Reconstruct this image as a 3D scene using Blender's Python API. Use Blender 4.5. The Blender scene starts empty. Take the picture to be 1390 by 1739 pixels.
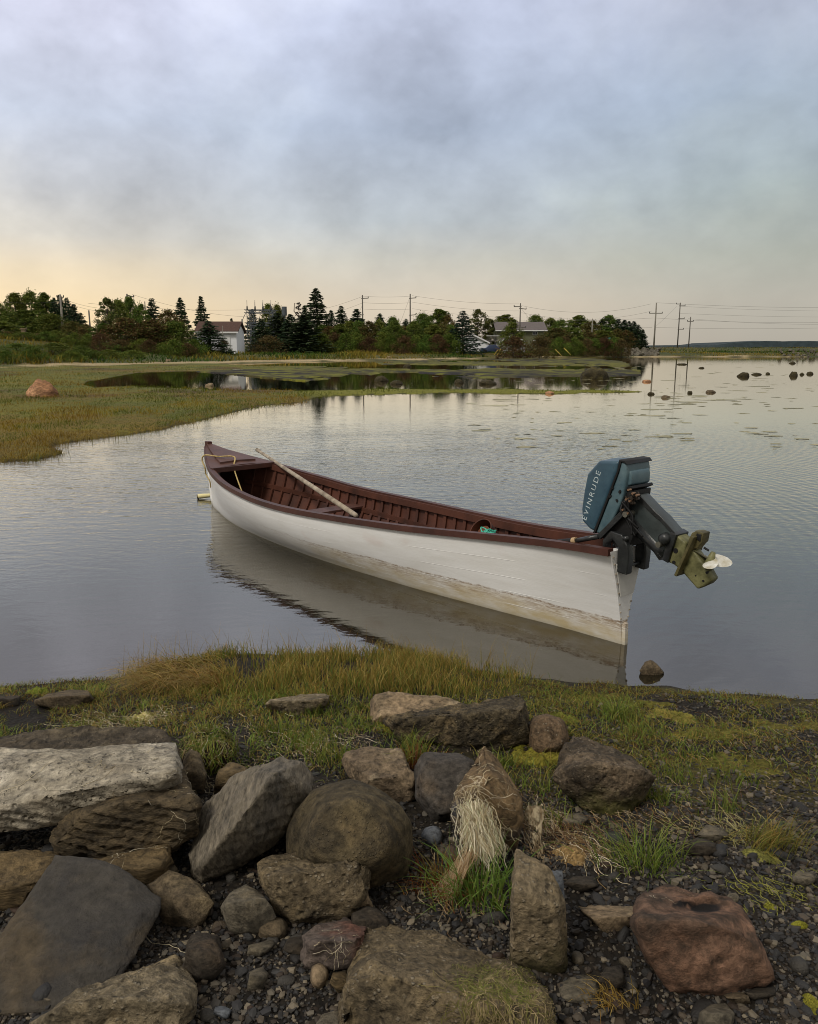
import bpy, bmesh, math, random
import numpy as np
from mathutils import Vector, Matrix
from mathutils.bvhtree import BVHTree
from mathutils.geometry import convex_hull_2d
random.seed(7)
RNG = np.random.default_rng(11)
R = math.radians
SC = bpy.context.scene
COL = SC.collection

# ------------------------------------------------------------------ camera
H, PITCH, F = 1.7, R(11.8), 1350.0
cam = bpy.data.objects.new('camera', bpy.data.cameras.new('camera'))
COL.objects.link(cam)
cam.location = (0, 0, H)
cam.rotation_euler = (R(90) - PITCH, 0, 0)
cam.data.sensor_fit = 'VERTICAL'
cam.data.sensor_height = 36
cam.data.lens = 36 * F / 1739
cam.data.clip_start = 0.05
cam.data.clip_end = 12000
SC.camera = cam
SC.view_settings.view_transform = 'Standard'
SC.view_settings.look = 'None'
SC.view_settings.exposure = 0.42
SC.view_settings.gamma = 1.0
SC.cycles.use_denoising = True
SC.cycles.denoiser = 'OPENIMAGEDENOISE'
SC.cycles.denoising_input_passes = 'RGB_ALBEDO_NORMAL'
SC.cycles.denoising_prefilter = 'ACCURATE'
SC.cycles.filter_width = 0.95
SC.cycles.max_bounces = 6
SC.cycles.caustics_reflective = False
SC.cycles.caustics_refractive = False
SC.cycles.blur_glossy = 1.0
SC.cycles.sample_clamp_indirect = 2.0
SC.cycles.use_adaptive_sampling = False
SC.cycles.transparent_max_bounces = 8


def lin(c):
    return tuple(((v / 255) / 12.92 if v / 255 <= 0.04045 else ((v / 255 + 0.055) / 1.055) ** 2.4) for v in c)


def s2(*c):
    return (*lin(c), 1.0)


# ------------------------------------------------------------------ node helper
class NT:
    def __init__(self, tree):
        self.t = tree; self.n = tree.nodes; self.l = tree.links

    def add(self, kind, props=None, **ins):
        nd = self.n.new(kind)
        for k, v in (props or {}).items():
            setattr(nd, k, v)
        for k, v in ins.items():
            key = k.replace('_', ' ')
            if k.startswith('i') and k[1:].isdigit():
                key = int(k[1:])
            self.put(nd, key, v)
        return nd

    def put(self, nd, key, v):
        if isinstance(v, bpy.types.NodeSocket):
            self.l.new(v, nd.inputs[key])
        else:
            nd.inputs[key].default_value = v

    def math(self, op, a, b=0.0, c=None, clamp=False):
        nd = self.n.new('ShaderNodeMath'); nd.operation = op; nd.use_clamp = clamp
        self.put(nd, 0, a); self.put(nd, 1, b)
        if c is not None: self.put(nd, 2, c)
        return nd.outputs[0]

    def ramp(self, fac, stops, interp='LINEAR'):
        nd = self.n.new('ShaderNodeValToRGB'); nd.color_ramp.interpolation = interp
        el = nd.color_ramp.elements
        while len(el) > len(stops): el.remove(el[-1])
        while len(el) < len(stops): el.new(0.5)
        for e, (p, c) in zip(el, stops):
            e.position = p
            e.color = c if isinstance(c, (tuple, list)) else (c, c, c, 1)
        self.l.new(fac, nd.inputs[0])
        return nd.outputs[0]

    def mix(self, fac, a, b, mode='MIX'):
        nd = self.n.new('ShaderNodeMix'); nd.data_type = 'RGBA'; nd.blend_type = mode
        self.put(nd, 0, fac); self.put(nd, 6, a); self.put(nd, 7, b)
        return nd.outputs[2]

    def noise(self, vec, scale, detail=4, rough=0.55, dist=0.0, dim='3D'):
        nd = self.n.new('ShaderNodeTexNoise'); nd.noise_dimensions = dim
        if vec is not None: self.l.new(vec, nd.inputs['Vector'])
        nd.inputs['Scale'].default_value = scale; nd.inputs['Detail'].default_value = detail
        nd.inputs['Roughness'].default_value = rough; nd.inputs['Distortion'].default_value = dist
        return nd.outputs[0]

    def mapping(self, vec, scale=(1, 1, 1), rot=(0, 0, 0), loc=(0, 0, 0)):
        nd = self.n.new('ShaderNodeMapping'); self.l.new(vec, nd.inputs[0])
        nd.inputs['Scale'].default_value = scale; nd.inputs['Rotation'].default_value = rot
        nd.inputs['Location'].default_value = loc
        return nd.outputs[0]


# ------------------------------------------------------------------ world: overcast sky, warm low in the west (left)
SUN_EL, SUN_AZ = R(50), R(-135)      # azimuth from +Y, negative = left
world = bpy.data.worlds.new('World'); SC.world = world; world.use_nodes = True
w = NT(world.node_tree); w.n.clear()
tc = w.add('ShaderNodeTexCoord').outputs['Generated']
sep = w.add('ShaderNodeSeparateXYZ', i0=tc)
dx, dy, dz = sep.outputs
# flatten clouds towards the horizon: divide by height
den = w.math('ADD', w.math('MULTIPLY', w.math('MAXIMUM', dz, 0.0), 0.5), 0.55)
cx = w.math('DIVIDE', dx, den); cy = w.math('DIVIDE', dy, den)
cv = w.add('ShaderNodeCombineXYZ', i0=cx, i1=cy, i2=w.math('MULTIPLY', dz, 2.6)).outputs[0]
n1 = w.noise(w.mapping(tc, (1.0, 1.0, 1.5), rot=(0.3, 0.2, 0.1), loc=(3.1, 1.7, 0.4)), 3.6, 5, 0.5, 0.15)
n2 = w.noise(w.mapping(tc, (1.0, 1.0, 1.25), rot=(0.5, -0.3, 0.8), loc=(7.3, 2.2, 1.0)), 9.0, 5, 0.5, 0.25)
left = w.ramp(dz, [(0.0, s2(226, 200, 160)), (0.03, s2(233, 206, 161)), (0.085, s2(220, 203, 174)), (0.12, s2(200, 195, 186)),
                   (0.17, s2(188, 189, 192)), (0.24, s2(190, 197, 212)), (0.36, s2(207, 208, 227)), (1.0, s2(205, 203, 200))])
midc = w.ramp(dz, [(0.0, s2(190, 176, 158)), (0.05, s2(198, 185, 166)), (0.10, s2(187, 184, 174)), (0.145, s2(174, 180, 184)),
                   (0.24, s2(168, 179, 197)), (0.36, s2(188, 195, 216)), (1.0, s2(200, 198, 196))])
right = w.ramp(dz, [(0.0, s2(160, 154, 143)), (0.05, s2(165, 160, 149)), (0.1, s2(160, 162, 152)), (0.17, s2(154, 164, 165)),
                    (0.26, s2(152, 165, 181)), (0.36, s2(160, 166, 185)), (1.0, s2(200, 198, 196))])
az = w.math('DIVIDE', dx, w.math('MAXIMUM', w.math('ABSOLUTE', dy), 0.15))
az = w.math('ADD', az, w.math('MULTIPLY', w.math('SUBTRACT', n1, 0.5), 0.35))
fl = w.ramp(w.math('MULTIPLY_ADD', az, 1.0, 0.5), [(0.0, 1.0), (0.5, 0.0)], 'EASE')
fr = w.ramp(w.math('MULTIPLY_ADD', az, 1.0, 0.5), [(0.5, 0.0), (0.95, 1.0)], 'EASE')
skyc = w.mix(fr, w.mix(fl, midc, left), right)
cloud = w.math('ADD', w.math('MULTIPLY', w.math('SUBTRACT', n1, 0.5), 1.5), w.math('ADD', w.math('MULTIPLY', w.math('SUBTRACT', n2, 0.5), 0.9), w.math('MULTIPLY', w.math('SUBTRACT', w.noise(w.mapping(tc, (1, 1, 1.6), rot=(.2, .9, .4)), 26.0, 4, .55, .2), 0.5), 0.32)))
cl_amt = w.ramp(dz, [(0.02, 0.15), (0.16, 1.0)])
gain = w.math('MULTIPLY_ADD', w.math('MULTIPLY', cloud, cl_amt), 0.66, 0.97)
# broad brightening of the overcast behind the camera
back = w.ramp(w.math('MULTIPLY_ADD', dy, -0.5, 0.5), [(0.45, 1.0), (0.9, 1.3)])
zen = w.ramp(dz, [(0.35, 1.0), (0.9, 1.1)])
gain = w.math('MULTIPLY', w.math('MULTIPLY', gain, back), zen)
skyf = w.mix(1.0, skyc, w.add('ShaderNodeCombineXYZ', i0=gain, i1=gain, i2=gain).outputs[0], 'MULTIPLY')
neu = w.math('MAXIMUM', w.ramp(w.math('MULTIPLY_ADD', dy, -0.5, 0.5), [(0.42, 0.0), (0.7, 1.0)]), w.ramp(dz, [(0.42, 0.0), (0.8, 1.0)]))
skyf = w.mix(neu, skyf, (0.47, 0.445, 0.40, 1))
skyf = w.mix(w.math('MULTIPLY', w.ramp(n1, [(0.48, 0.0), (0.68, 0.5)]), cl_amt), skyf, w.mix(1.0, skyf, (1.09, 1.03, 0.90, 1), 'MULTIPLY'))
bgc = w.add('ShaderNodeBackground', Color=skyf, Strength=1.0)
nish = w.add('ShaderNodeTexSky', {'sky_type': 'NISHITA', 'sun_disc': False, 'sun_elevation': SUN_EL, 'sun_rotation': SUN_AZ})
bgn = w.add('ShaderNodeBackground', Color=nish.outputs[0], Strength=0.06)
mx = w.add('ShaderNodeMixShader', i0=0.93, i1=bgn.outputs[0], i2=bgc.outputs[0])
wo = w.add('ShaderNodeOutputWorld', Surface=mx.outputs[0])

sun = bpy.data.objects.new('sun', bpy.data.lights.new('sun', 'SUN')); COL.objects.link(sun)
sun.data.energy = 1.5; sun.data.angle = R(12); sun.data.color = (1.0, 0.94, 0.84)
sdir = Vector((math.sin(SUN_AZ) * math.cos(SUN_EL), math.cos(SUN_AZ) * math.cos(SUN_EL), math.sin(SUN_EL)))
sun.rotation_euler = sdir.to_track_quat('Z', 'Y').to_euler()
sun.location = sdir * 50

# ------------------------------------------------------------------ photo geometry helpers (used to work out real positions)
CP, SP = math.cos(PITCH), math.sin(PITCH)


def ray(px, py):
    x = (px - 695) / F; u = (869.5 - py) / F
    return np.array([x, CP + u * SP, -SP + u * CP])


def proj(X, Y, Z):
    z = Z - H
    d = Y * CP - z * SP; up = Y * SP + z * CP
    return 695 + F * X / d, 869.5 - F * up / d


def on_z(px, py, z=0.0):
    r = ray(px, py); t = (z - H) / r[2]
    return np.array([0, 0, H]) + t * r


def at_Y(px, py, Y):
    r = ray(px, py); t = Y / r[1]
    return np.array([0, 0, H]) + t * r


# ------------------------------------------------------------------ numpy noise
def _h(ix, iy, iz, seed):
    n = (ix * 374761393 + iy * 668265263 + iz * 2147483647 + seed * 1274126177) & 0xFFFFFFFF
    n = ((n ^ (n >> 13)) * 1274126177) & 0xFFFFFFFF
    n = (n ^ (n >> 16)) & 0xFFFFFFFF
    return n.astype(np.float64) / 4294967295.0 * 2 - 1


def vn(p, seed=0):
    p = np.asarray(p, float)
    if p.shape[-1] == 2: p = np.concatenate([p, np.zeros(p.shape[:-1] + (1,))], -1)
    i = np.floor(p).astype(np.int64); f = p - i; f = f * f * f * (f * (f * 6 - 15) + 10)
    x, y, z = i[..., 0], i[..., 1], i[..., 2]; fx, fy, fz = f[..., 0], f[..., 1], f[..., 2]
    def L(a, b, t): return a + (b - a) * t
    r = L(L(L(_h(x, y, z, seed), _h(x + 1, y, z, seed), fx), L(_h(x, y + 1, z, seed), _h(x + 1, y + 1, z, seed), fx), fy),
          L(L(_h(x, y, z + 1, seed), _h(x + 1, y, z + 1, seed), fx), L(_h(x, y + 1, z + 1, seed), _h(x + 1, y + 1, z + 1, seed), fx), fy), fz)
    return r


def fbm(p, o=4, seed=0, g=0.5):
    a, s, t = 1.0, 0.0, 0.0; p = np.asarray(p, float)
    for k in range(o):
        s = s + a * vn(p, seed + k * 17); t += a; a *= g; p = p * 2.03 + 11.3
    return s / t


def sst(x, a, b):
    t = np.clip((x - a) / (b - a), 0, 1); return t * t * (3 - 2 * t)


def sd_poly(px, py, poly):
    """signed distance, positive inside"""
    poly = np.asarray(poly, float); n = len(poly)
    d = np.full(px.shape, 1e18); ins = np.zeros(px.shape, bool)
    for i in range(n):
        a = poly[i]; b = poly[(i + 1) % n]; e = b - a
        wx, wy = px - a[0], py - a[1]
        t = np.clip((wx * e[0] + wy * e[1]) / (e @ e), 0, 1)
        d = np.minimum(d, (wx - e[0] * t) ** 2 + (wy - e[1] * t) ** 2)
        c = ((a[1] > py) != (b[1] > py))
        with np.errstate(divide='ignore', invalid='ignore'):
            xi = (b[0] - a[0]) * (py - a[1]) / (b[1] - a[1] if b[1] != a[1] else 1e-9) + a[0]
        ins ^= c & (px < xi)
    return np.where(ins, 1, -1) * np.sqrt(d)


# ------------------------------------------------------------------ mesh / object helpers
def mesh_arr(name, V, Fc, smooth=True, colors=None, uvs=None):
    """V (n,3), Fc (m,k) homogeneous faces"""
    V = np.asarray(V, np.float32); Fc = np.asarray(Fc, np.int32)
    me = bpy.data.meshes.new(name); m, k = Fc.shape
    me.vertices.add(len(V)); me.vertices.foreach_set('co', V.ravel())
    me.loops.add(m * k); me.loops.foreach_set('vertex_index', Fc.ravel())
    me.polygons.add(m); me.polygons.foreach_set('loop_start', np.arange(0, m * k, k, dtype=np.int32))
    me.polygons.foreach_set('loop_total', np.full(m, k, np.int32))
    me.polygons.foreach_set('use_smooth', np.full(m, smooth))
    me.update(calc_edges=True); me.validate()
    if colors is not None:
        a = me.color_attributes.new('col', 'FLOAT_COLOR', 'POINT')
        c = np.ones((len(V), 4), np.float32); c[:, :3] = colors
        a.data.foreach_set('color', c.ravel())
    if uvs is not None:
        u = me.uv_layers.new(name='uv')
        u.data.foreach_set('uv', np.asarray(uvs, np.float32)[Fc.ravel()].ravel())
    return me


def tag(o, label=None, cat=None, group=None, kind=None):
    if label: o['label'] = label
    if cat: o['category'] = cat
    if group: o['group'] = group
    if kind: o['kind'] = kind
    return o


def obj(name, me, mat=None, parent=None, loc=None):
    o = bpy.data.objects.new(name, me); COL.objects.link(o)
    if mat is not None and not me.materials: me.materials.append(mat)
    if parent is not None: o.parent = parent
    if loc is not None: o.location = loc
    return o


def thing(name, label, cat, loc=(0, 0, 0), rz=0, group=None):
    o = bpy.data.objects.new(name, None); COL.objects.link(o)
    o.location = loc; o.rotation_euler = (0, 0, rz); o.empty_display_size = 0.1
    return tag(o, label, cat, group)


def copy_tree(o, parent=None):
    c = o.copy(); COL.objects.link(c); c.parent = parent
    for ch in list(o.children): copy_tree(ch, c)
    return c


class MB:
    """collects simple solids into one mesh"""
    def __init__(self): self.v = []; self.f = []

    def raw(self, V, Fs):
        b = len(self.v); self.v += [tuple(map(float, p)) for p in V]; self.f += [tuple(i + b for i in q) for q in Fs]; return self

    def box(self, c, s, rot=None):
        P = [Vector((x * s[0] / 2, y * s[1] / 2, z * s[2] / 2)) for x in (-1, 1) for y in (-1, 1) for z in (-1, 1)]
        if rot is not None: P = [rot @ p for p in P]
        P = [p + Vector(c) for p in P]
        return self.raw(P, [(0, 1, 3, 2), (4, 6, 7, 5), (0, 4, 5, 1), (2, 3, 7, 6), (0, 2, 6, 4), (1, 5, 7, 3)])

    def bar(self, a, b, wx, wz=None, up=(0, 0, 1)):
        """rectangular bar from a to b"""
        a, b = Vector(a), Vector(b); d = (b - a); L = d.length; d.normalize()
        s = d.cross(Vector(up))
        if s.length < 1e-4: s = d.cross(Vector((0, 1, 0)))
        s.normalize(); t = s.cross(d)
        rot = Matrix((s, d, t)).transposed()
        return self.box((a + b) / 2, (wx, L, wz or wx), rot)

    def tube(self, pts, rad, n=8, caps=True):
        pts = [Vector(p) for p in pts]; m = len(pts)
        if not hasattr(rad, '__len__'): rad = [rad] * m
        V = []; up = None
        for i, p in enumerate(pts):
            d = (pts[min(i + 1, m - 1)] - pts[max(i - 1, 0)]).normalized()
            if up is None: up = d.orthogonal().normalized()
            s = (up - d * up.dot(d)); s = s.normalized() if s.length > 1e-6 else d.orthogonal().normalized(); up = s
            t = d.cross(s)
            for k in range(n):
                a = 2 * math.pi * k / n; V.append(p + (s * math.cos(a) + t * math.sin(a)) * rad[i])
        Fs = [(i * n + k, i * n + (k + 1) % n, (i + 1) * n + (k + 1) % n, (i + 1) * n + k) for i in range(m - 1) for k in range(n)]
        if caps: Fs += [tuple(range(n))[::-1], tuple((m - 1) * n + k for k in range(n))]
        return self.raw(V, Fs)

    def build(self, name, mat, parent=None, smooth=False, bevel=0, seg=2, loc=None, auto=None):
        me = bpy.data.meshes.new(name); me.from_pydata(self.v, [], self.f); me.update()
        bm = bmesh.new(); bm.from_mesh(me); bmesh.ops.recalc_face_normals(bm, faces=bm.faces)
        if bevel:
            es = [e for e in bm.edges if len(e.link_faces) == 2 and e.calc_face_angle(0) > 0.5]
            bmesh.ops.bevel(bm, geom=es, offset=bevel, segments=seg, affect='EDGES', profile=0.7, clamp_overlap=True)
        for f in bm.faces: f.smooth = bool(smooth)
        if auto:
            for f in bm.faces: f.smooth = True
            for e in bm.edges:
                e.smooth = not (len(e.link_faces) == 2 and e.calc_face_angle(0) > R(auto))
        bm.to_mesh(me); bm.free()
        return obj(name, me, mat, parent, loc)


def extrude_profile(pts, y0, y1, name, mat, parent, bevel=0.01, seg=3, taper=0.0):
    """pts list of (x,z) outline in local space, extruded from y0 to y1"""
    bm = bmesh.new(); c = np.mean(pts, 0)
    def ring(y, k): return [bm.verts.new((c[0] + (x - c[0]) * k, y, c[1] + (z - c[1]) * k)) for x, z in pts]
    a = ring(y0, 1 - taper); b = ring((y0 + y1) / 2, 1.0) if taper else None; d = ring(y1, 1 - taper)
    seq = [a, b, d] if b else [a, d]; n = len(pts)
    bm.faces.new(a); bm.faces.new(d[::-1])
    for p, q in zip(seq, seq[1:]):
        for i in range(n): bm.faces.new((p[i], q[i], q[(i + 1) % n], p[(i + 1) % n]))
    bmesh.ops.recalc_face_normals(bm, faces=bm.faces)
    if bevel:
        es = [e for e in bm.edges if len(e.link_faces) == 2 and e.calc_face_angle(0) > 0.35]
        bmesh.ops.bevel(bm, geom=es, offset=bevel, segments=seg, affect='EDGES', profile=0.6, clamp_overlap=True)
    for f in bm.faces: f.smooth = True
    for e in bm.edges: e.smooth = not (len(e.link_faces) == 2 and e.calc_face_angle(0) > R(38))
    me = bpy.data.meshes.new(name); bm.to_mesh(me); bm.free()
    return obj(name, me, mat, parent)


# ------------------------------------------------------------------ materials
def new_mat(name):
    m = bpy.data.materials.new(name); m.use_nodes = True; t = NT(m.node_tree); t.n.clear()
    return m, t


def finish(t, color, rough=0.8, bump=None, bstr=0.3, bdist=0.01, spec=0.3, metal=0.0):
    p = t.add('ShaderNodeBsdfPrincipled')
    t.put(p, 'Base Color', color); t.put(p, 'Roughness', rough); t.put(p, 'Specular IOR Level', spec); t.put(p, 'Metallic', metal)
    if bump is not None:
        b = t.add('ShaderNodeBump', Strength=bstr, Distance=bdist, Height=bump); t.l.new(b.outputs[0], p.inputs['Normal'])
    t.add('ShaderNodeOutputMaterial', Surface=p.outputs[0]); return p


def simple_mat(name, c, rough=0.7, var=0.25, scale=8.0, bstr=0.2, metal=0.0, spec=0.3, c2=None, bdist=0.004, det=5):
    m, t = new_mat(name); tcx = t.add('ShaderNodeTexCoord').outputs['Object']
    n = t.noise(tcx, scale, det, 0.6)
    b = c2 if c2 else tuple(v * (1 - var) for v in c[:3]) + (1,)
    col = t.mix(t.ramp(n, [(0.35, 0.0), (0.68, 1.0)]), c, b)
    n2_ = t.noise(tcx, scale * 5, 3, 0.6)
    finish(t, col, rough, n2_, bstr, bdist, spec, metal)
    return m


def vcol_mat(name, rough=0.75, jitter=0.35, spec=0.15, transl=0.0, objrand=True, hue=None):
    """leaf/blade material driven by the mesh's own colour variation"""
    m, t = new_mat(name)
    a = t.add('ShaderNodeVertexColor', {'layer_name': 'col'}).outputs[0]
    col = a
    if objrand:
        oi = t.add('ShaderNodeObjectInfo').outputs['Random']
        hs = t.add('ShaderNodeHueSaturation', Color=a)
        t.put(hs, 'Value', t.math('MULTIPLY_ADD', oi, jitter, 1 - jitter / 2))
        t.put(hs, 'Hue', t.math('MULTIPLY_ADD', t.math('FRACT', t.math('MULTIPLY', oi, 7.3)), 0.05, 0.475))
        col = hs.outputs[0]
    p = t.add('ShaderNodeBsdfPrincipled'); t.put(p, 'Base Color', col); t.put(p, 'Roughness', rough); t.put(p, 'Specular IOR Level', spec)
    out = p.outputs[0]
    if transl:
        tr = t.add('ShaderNodeBsdfTranslucent', Color=col)
        out = t.add('ShaderNodeMixShader', i0=transl, i1=out, i2=tr.outputs[0]).outputs[0]
    t.add('ShaderNodeOutputMaterial', Surface=out)
    return m

# ================================================================== TERRAIN
_near = np.array([on_z(x, y)[:2] for x, y in [(-900, 1175), (-300, 1166), (0, 1163), (90, 1163), (150, 1160), (200, 1152), (235, 1140), (300, 1126), (400, 1116),
                  (560, 1112), (640, 1118), (700, 1128), (800, 1142), (880, 1152), (950, 1160), (1080, 1164), (1160, 1169), (1250, 1179), (1390, 1192), (1700, 1225), (2300, 1300)]])
_far_px = [-900, -300, 0, 170, 300, 560, 700, 860, 1060, 1390, 2000, 4000]
_far_D = [55, 58, 62, 68, 76, 90, 97, 112, 122, 128, 135, 140]
MARSH = [(-1500, 860), (-500, 800), (0, 784), (60, 780), (108, 769), (84, 762), (95, 754), (215, 738), (330, 716), (420, 693), (499, 685), (531, 675.5),
         (600, 671), (672, 668.5), (920, 667.5), (1090, 667), (1098, 664), (900, 661.5), (672, 660.5), (546, 663), (500, 664), (381, 662.5), (320, 659),
         (230, 657), (162, 660), (138, 652), (165, 645), (232, 634), (330, 630), (420, 627.5), (500, 626), (555, 623.5), (560, 620.8), (420, 621), (200, 600), (-1500, 600)]
FLATS = [(330, 631), (420, 628), (560, 624), (640, 614.5), (860, 609), (1010, 609), (1060, 614), (1085, 625), (1098, 645), (1060, 659), (900, 659), (600, 655), (480, 645)]


def px_of(X, Y):
    return 695 + F * X / (np.maximum(Y, 0.5) * CP + H * SP), None


def z_near(X, Y):
    d = np.interp(X, _near[:, 0], _near[:, 1]) - Y
    d = d + 0.10 * fbm(np.stack([X * 1.3, Y * 1.3], -1), 3, 3) + 0.03 * fbm(np.stack([X * 7, Y * 7], -1), 2, 5)
    z = np.interp(d, [-30, -4, -1.5, -0.5, -0.12, 0, 0.25, 0.8, 1.4, 2.0, 3.0, 8], [-0.8, -0.5, -0.26, -0.12, -0.035, 0, 0.05, 0.12, 0.2, 0.28, 0.36, 0.5])
    return z + np.where(d > 0.1, 0.018 * fbm(np.stack([X * 4, Y * 4], -1), 4, 9), 0.0)


def marsh_z(X, Y):
    Yc = np.clip(Y, 6, 400)
    px, py = proj(X, Yc, 0.0)
    pxc = np.clip(px, -1500, 2600)
    wob = 3.2 * fbm(np.stack([X * 0.55, Y * 0.55], -1), 4, 21) * np.clip(30 / Yc, 0.25, 1.2)
    sd = sd_poly(pxc, py, MARSH) + wob
    zm = np.interp(sd, [-60, -8, -1.0, 1.0, 5, 40, 200], [-0.45, -0.25, -0.05, 0.03, 0.07, 0.12, 0.2])
    sf = sd_poly(pxc, py, FLATS)
    nn = fbm(np.stack([X * 0.11, Y * 0.075], -1), 5, 33, 0.62)
    nn = nn - 0.05 + 0.10 * sst(py, 630, 614) + 0.10 * sst(pxc, 800, 900) * sst(py, 652, 640) + 0.25 * fbm(np.stack([X * .9, Y * .35], -1), 3, 35) + np.where(py > 640, -0.02, 0)
    zf = np.where(sf > 0, np.clip((nn - 0.03) * 1.0, -0.3, 0.05), -0.5)
    ok = (Y > 7) & (Y < 150)
    return np.where(ok, zm, -0.5), np.where(ok, zf, -0.5), sd


def z_far(X, Y):
    px, _ = px_of(X, Y)
    px = np.clip(px, -900, 4000)
    D = np.interp(px, _far_px, _far_D) + 3.5 * fbm(np.stack([X * 0.06, Y * 0.06], -1), 3, 41)
    t = Y - D
    h1 = np.interp(px, [-900, -300, 0, 60, 130, 200, 300, 500, 1100, 1390], [3.2, 2.9, 2.5, 2.3, 1.9, 1.2, 0.7, 0.6, 0.55, 0.6])
    h2 = np.interp(px, [-900, 0, 200, 300, 500, 1100, 1390, 2500], [3.6, 3.0, 2.0, 1.5, 1.3, 1.3, 1.35, 1.35])
    z = np.where(t < 0, np.clip(t * 0.03, -0.6, 0), 0)
    z = z + 0.14 * sst(t, 0, 2.5) + (h1 - 0.14) * sst(t, 2, np.where(px < 250, 26, 18)) + (h2 - h1) * sst(Y, 150, 172)
    z = z + np.where(t > 1, 0.12 * fbm(np.stack([X * 0.25, Y * 0.25], -1), 3, 47), 0)
    # open bay to the right beyond the causeway
    sea = sst(px, 1085, 1100) * sst(Y, 196, 212)
    z = z * (1 - sea) - 2.0 * sea
    return np.where(Y > 30, z, -0.6), t, D


def ground_z(X, Y, full=False):
    X = np.asarray(X, float); Y = np.asarray(Y, float)
    zn = z_near(X, Y); zm, zfl, sd = marsh_z(X, Y); zf, t, D = z_far(X, Y)
    z = np.where(Y < 6.5, zn, np.maximum(np.maximum(zm, zfl), np.maximum(zf, np.where(Y < 9, zn, -0.6))))
    if full: return z, zn, zm, zfl, zf, t, sd
    return z


def gz(x, y): return float(ground_z(np.array([x]), np.array([y]))[0])


def on_ground(px, py):
    r = ray(px, py); t = 1.0; prev = None
    o = np.array([0, 0, H])
    ts = np.linspace(1.0, 8.0, 700); P = o + ts[:, None] * r
    g = ground_z(P[:, 0], P[:, 1]); k = np.argmax(P[:, 2] < g)
    if P[k, 2] >= g[k]: return on_z(px, py)
    return P[k]


_ang = np.concatenate([np.arange(-180, -72, 6.0), np.arange(-72, -34, 0.9), np.arange(-34, 34, 0.22), np.arange(34, 72, 0.9), np.arange(72, 180, 6.0)])
_rad = np.exp(np.arange(math.log(0.5), math.log(3400), 0.0115))
_A, _Rr = np.meshgrid(np.radians(_ang), _rad)
GX = _Rr * np.sin(_A); GY = _Rr * np.cos(_A) - 1.0
gzv, zn, zm, zfl, zf, tt, sdm = ground_z(GX, GY, True)
nr, na = GX.shape
idx = np.arange(nr * na).reshape(nr, na)
q = np.stack([idx[:-1, :], np.roll(idx, -1, 1)[:-1, :], np.roll(idx, -1, 1)[1:, :], idx[1:, :]], -1).reshape(-1, 4)
# albedo zones (mud, marsh turf, algae mats, sand line, bank turf)
P2 = np.stack([GX, GY], -1)
def A(*c): return np.array(lin(c))
nA = fbm(P2 * 0.5, 4, 51)[..., None]; nB = fbm(P2 * 2.3, 4, 52)[..., None]; nC = fbm(P2 * 0.09, 4, 53)[..., None]
mudn = A(44, 38, 30); mud2 = A(34, 30, 25); alg = A(92, 86, 36)
c = mudn + (mud2 - mudn) * sst(nB, -0.3, 0.3)
dsh = (np.interp(GX, _near[:, 0], _near[:, 1]) - GY)[..., None]
algm = sst(nB + 0.55 * nA, -0.12, 0.15) * sst(dsh, 0.0, 0.06) * (1 - sst(dsh, 1.2, 1.9)) * sst(GX, 0.0, 0.6)[..., None]
c = c + (alg - c) * 0.75 * algm
wetb = A(50, 45, 32); c = np.where(gzv[..., None] < -0.004, wetb + 0.0 * c, c)
turf = A(118, 116, 30) + (A(98, 104, 30) - A(118, 116, 30)) * sst(nA, -0.25, 0.25)
turf = turf + (A(124, 102, 34) - turf) * sst(nC + 0.4 * nB, 0.1, 0.4) * 0.8
turf = turf + (A(84, 50, 24) - turf) * sst(fbm(P2 * 0.35, 3, 58)[..., None], 0.2, 0.45) * 0.6
mats = A(78, 74, 28) + (A(122, 124, 30) - A(78, 74, 28)) * sst(nA + nB * .6, -0.05, 0.3)
mats = mats + (A(34, 30, 24) - mats) * sst(fbm(P2 * np.array([1.1, .45]), 4, 57)[..., None], -0.02, 0.18)
bank = A(96, 92, 38) + (A(70, 80, 32) - A(96, 92, 38)) * sst(nC, -0.15, 0.2)
sand = A(196, 178, 140)
sandm = (sst(tt, 0.3, 1.2) * (1 - sst(tt, 3.5, 6)))[..., None] * sst(fbm(P2 * np.array([0.25, 0.5]), 3, 61)[..., None], -0.25, 0.1)
pxg, pyg = proj(GX, np.clip(GY, 6, 1e5), 0.0)
strip = (sst(pyg, 676, 670) * sst(pyg, 652, 658) * sst(pxg, 440, 560))[..., None]; turf = turf + (A(128, 130, 34) - turf) * strip
strip2 = (sst(pyg, 634, 628) * sst(pyg, 612, 618) * sst(pxg, 380, 520) * sst(nB[..., 0], -.3, .1))[..., None]; mats = mats + (A(118, 118, 34) - mats) * strip2
far_on = (zf >= np.maximum(zm, zfl)) & (GY > 30) & (zf > 0)
m_on = (zm > zfl) & (zm > 0) & (GY > 7)
f_on = (zfl >= zm) & (zfl > -0.02) & (GY > 7)
fc = bank + (sand - bank) * np.clip(sandm, 0, 1)
c = np.where(m_on[..., None], turf, c); c = np.where(f_on[..., None], mats, c)
sandish = ((tt > -1.5) & (tt < 5) & (GY > 30))[..., None] * sst(fbm(P2 * np.array([0.3, 0.6]), 3, 62)[..., None], -0.15, 0.2)
c = np.where(far_on[..., None], fc, c)
m_ = (m_on[..., None]) * sandish * 0.8
c = c + (sand - c) * m_
gme = mesh_arr('ground', np.stack([GX, GY, gzv], -1).reshape(-1, 3), q, True, c.reshape(-1, 3))
gm, t = new_mat('ground')
vc = t.add('ShaderNodeVertexColor', {'layer_name': 'col'}).outputs[0]
ob = t.add('ShaderNodeTexCoord').outputs['Object']
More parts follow.
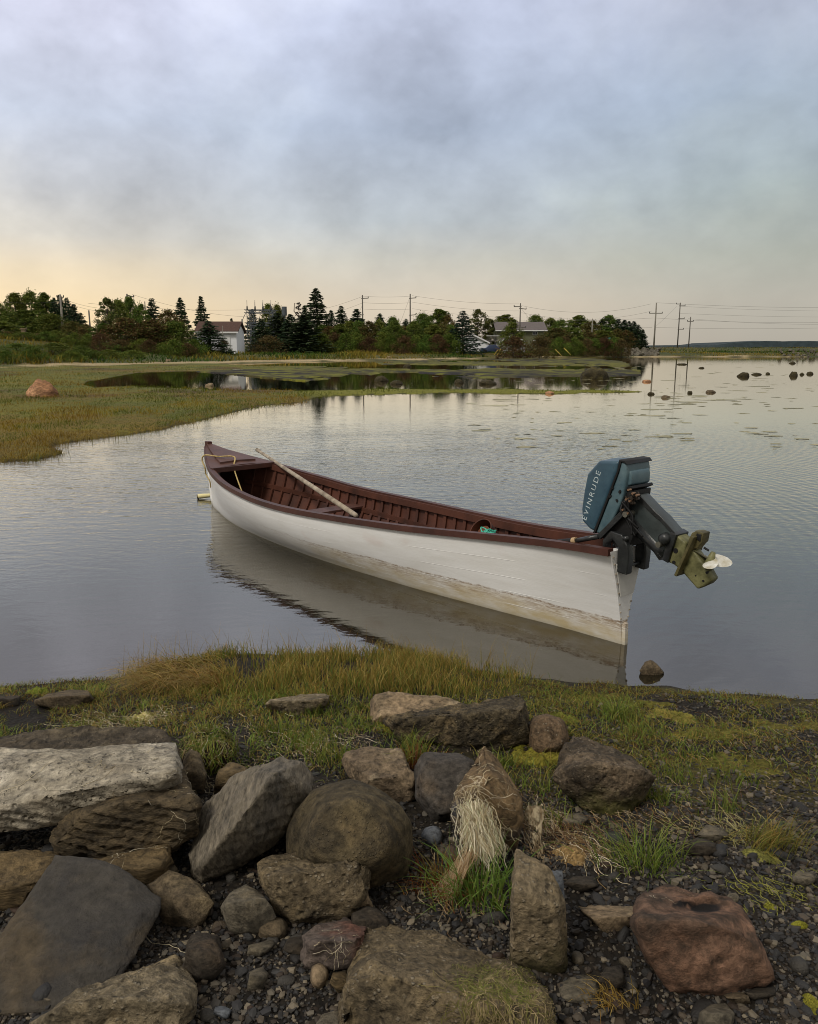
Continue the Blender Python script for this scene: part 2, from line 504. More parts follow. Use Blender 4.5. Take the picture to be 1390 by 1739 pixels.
na_ = t.noise(ob, 9, 6, 0.65); nb_ = t.noise(ob, 60, 4, 0.6)
vo = t.add('ShaderNodeTexVoronoi', Vector=ob, Scale=45.0)
g1 = t.mix(t.ramp(na_, [(0.3, 0.0), (0.7, 1.0)]), (0.55, 0.55, 0.55, 1), (1.35, 1.3, 1.2, 1))
g2 = t.mix(0.7, (1, 1, 1, 1), t.mix(1.0, (1.5, 1.5, 1.5, 1), vo.outputs['Color'], 'MULTIPLY'))
gc = t.mix(1.0, t.mix(1.0, vc, g1, 'MULTIPLY'), t.ramp(vo.outputs['Distance'], [(0.0, (1.3, 1.25, 1.2, 1)), (0.6, (0.5, 0.5, 0.5, 1))]), 'MULTIPLY')
finish(t, gc, 0.85, t.math('ADD', nb_, t.math('MULTIPLY', vo.outputs['Distance'], -0.8)), 0.7, 0.012, 0.25)
ground = tag(obj('ground', gme, gm), kind='structure')

# ------------------------------------------------------------------ water
wr = np.concatenate([np.exp(np.arange(math.log(0.5), math.log(9500), 0.12))])
wa = np.radians(np.arange(-180, 180, 4.0))
WA, WR = np.meshgrid(wa, wr)
idx = np.arange(WA.size).reshape(WA.shape)
wq = np.stack([idx[:-1, :], np.roll(idx, -1, 1)[:-1, :], np.roll(idx, -1, 1)[1:, :], idx[1:, :]], -1).reshape(-1, 4)
wme = mesh_arr('water', np.stack([WR * np.sin(WA), WR * np.cos(WA), 0 * WA], -1).reshape(-1, 3), wq, True)
wm, t = new_mat('water')
ob = t.add('ShaderNodeTexCoord').outputs['Object']
sx = t.add('ShaderNodeSeparateXYZ', i0=ob)
wx, wy = sx.outputs[0], sx.outputs[1]
rip1 = t.noise(t.mapping(ob, (1, 1.25, 1), rot=(0, 0, 0.3)), 11, 3, 0.55, 0.6)
rip2 = t.noise(t.mapping(ob, (0.55, 1.5, 1), rot=(0, 0, -0.15)), 5.5, 2, 0.5, 0.5)
# rings of small wavelets spreading from the stern
wav = t.add('ShaderNodeTexWave', {'wave_type': 'RINGS', 'rings_direction': 'Z'}, Vector=t.mapping(ob, loc=(2.0, -8.3, 0)), Scale=2.3, Distortion=5.5, Detail=3.0)
t.put(wav, 'Detail Scale', 1.2)
midm = t.math('MULTIPLY', t.ramp(t.math('DIVIDE', wy, 30.0), [(0.13, 0.06), (0.18, 0.22), (0.27, 0.7), (0.45, 0.62), (0.6, 0.22), (0.78, 0.07), (1.0, 0.025)]), 1.0)
patch = t.ramp(t.noise(t.mapping(ob, (0.35, 0.6, 1)), 1.0, 3, 0.5), [(0.35, 0.45), (0.65, 1.0)])
rightm = t.ramp(t.math('MULTIPLY_ADD', wx, 0.2, 0.35), [(0.35, 0.15), (0.75, 1.0)])
ht = t.math('ADD', t.math('MULTIPLY', t.math('MULTIPLY', rip1, patch), 1.0), t.math('MULTIPLY', rip2, 1.1))
ht = t.math('ADD', ht, t.math('MULTIPLY', wav.outputs['Fac'], t.math('MULTIPLY', rightm, 0.4)))
bmp = t.add('ShaderNodeBump', Distance=0.0085, Height=ht); t.put(bmp, 'Strength', midm)
gl = t.add('ShaderNodeBsdfGlossy', Color=(0.99, 0.955, 0.87, 1), Roughness=0.03); t.l.new(bmp.outputs[0], gl.inputs['Normal'])
tr = t.add('ShaderNodeBsdfTransparent', Color=(0.55, 0.5, 0.36, 1))
df = t.add('ShaderNodeBsdfDiffuse', Color=s2(80, 76, 60))
body = t.add('ShaderNodeMixShader', i0=0.14, i1=tr.outputs[0], i2=df.outputs[0])
fr_ = t.add('ShaderNodeFresnel', IOR=2.3); t.l.new(bmp.outputs[0], fr_.inputs['Normal'])
ffac = t.math('ADD', fr_.outputs[0], t.math('MULTIPLY', t.math('MAXIMUM', t.math('SUBTRACT', fr_.outputs[0], 0.32), 0.0), 1.15))
ffac = t.math('MINIMUM', ffac, 0.96)
mxs = t.add('ShaderNodeMixShader', i0=ffac, i1=body.outputs[0], i2=gl.outputs[0])
t.add('ShaderNodeOutputMaterial', Surface=mxs.outputs[0])
water = tag(obj('water', wme, wm), kind='structure')

# ------------------------------------------------------------------ distant wooded shore across the bay
hx = np.linspace(160, 1500, 700)
Yh = 1600.0
top = np.interp(hx, [160, 520, 600, 640, 700, 900, 1500], [1.2, 1.9, 2.6, 8.0, 10.5, 10.0, 8.0])
top = top * (1 + 0.10 * fbm(np.stack([hx * 0.02, hx * 0], -1), 4, 71)) + 1.6 * np.abs(fbm(np.stack([hx * 0.12, hx * 0 + 3], -1), 3, 72))
Vh = []; dep = [0, 6, 60, 240]; hh = [0.0, 1.0, 1.08, 0.9]
for k in range(4): Vh.append(np.stack([hx, np.full_like(hx, Yh + dep[k]), top * hh[k] - (0.5 if k == 0 else 0)], -1))
Vh = np.concatenate(Vh); n_ = len(hx); ii = np.arange(n_ - 1)
Fh = np.concatenate([np.stack([ii + k * n_, ii + 1 + k * n_, ii + 1 + (k + 1) * n_, ii + (k + 1) * n_], -1) for k in range(3)])
tag(obj('distant_hills', mesh_arr('distant_hills', Vh, Fh, False), simple_mat('far_woods', s2(50, 62, 66), 0.9, 0.4, 0.08)), kind='structure')  # distance haze painted in as a bluish tint of the base colour

# ================================================================== BOAT
BS = np.array([1.23920, 4.39217]); BU = np.array([-0.63376897, 0.77352239]); BN = np.array([0.77352239, 0.63376897]); BL = 5.38
brz = math.atan2(BU[1], BU[0])
# local x = towards the bow, local y = towards the camera, z up


def Q(px, py, off=0.0):
    """photo ray cut with the boat's lengthwise plane at lateral offset off -> local (x, z)"""
    r = ray(px, py); o = np.array([-BS[0], -BS[1], H]); N = np.array([-BN[0], -BN[1], 0])
    tt_ = (off - o @ N) / (r @ N); p = o + tt_ * r
    return float(p[:2] @ BU), float(p[2])


def bloc(x, y, z): return Vector((BS[0] + BU[0] * x - BN[0] * y, BS[1] + BU[1] * x - BN[1] * y, z))


_s = [0, .38, .76, 1.15, 1.53, 1.91, 2.29, 2.68, 3.06, 3.44, 3.82, 4.20, 4.59, 4.97, 5.20, 5.38]
_b = [.165, .17, .205, .27, .345, .405, .455, .495, .515, .515, .495, .445, .355, .215, .115, .022]
_z = [.578, .552, .520, .490, .465, .445, .428, .412, .402, .405, .425, .452, .500, .555, .595, .632]
_b0 = [.018, .06, .125, .185, .24, .28, .315, .34, .348, .342, .322, .285, .215, .115, .055, .012]
_p = [1.5, 1.15, .9, .7, .6, .5, .45, .42, .42, .45, .5, .6, .75, .95, 1.05, 1.1]
_k = [-.13, -.13, -.13, -.13, -.13, -.13, -.13, -.13, -.13, -.13, -.12, -.11, -.09, -.06, -.03, 0.0]


def cubic(xs, ys, x):
    """monotone-ish Catmull interpolation"""
    xs = np.array(xs, float); ys = np.array(ys, float); m = np.gradient(ys, xs)
    x = np.asarray(x, float); i = np.clip(np.searchsorted(xs, x) - 1, 0, len(xs) - 2)
    h = xs[i + 1] - xs[i]; t_ = (x - xs[i]) / h
    return (2 * t_**3 - 3 * t_**2 + 1) * ys[i] + (t_**3 - 2 * t_**2 + t_) * h * m[i] + (-2 * t_**3 + 3 * t_**2) * ys[i + 1] + (t_**3 - t_**2) * h * m[i + 1]


def sec(s):
    return [float(cubic(_s, a, s)) for a in (_b, _z, _b0, _p, _k)]


def section(s, inset=0.0, n=18, zt=None):
    """half section from the gunwale down to the keel: list of (y,z)"""
    b, z, b0, p, k = sec(s); out = []
    for i in range(n + 1):
        v = i / n
        if v < 0.72:
            f = 1 - v / 0.72; zz = z * f
            # flare: fraction of width kept at this height
            y = b0 + (b - b0) * (1 - (1 - f) ** (1 / p)) if p < 1 else b0 + (b - b0) * f ** p
        else:
            f = (v - 0.72) / 0.28; zz = k * math.sin(f * math.pi / 2); y = (b0 - 0.012) * math.cos(f * math.pi / 2) + 0.012
        out.append((max(y - inset, 0.003), zz + (inset if v > 0.9 else inset * v)))
    return out


boat = thing('rowing_skiff', 'long narrow white wooden skiff with dark red brown gunwales and interior afloat by the shore', 'boat', (BS[0], BS[1], 0), brz)
# --- paints
def white_paint():
    m, t = new_mat('white_paint')
    ob = t.add('ShaderNodeTexCoord').outputs['Object']; uv = t.add('ShaderNodeUVMap').outputs[0]
    sp = t.add('ShaderNodeSeparateXYZ', i0=ob); z = sp.outputs[2]; x = sp.outputs[0]
    su = t.add('ShaderNodeSeparateXYZ', i0=uv); v = su.outputs[1]
    st = t.mapping(ob, (0.8, 2, 6))
    g = t.noise(st, 3.0, 6, 0.65)
    col = t.mix(t.ramp(g, [(0.38, 0.0), (0.75, 0.55)]), s2(232, 231, 229), s2(208, 205, 198))
    rosy = t.ramp(t.noise(t.mapping(ob, (1, 1, 1.6), loc=(4.1, 0, 1)), 2.3, 3, 0.5), [(0.62, 0.0), (0.72, 0.25)])
    col = t.mix(rosy, col, s2(196, 160, 146))
    sternm = t.ramp(t.math('DIVIDE', x, 5.4), [(0.02, 1.0), (0.45, 0.8), (0.53, 0.25), (0.75, 0.0)])
    # cream tinted band under the scum line
    wob = t.math('MULTIPLY', t.math('SUBTRACT', t.noise(t.mapping(ob, (3, 3, 1)), 1.3, 5, 0.65), 0.5), 0.06)
    zz = t.math('ADD', t.math('ADD', z, wob), t.math('MULTIPLY', x, -0.012))
    cream = t.math('MULTIPLY', t.ramp(zz, [(0.05, 1.0), (0.11, 0.7), (0.15, 0.0)]), sternm)
    col = t.mix(t.math('MULTIPLY', t.math('MULTIPLY', cream, t.ramp(t.noise(t.mapping(ob, (1.5, 1, 5)), 3.0, 5, .65), [(0.35, 0.3), (0.65, 1.0)])), 0.85), col, s2(188, 168, 118))
    scr = t.noise(t.mapping(ob, (3.5, 5, 36)), 3.2, 6, 0.7, 0.8)
    scum = t.math('MULTIPLY', t.math('MULTIPLY', t.ramp(zz, [(0.045, 0.1), (0.075, 0.5), (0.095, 0.85), (0.135, 1.0), (0.147, 0.0)]), t.math('MULTIPLY', t.ramp(scr, [(0.42, 0.0), (0.60, 0.85)]), t.ramp(t.noise(t.mapping(ob, (1.2, 1, 1), loc=(1, 0, 0)), 2.2, 2, .5), [(0.35, 0.45), (0.55, 1.0)]))), sternm)
    col = t.mix(scum, col, s2(134, 100, 56))
    ln = t.math('MULTIPLY', t.ramp(t.math('ABSOLUTE', t.math('SUBTRACT', zz, 0.137)), [(0.002, 1.0), (0.007, 0.0)]), t.ramp(t.noise(t.mapping(ob, (12, 12, 2)), 2.0, 4, 0.7), [(0.4, 0.0), (0.6, 0.9)]))
    col = t.mix(t.math('MULTIPLY', ln, sternm), col, s2(116, 86, 46))
    # scratches and fine dirt speckles
    spk = t.ramp(t.noise(t.mapping(ob, (30, 30, 60)), 2.5, 5, 0.8), [(0.68, 0.0), (0.76, 0.6)])
    spk = t.math('MULTIPLY', spk, t.ramp(t.noise(ob, 1.9, 2, 0.5), [(0.5, 0.0), (0.62, 1.0)]))
    col = t.mix(spk, col, s2(120, 106, 78))
    # dirt near the water everywhere
    low = t.ramp(z, [(0.0, 0.85), (0.03, 0.25), (0.09, 0.0)])
    col = t.mix(t.math('MULTIPLY', low, 0.6), col, s2(120, 112, 84))
    # plank seams
    seam = None
    for vv in (0.20, 0.36, 0.50, 0.62):
        ab = t.math('ABSOLUTE', t.math('SUBTRACT', t.math('ADD', v, t.math('MULTIPLY', t.math('SUBTRACT', t.noise(ob, 2.0, 2, .5), 0.5), 0.004)), vv))
        k = t.ramp(ab, [(0.0, 1.0), (0.0035, 0.0)])
        seam = k if seam is None else t.math('MAXIMUM', seam, k)
    brk = t.ramp(t.noise(t.mapping(ob, (1.0, 1, 1)), 2.4, 3, 0.6), [(0.48, 0.0), (0.62, 1.0)])
    col = t.mix(t.math('MULTIPLY', t.math('MULTIPLY', seam, t.math('ADD', brk, 0.25)), 0.8), col, s2(244, 243, 240))
    hgt = t.math('ADD', t.math('MULTIPLY', t.math('MULTIPLY', seam, brk), 0.7), t.math('MULTIPLY', t.noise(t.mapping(ob, (1, 3, 12)), 14, 4, 0.6), 0.35))
    finish(t, col, 0.42, hgt, 0.5, 0.004, 0.4)
    return m


M_white = white_paint()
M_brown = simple_mat('brown_paint', s2(78, 46, 38), 0.5, c2=s2(58, 34, 28), scale=5, bstr=0.35, spec=0.35)
M_brown_in = simple_mat('brown_interior', s2(90, 53, 40), 0.6, c2=s2(60, 36, 28), scale=4, bstr=0.35)
M_deck = simple_mat('deck_paint', s2(92, 62, 54), 0.5, c2=s2(70, 46, 40), scale=6, bstr=0.35, spec=0.35)
M_wood = simple_mat('grey_wood', s2(168, 156, 138), 0.75, c2=s2(118, 106, 92), scale=9, bstr=0.4)
M_black = simple_mat('black_metal', s2(40, 43, 44), 0.38, c2=s2(22, 23, 24), scale=14, bstr=0.35, spec=0.5)
M_dark = simple_mat('dark_rubber', s2(24, 24, 25), 0.6, scale=12)

SS = np.concatenate([np.linspace(0, 5.0, 52), np.linspace(5.06, BL, 8)])


def loft(inset, s_arr, both=True, top_drop=0.0):
    n = 18; V = []; UV = []
    for s in s_arr:
        h_ = section(s, inset, n); zt = h_[0][1]
        ring = [(-y, z) for y, z in h_] + [(y, z) for y, z in h_[::-1]]
        uvv = [i / n for i in range(n + 1)] + [i / n for i in range(n, -1, -1)]
        for (y, z), u_ in zip(ring, uvv):
            rake = 0.0 if s < 5.2 else -(0.06) * (1 - max(z, 0) / 0.63) * (s - 5.2) / (BL - 5.2)
            V.append((s + rake, y, min(z, zt - top_drop) if top_drop else z)); UV.append((s, u_))
    m = 2 * (n + 1); ns = len(s_arr); Fs = []
    for i in range(ns - 1):
        for k in range(m - 1):
            Fs.append((i * m + k, i * m + k + 1, (i + 1) * m + k + 1, (i + 1) * m + k))
    return np.array(V), np.array(Fs), np.array(UV)


V, Fs, UV = loft(0.0, SS); obj('hull', mesh_arr('hull', V, Fs, True, None, UV), M_white, boat)
V, Fs, UV = loft(0.014, SS[:-3]); obj('hull_lining', mesh_arr('hull_lining', V, Fs[:, ::-1], True, None, UV), M_brown_in, boat)


def cap_section(s, name, mat, t0=0.0, t1=0.03, scale=1.0, zlo=None):
    h_ = section(s, 0.0, 18); ring = [(-y * scale, z) for y, z in h_] + [(y * scale, z) for y, z in h_[::-1]]
    mb = MB(); n = len(ring)
    mb.raw([(t0, y, z) for y, z in ring] + [(t1, y, z) for y, z in ring],
           [tuple(range(n)), tuple(range(n, 2 * n))[::-1]] + [(i, (i + 1) % n, n + (i + 1) % n, n + i) for i in range(n)])
    return mb.build(name, mat, boat, auto=40)


tr_ = cap_section(0.0, 'transom', M_white, -0.012, 0.03)
# reinforcing plate low on the transom with its screws
def tw(z):  # transom half width at height z
    b, zz, b0, p, k = sec(0.0); f = max(z, 0) / zz; return b0 + (b - b0) * f ** p
mb = MB(); z0, z1 = 0.30, 0.50
mb.raw([(-.016, -tw(z0) * .8, z0), (-.016, tw(z0) * .8, z0), (-.016, tw(z1) * .86, z1), (-.016, -tw(z1) * .86, z1),
        (-.024, -tw(z0) * .8, z0), (-.024, tw(z0) * .8, z0), (-.024, tw(z1) * .86, z1), (-.024, -tw(z1) * .86, z1)],
       [(0, 1, 2, 3), (7, 6, 5, 4), (0, 4, 5, 1), (1, 5, 6, 2), (2, 6, 7, 3), (3, 7, 4, 0)])
pl = mb.build('transom_plate', simple_mat('plate_paint', s2(200, 198, 192), 0.4, 0.12), tr_)
for z in (0.16, 0.2, 0.25, 0.32, 0.38, 0.44, 0.5, 0.545):
    for sg in (-1, 1): MB().box((-.015, sg * tw(z) * 0.9, z), (.008, .007, .007)).build('screw', M_wood, tr_)
# skeg post under the stern and the stem post at the bow
mb = MB(); mb.bar((-0.022, 0, -0.14), (-0.016, 0, 0.13), 0.034, 0.03, up=(0, 1, 0)); mb.build('stern_post', M_white, boat, bevel=.004)
mb = MB(); mb.tube([(5.30, 0, -.04), (5.345, 0, .08), (5.372, 0, .3), (5.39, 0, .63)], [.02, .022, .022, .02], 8); mb.build('stem_post', M_white, boat, smooth=True)


def rail(sg, name, y_in, y_out, z_up, z_dn, s0=-0.01, s1=BL - 0.005, mat=None, n=60):
    mb = MB(); ss = np.linspace(s0, s1, n); V = []
    for s in ss:
        b, z, *_ = sec(min(max(s, 0), BL)); yo = max(b + y_out, 0.012); yi = max(b - y_in, 0.0)
        V += [(s, sg * yi, z + z_up), (s, sg * yo, z + z_up), (s, sg * yo, z - z_dn), (s, sg * yi, z - z_dn)]
    Fs = [(i * 4 + k, i * 4 + (k + 1) % 4, (i + 1) * 4 + (k + 1) % 4, (i + 1) * 4 + k) for i in range(n - 1) for k in range(4)]
    Fs += [(0, 1, 2, 3), ((n - 1) * 4 + 3, (n - 1) * 4 + 2, (n - 1) * 4 + 1, (n - 1) * 4)]
    mb.raw(V, Fs); return mb.build(name, mat or M_brown, boat, auto=35, bevel=0)


for sg in (-1, 1):
    rail(sg, 'gunwale', 0.028, 0.020, 0.018, 0.022)
    rail(sg, 'inwale', 0.048, -0.030, 0.004, 0.05, 0.1, 4.95, M_brown_in)
# stringer that carries the thwarts
for sg in (-1, 1):
    mb = MB(); ss = np.linspace(0.3, 4.9, 46); V = []
    for s in ss:
        b, z, *_ = sec(s); hz = z * 0.56
        h_ = section(s, 0.014, 18); yy = np.interp(hz, [a[1] for a in h_][::-1], [a[0] for a in h_][::-1])
        V += [(s, sg * (yy - .022), hz + .022), (s, sg * (yy + .004), hz + .022), (s, sg * (yy + .004), hz - .022), (s, sg * (yy - .022), hz - .022)]
    n = len(ss); Fs = [(i * 4 + k, i * 4 + (k + 1) % 4, (i + 1) * 4 + (k + 1) % 4, (i + 1) * 4 + k) for i in range(n - 1) for k in range(4)]
    mb.raw(V, Fs); mb.build('stringer', M_brown_in, boat, auto=35)
# steam bent ribs
for s in np.arange(0.35, 4.85, 0.135):
    h_ = section(s, 0.015, 18); ring = [(-y, z) for y, z in h_[1:]] + [(y, z) for y, z in h_[1:][::-1]]
    h2_ = section(s, 0.031, 18); ring2 = [(-y, z) for y, z in h2_[1:]] + [(y, z) for y, z in h2_[1:][::-1]]
    n = len(ring); V = []
    for (a, b_), (c_, d_) in zip(ring, ring2): V += [(s - .016, a, b_), (s + .016, a, b_), (s + .016, c_, d_), (s - .016, c_, d_)]
    Fs = [(i * 4 + k, i * 4 + (k + 1) % 4, (i + 1) * 4 + (k + 1) % 4, (i + 1) * 4 + k) for i in range(n - 1) for k in range(4)]
    MB().raw(V, Fs).build('rib', M_brown_in, boat)
# floorboards, thwarts, stern sheets
for yo in (-.17, -.058, .058, .17):
    mb = MB(); mb.box((2.75, yo, -0.055), (3.2, .1, .014)); mb.build('floorboard', M_brown_in, boat, bevel=.003)


def thwart(s, w_, zf=0.60, name='thwart'):
    b, z, *_ = sec(s); h_ = section(s, 0.016, 18); hz = z * zf
    yy = np.interp(hz, [a[1] for a in h_][::-1], [a[0] for a in h_][::-1])
    mb = MB(); mb.box((s, 0, hz), (w_, 2 * yy, .022)); return mb.build(name, M_deck, boat, bevel=.004)


thwart(3.28, .17, .62); thwart(1.75, .17, .6)
b, z, *_ = sec(0.3)
mb = MB(); mb.box((0.12, 0, 0.50), (0.18, .2, .03)); mb.build('stern_knee', M_brown, boat, bevel=.005)
# foredeck: two boards with a raised cap, and the stem head
def deck_poly(s0, s1, k, z_up, th, name, mat, n=14, y_from=0.0, sgs=(-1, 1)):
    ss = np.linspace(s0, s1, n); V = []; Fs = []
    for s in ss:
        b, z, *_ = sec(min(s, BL)); yb = max(b * k, 0.006)
        for y in (-yb, 0, yb): V.append((s, y, z + z_up + 0.012 * (1 - abs(y) / max(b, .02))))
    for s in ss:
        b, z, *_ = sec(min(s, BL)); yb = max(b * k, 0.006)
        for y in (-yb, 0, yb): V.append((s, y, z + z_up - th))
    m = n * 3
    for i in range(n - 1):
        for q_ in range(2):
            a = i * 3 + q_; Fs.append((a, a + 1, a + 4, a + 3)); Fs.append((m + a, m + a + 3, m + a + 4, m + a + 1))
    for a in (0, 1): Fs.append((a, m + a, m + a + 1, a + 1))
    for a in ((n - 1) * 3, (n - 1) * 3 + 1): Fs.append((a, a + 1, m + a + 1, m + a))
    for i in range(n - 1):
        for e in (0, 2): Fs.append((i * 3 + e, (i + 1) * 3 + e, m + (i + 1) * 3 + e, m + i * 3 + e))
    return MB().raw(V, Fs).build(name, mat, boat, auto=30)


deck_poly(4.60, BL - .01, 1.0, 0.022, 0.028, 'foredeck', M_deck)
deck_poly(4.70, BL - .03, 0.62, 0.040, 0.018, 'foredeck_cap', M_deck)
mb = MB(); b, z, *_ = sec(4.59); mb.box((4.585, 0, z + .002), (.03, 2 * b - .02, .05)); mb.build('deck_beam', M_brown, boat, bevel=.004)
mb = MB(); mb.box((BL - .012, 0, .668), (.075, .05, .05)); mb.build('stem_head', M_brown_in, boat, bevel=.004)

# oar lying across both gunwales
p0 = bloc(*(lambda a: (a[0], -0.62, a[1]))(Q(437, 764, -0.62)))
p1 = bloc(*(lambda a: (a[0], 0.30, a[1] + 0.0))(Q(600, 872, 0.30)))
oar = thing('oar', 'weathered grey wooden oar lying slantwise across the skiff with its handle over the far side', 'oar', p0)
dv = (p1 - p0); L_ = dv.length; dn = dv.normalized()
pts = [p0 - p0 + dn * (L_ * f_) for f_ in (0, .012, .03, .05, .2, .45, .75, 1.0)]
mb = MB(); mb.tube(pts, [.016, .021, .021, .0165, .0165, .0195, .021, .02], 12); mb.build('shaft', M_wood, oar, smooth=True)
mb = MB(); mb.tube([dn * L_, dn * (L_ + .06), dn * (L_ + .08)], [.02, .018, .014], 10); mb.build('loom', M_wood, oar, smooth=True)
mb = MB(); mb.tube([dn * -.004, dn * .001, dn * .02], [.014, .0205, .0212], 12); mb.build('handle_cap', simple_mat('dark_end', s2(96, 84, 58), .8), oar, smooth=True)


def curve_pts(P, n=8):
    P = [Vector(p) for p in P]; out = []
    for i in range(len(P) - 1):
        a = P[max(i - 1, 0)]; b = P[i]; c_ = P[i + 1]; d = P[min(i + 2, len(P) - 1)]
        for k in range(n):
            u = k / n
            out.append(0.5 * ((2 * b) + (c_ - a) * u + (2 * a - 5 * b + 4 * c_ - d) * u * u + (3 * b - a - 3 * c_ + d) * u ** 3))
    return out + [P[-1]]


# bow line
M_rope = simple_mat('pale_rope', s2(206, 184, 128), 0.9, c2=s2(150, 128, 80), scale=60, bstr=0.6)
zg = sec(4.85)
rp = [(4.30, .10, .12), (4.42, .12, .30), (4.60, .10, .50), (4.74, .02, .592), (4.86, .14, .595), (5.00, .215, .60), (5.045, .232, .55), (5.0, .225, .47), (5.03, .205, .40), (4.98, .19, .33), (5.0, .175, .26)]
mb = MB(); mb.tube([bloc(*p) - bloc(4.86, .14, 0) for p in curve_pts(rp, 8)], .0075, 6)
tag(mb.build('mooring_line', M_rope, None, smooth=True, loc=bloc(4.86, .14, 0)), 'thin pale yellow rope looped over the brown foredeck of the skiff', 'rope')

# rust brown pan and teal net twine near the stern
def lathe(prof, n=28):
    V = []; Fs = []
    for r_, z_ in prof:
        for k in range(n): a = 2 * math.pi * k / n; V.append((r_ * math.cos(a), r_ * math.sin(a), z_))
    for i in range(len(prof) - 1):
        for k in range(n): Fs.append((i * n + k, i * n + (k + 1) % n, (i + 1) * n + (k + 1) % n, (i + 1) * n + k))
    return V, Fs


x_, z_ = Q(816, 897, 0.0)
pan = thing('bucket', 'round rust brown bucket lying in the stern half of the skiff', 'bucket', bloc(x_, -.12, z_ - .165))
M_rust = simple_mat('rust_brown', s2(88, 46, 28), .6, c2=s2(54, 32, 22), scale=14)
mb = MB(); mb.raw(*lathe([(0.0, .0), (.07, .0), (.085, .14), (.09, .15), (.083, .15), (.066, .012), (0, .012)])); o = mb.build('pail', M_rust, pan, auto=40); o.rotation_euler = (R(52), 0, brz + R(180)); o.location = (0, 0, .06)
mb = MB(); mb.raw(*lathe([(.0, .10), (.05, .10), (.052, .115), (0, .12)])); o = mb.build('inner_disc', simple_mat('orange_rust', s2(104, 60, 36), .7), pan, auto=40); o.rotation_euler = (R(52), 0, brz + R(180)); o.location = (0, 0, .06)
x_, z_ = Q(830, 904, .06); rr = random.Random(3); P = []
for k in range(70):
    P.append((rr.gauss(0, .022), rr.gauss(0, .02), abs(rr.gauss(0, .016))))
mb = MB(); mb.tube(curve_pts(P, 4), .0042, 5)
tag(mb.build('twine_bundle', simple_mat('teal_twine', s2(52, 158, 136), .8, c2=s2(96, 190, 168), scale=40), None, smooth=True, loc=bloc(x_, .06, z_ - .012)), 'small tangle of teal net twine beside the rust brown bucket in the skiff', 'twine')

# pale float behind the bow
c0 = on_z(345, 843, .03)
fl_ = thing('plastic_float', 'pale yellow bottle shaped plastic float poking out of the water past the bow', 'float', tuple(c0))
V, Fs = lathe([(0, 0), (.030, .0), (.036, .02), (.034, .06), (.030, .12), (.026, .2), (.0, .205)], 18)
o = MB().raw(V, Fs).build('float_body', simple_mat('cream_plastic', s2(226, 214, 160), .4, .15), fl_, smooth=True); o.rotation_euler = (0, R(86), R(6)); o.location = (-.055, 0, 0.0); o.scale = (.78, .78, 1)
V, Fs = lathe([(0, -.004), (.02, -.004), (.026, .004), (.02, .012), (0, .012)], 16)
o = MB().raw(V, Fs).build('float_mouth', simple_mat('olive_dirt', s2(72, 60, 34), .8), fl_, smooth=True); o.rotation_euler = (0, R(86), R(6)); o.location = (-.06, 0, -.008)

# ================================================================== OUTBOARD MOTOR
mot = thing('outboard_motor', 'weathered blue outboard motor tilted up on the narrow white transom of the skiff', 'outboard motor', (BS[0], BS[1], 0), brz)


def blue_mat(name, a, b, c_):
    m, t = new_mat(name); ob = t.add('ShaderNodeTexCoord').outputs['Object']
    n = t.noise(ob, 9, 6, 0.65); n2_ = t.noise(t.mapping(ob, (1, 1, 1), loc=(2, 2, 2)), 45, 4, 0.7)
    col = t.mix(t.ramp(n, [(0.35, 0.0), (0.7, 1.0)]), a, b)
    col = t.mix(t.ramp(n2_, [(0.60, 0.0), (0.70, 0.55)]), col, c_)
    finish(t, col, t.ramp(n, [(0.3, 0.32), (0.7, 0.5)]), n2_, 0.2, 0.002, 0.5); return m


M_blue = blue_mat('blue_paint', s2(44, 70, 86), s2(58, 86, 100), s2(36, 46, 50))
M_blue2 = blue_mat('worn_blue_paint', s2(66, 90, 100), s2(92, 114, 120), s2(64, 56, 44))
M_olive = simple_mat('olive_paint', s2(124, 122, 84), .5, c2=s2(62, 62, 36), scale=13, bstr=.5, det=7)
M_olive2 = simple_mat('dark_olive_paint', s2(104, 96, 62), .55, c2=s2(62, 58, 36), scale=10, bstr=.5)
M_grey = simple_mat('charcoal_metal', s2(60, 68, 68), .4, c2=s2(40, 45, 45), scale=8, bstr=.3, spec=.5)


def prof(pts, off): return [Q(x, y, off) for x, y in pts]


W = .115
cap_p = prof([(997, 804), (1017, 781), (1052, 782), (1049, 800), (1030, 850), (1009, 904), (1001, 900), (988, 886), (987, 865), (991, 835)], W)
cap_o = extrude_profile(cap_p, -W, W, 'cowl_top', M_blue, mot, .016, 3, .03)
low_p = prof([(1054, 783), (1062, 787), (1064, 800), (1062, 818), (1059, 838), (1053, 858), (1040, 884), (1022, 908), (1011, 905), (1032, 851), (1050, 802)], W)
low_o = extrude_profile(low_p, -W + .004, W - .004, 'cowl_base', M_blue2, mot, .012, 3, .0)
st_p = prof([(1062, 800), (1072, 799), (1074, 808), (1073, 824), (1060, 828), (1057, 812)], .08)
extrude_profile(st_p, -.095, .085, 'cowl_step', M_blue2, low_o, .010, 3, .04)
seam = prof([(1052, 781), (1056, 782), (1051, 801), (1032, 851), (1011, 906), (1007, 905), (1029, 850), (1048, 800)], W + .003)
extrude_profile(seam, -W - .003, W + .004, 'trim_seam', M_dark, cap_o, .002, 1)
sl = prof([(1056, 786), (1064, 786), (1067, 792), (1062, 794)], .06); extrude_profile(sl, -.05, .07, 'latch_handle', M_dark, low_o, .003, 1)
tl = prof([(1051, 780.5), (1062, 783), (1066, 789), (1063, 787), (1054, 784)], W); extrude_profile(tl, -W - .003, W + .002, 'cowl_rim', M_dark, low_o, .001, 1)
lr = prof([(1059, 829), (1074, 825), (1076, 830), (1060, 836)], .09); extrude_profile(lr, -.10, .092, 'lower_lip', M_dark, low_o, .003, 1)
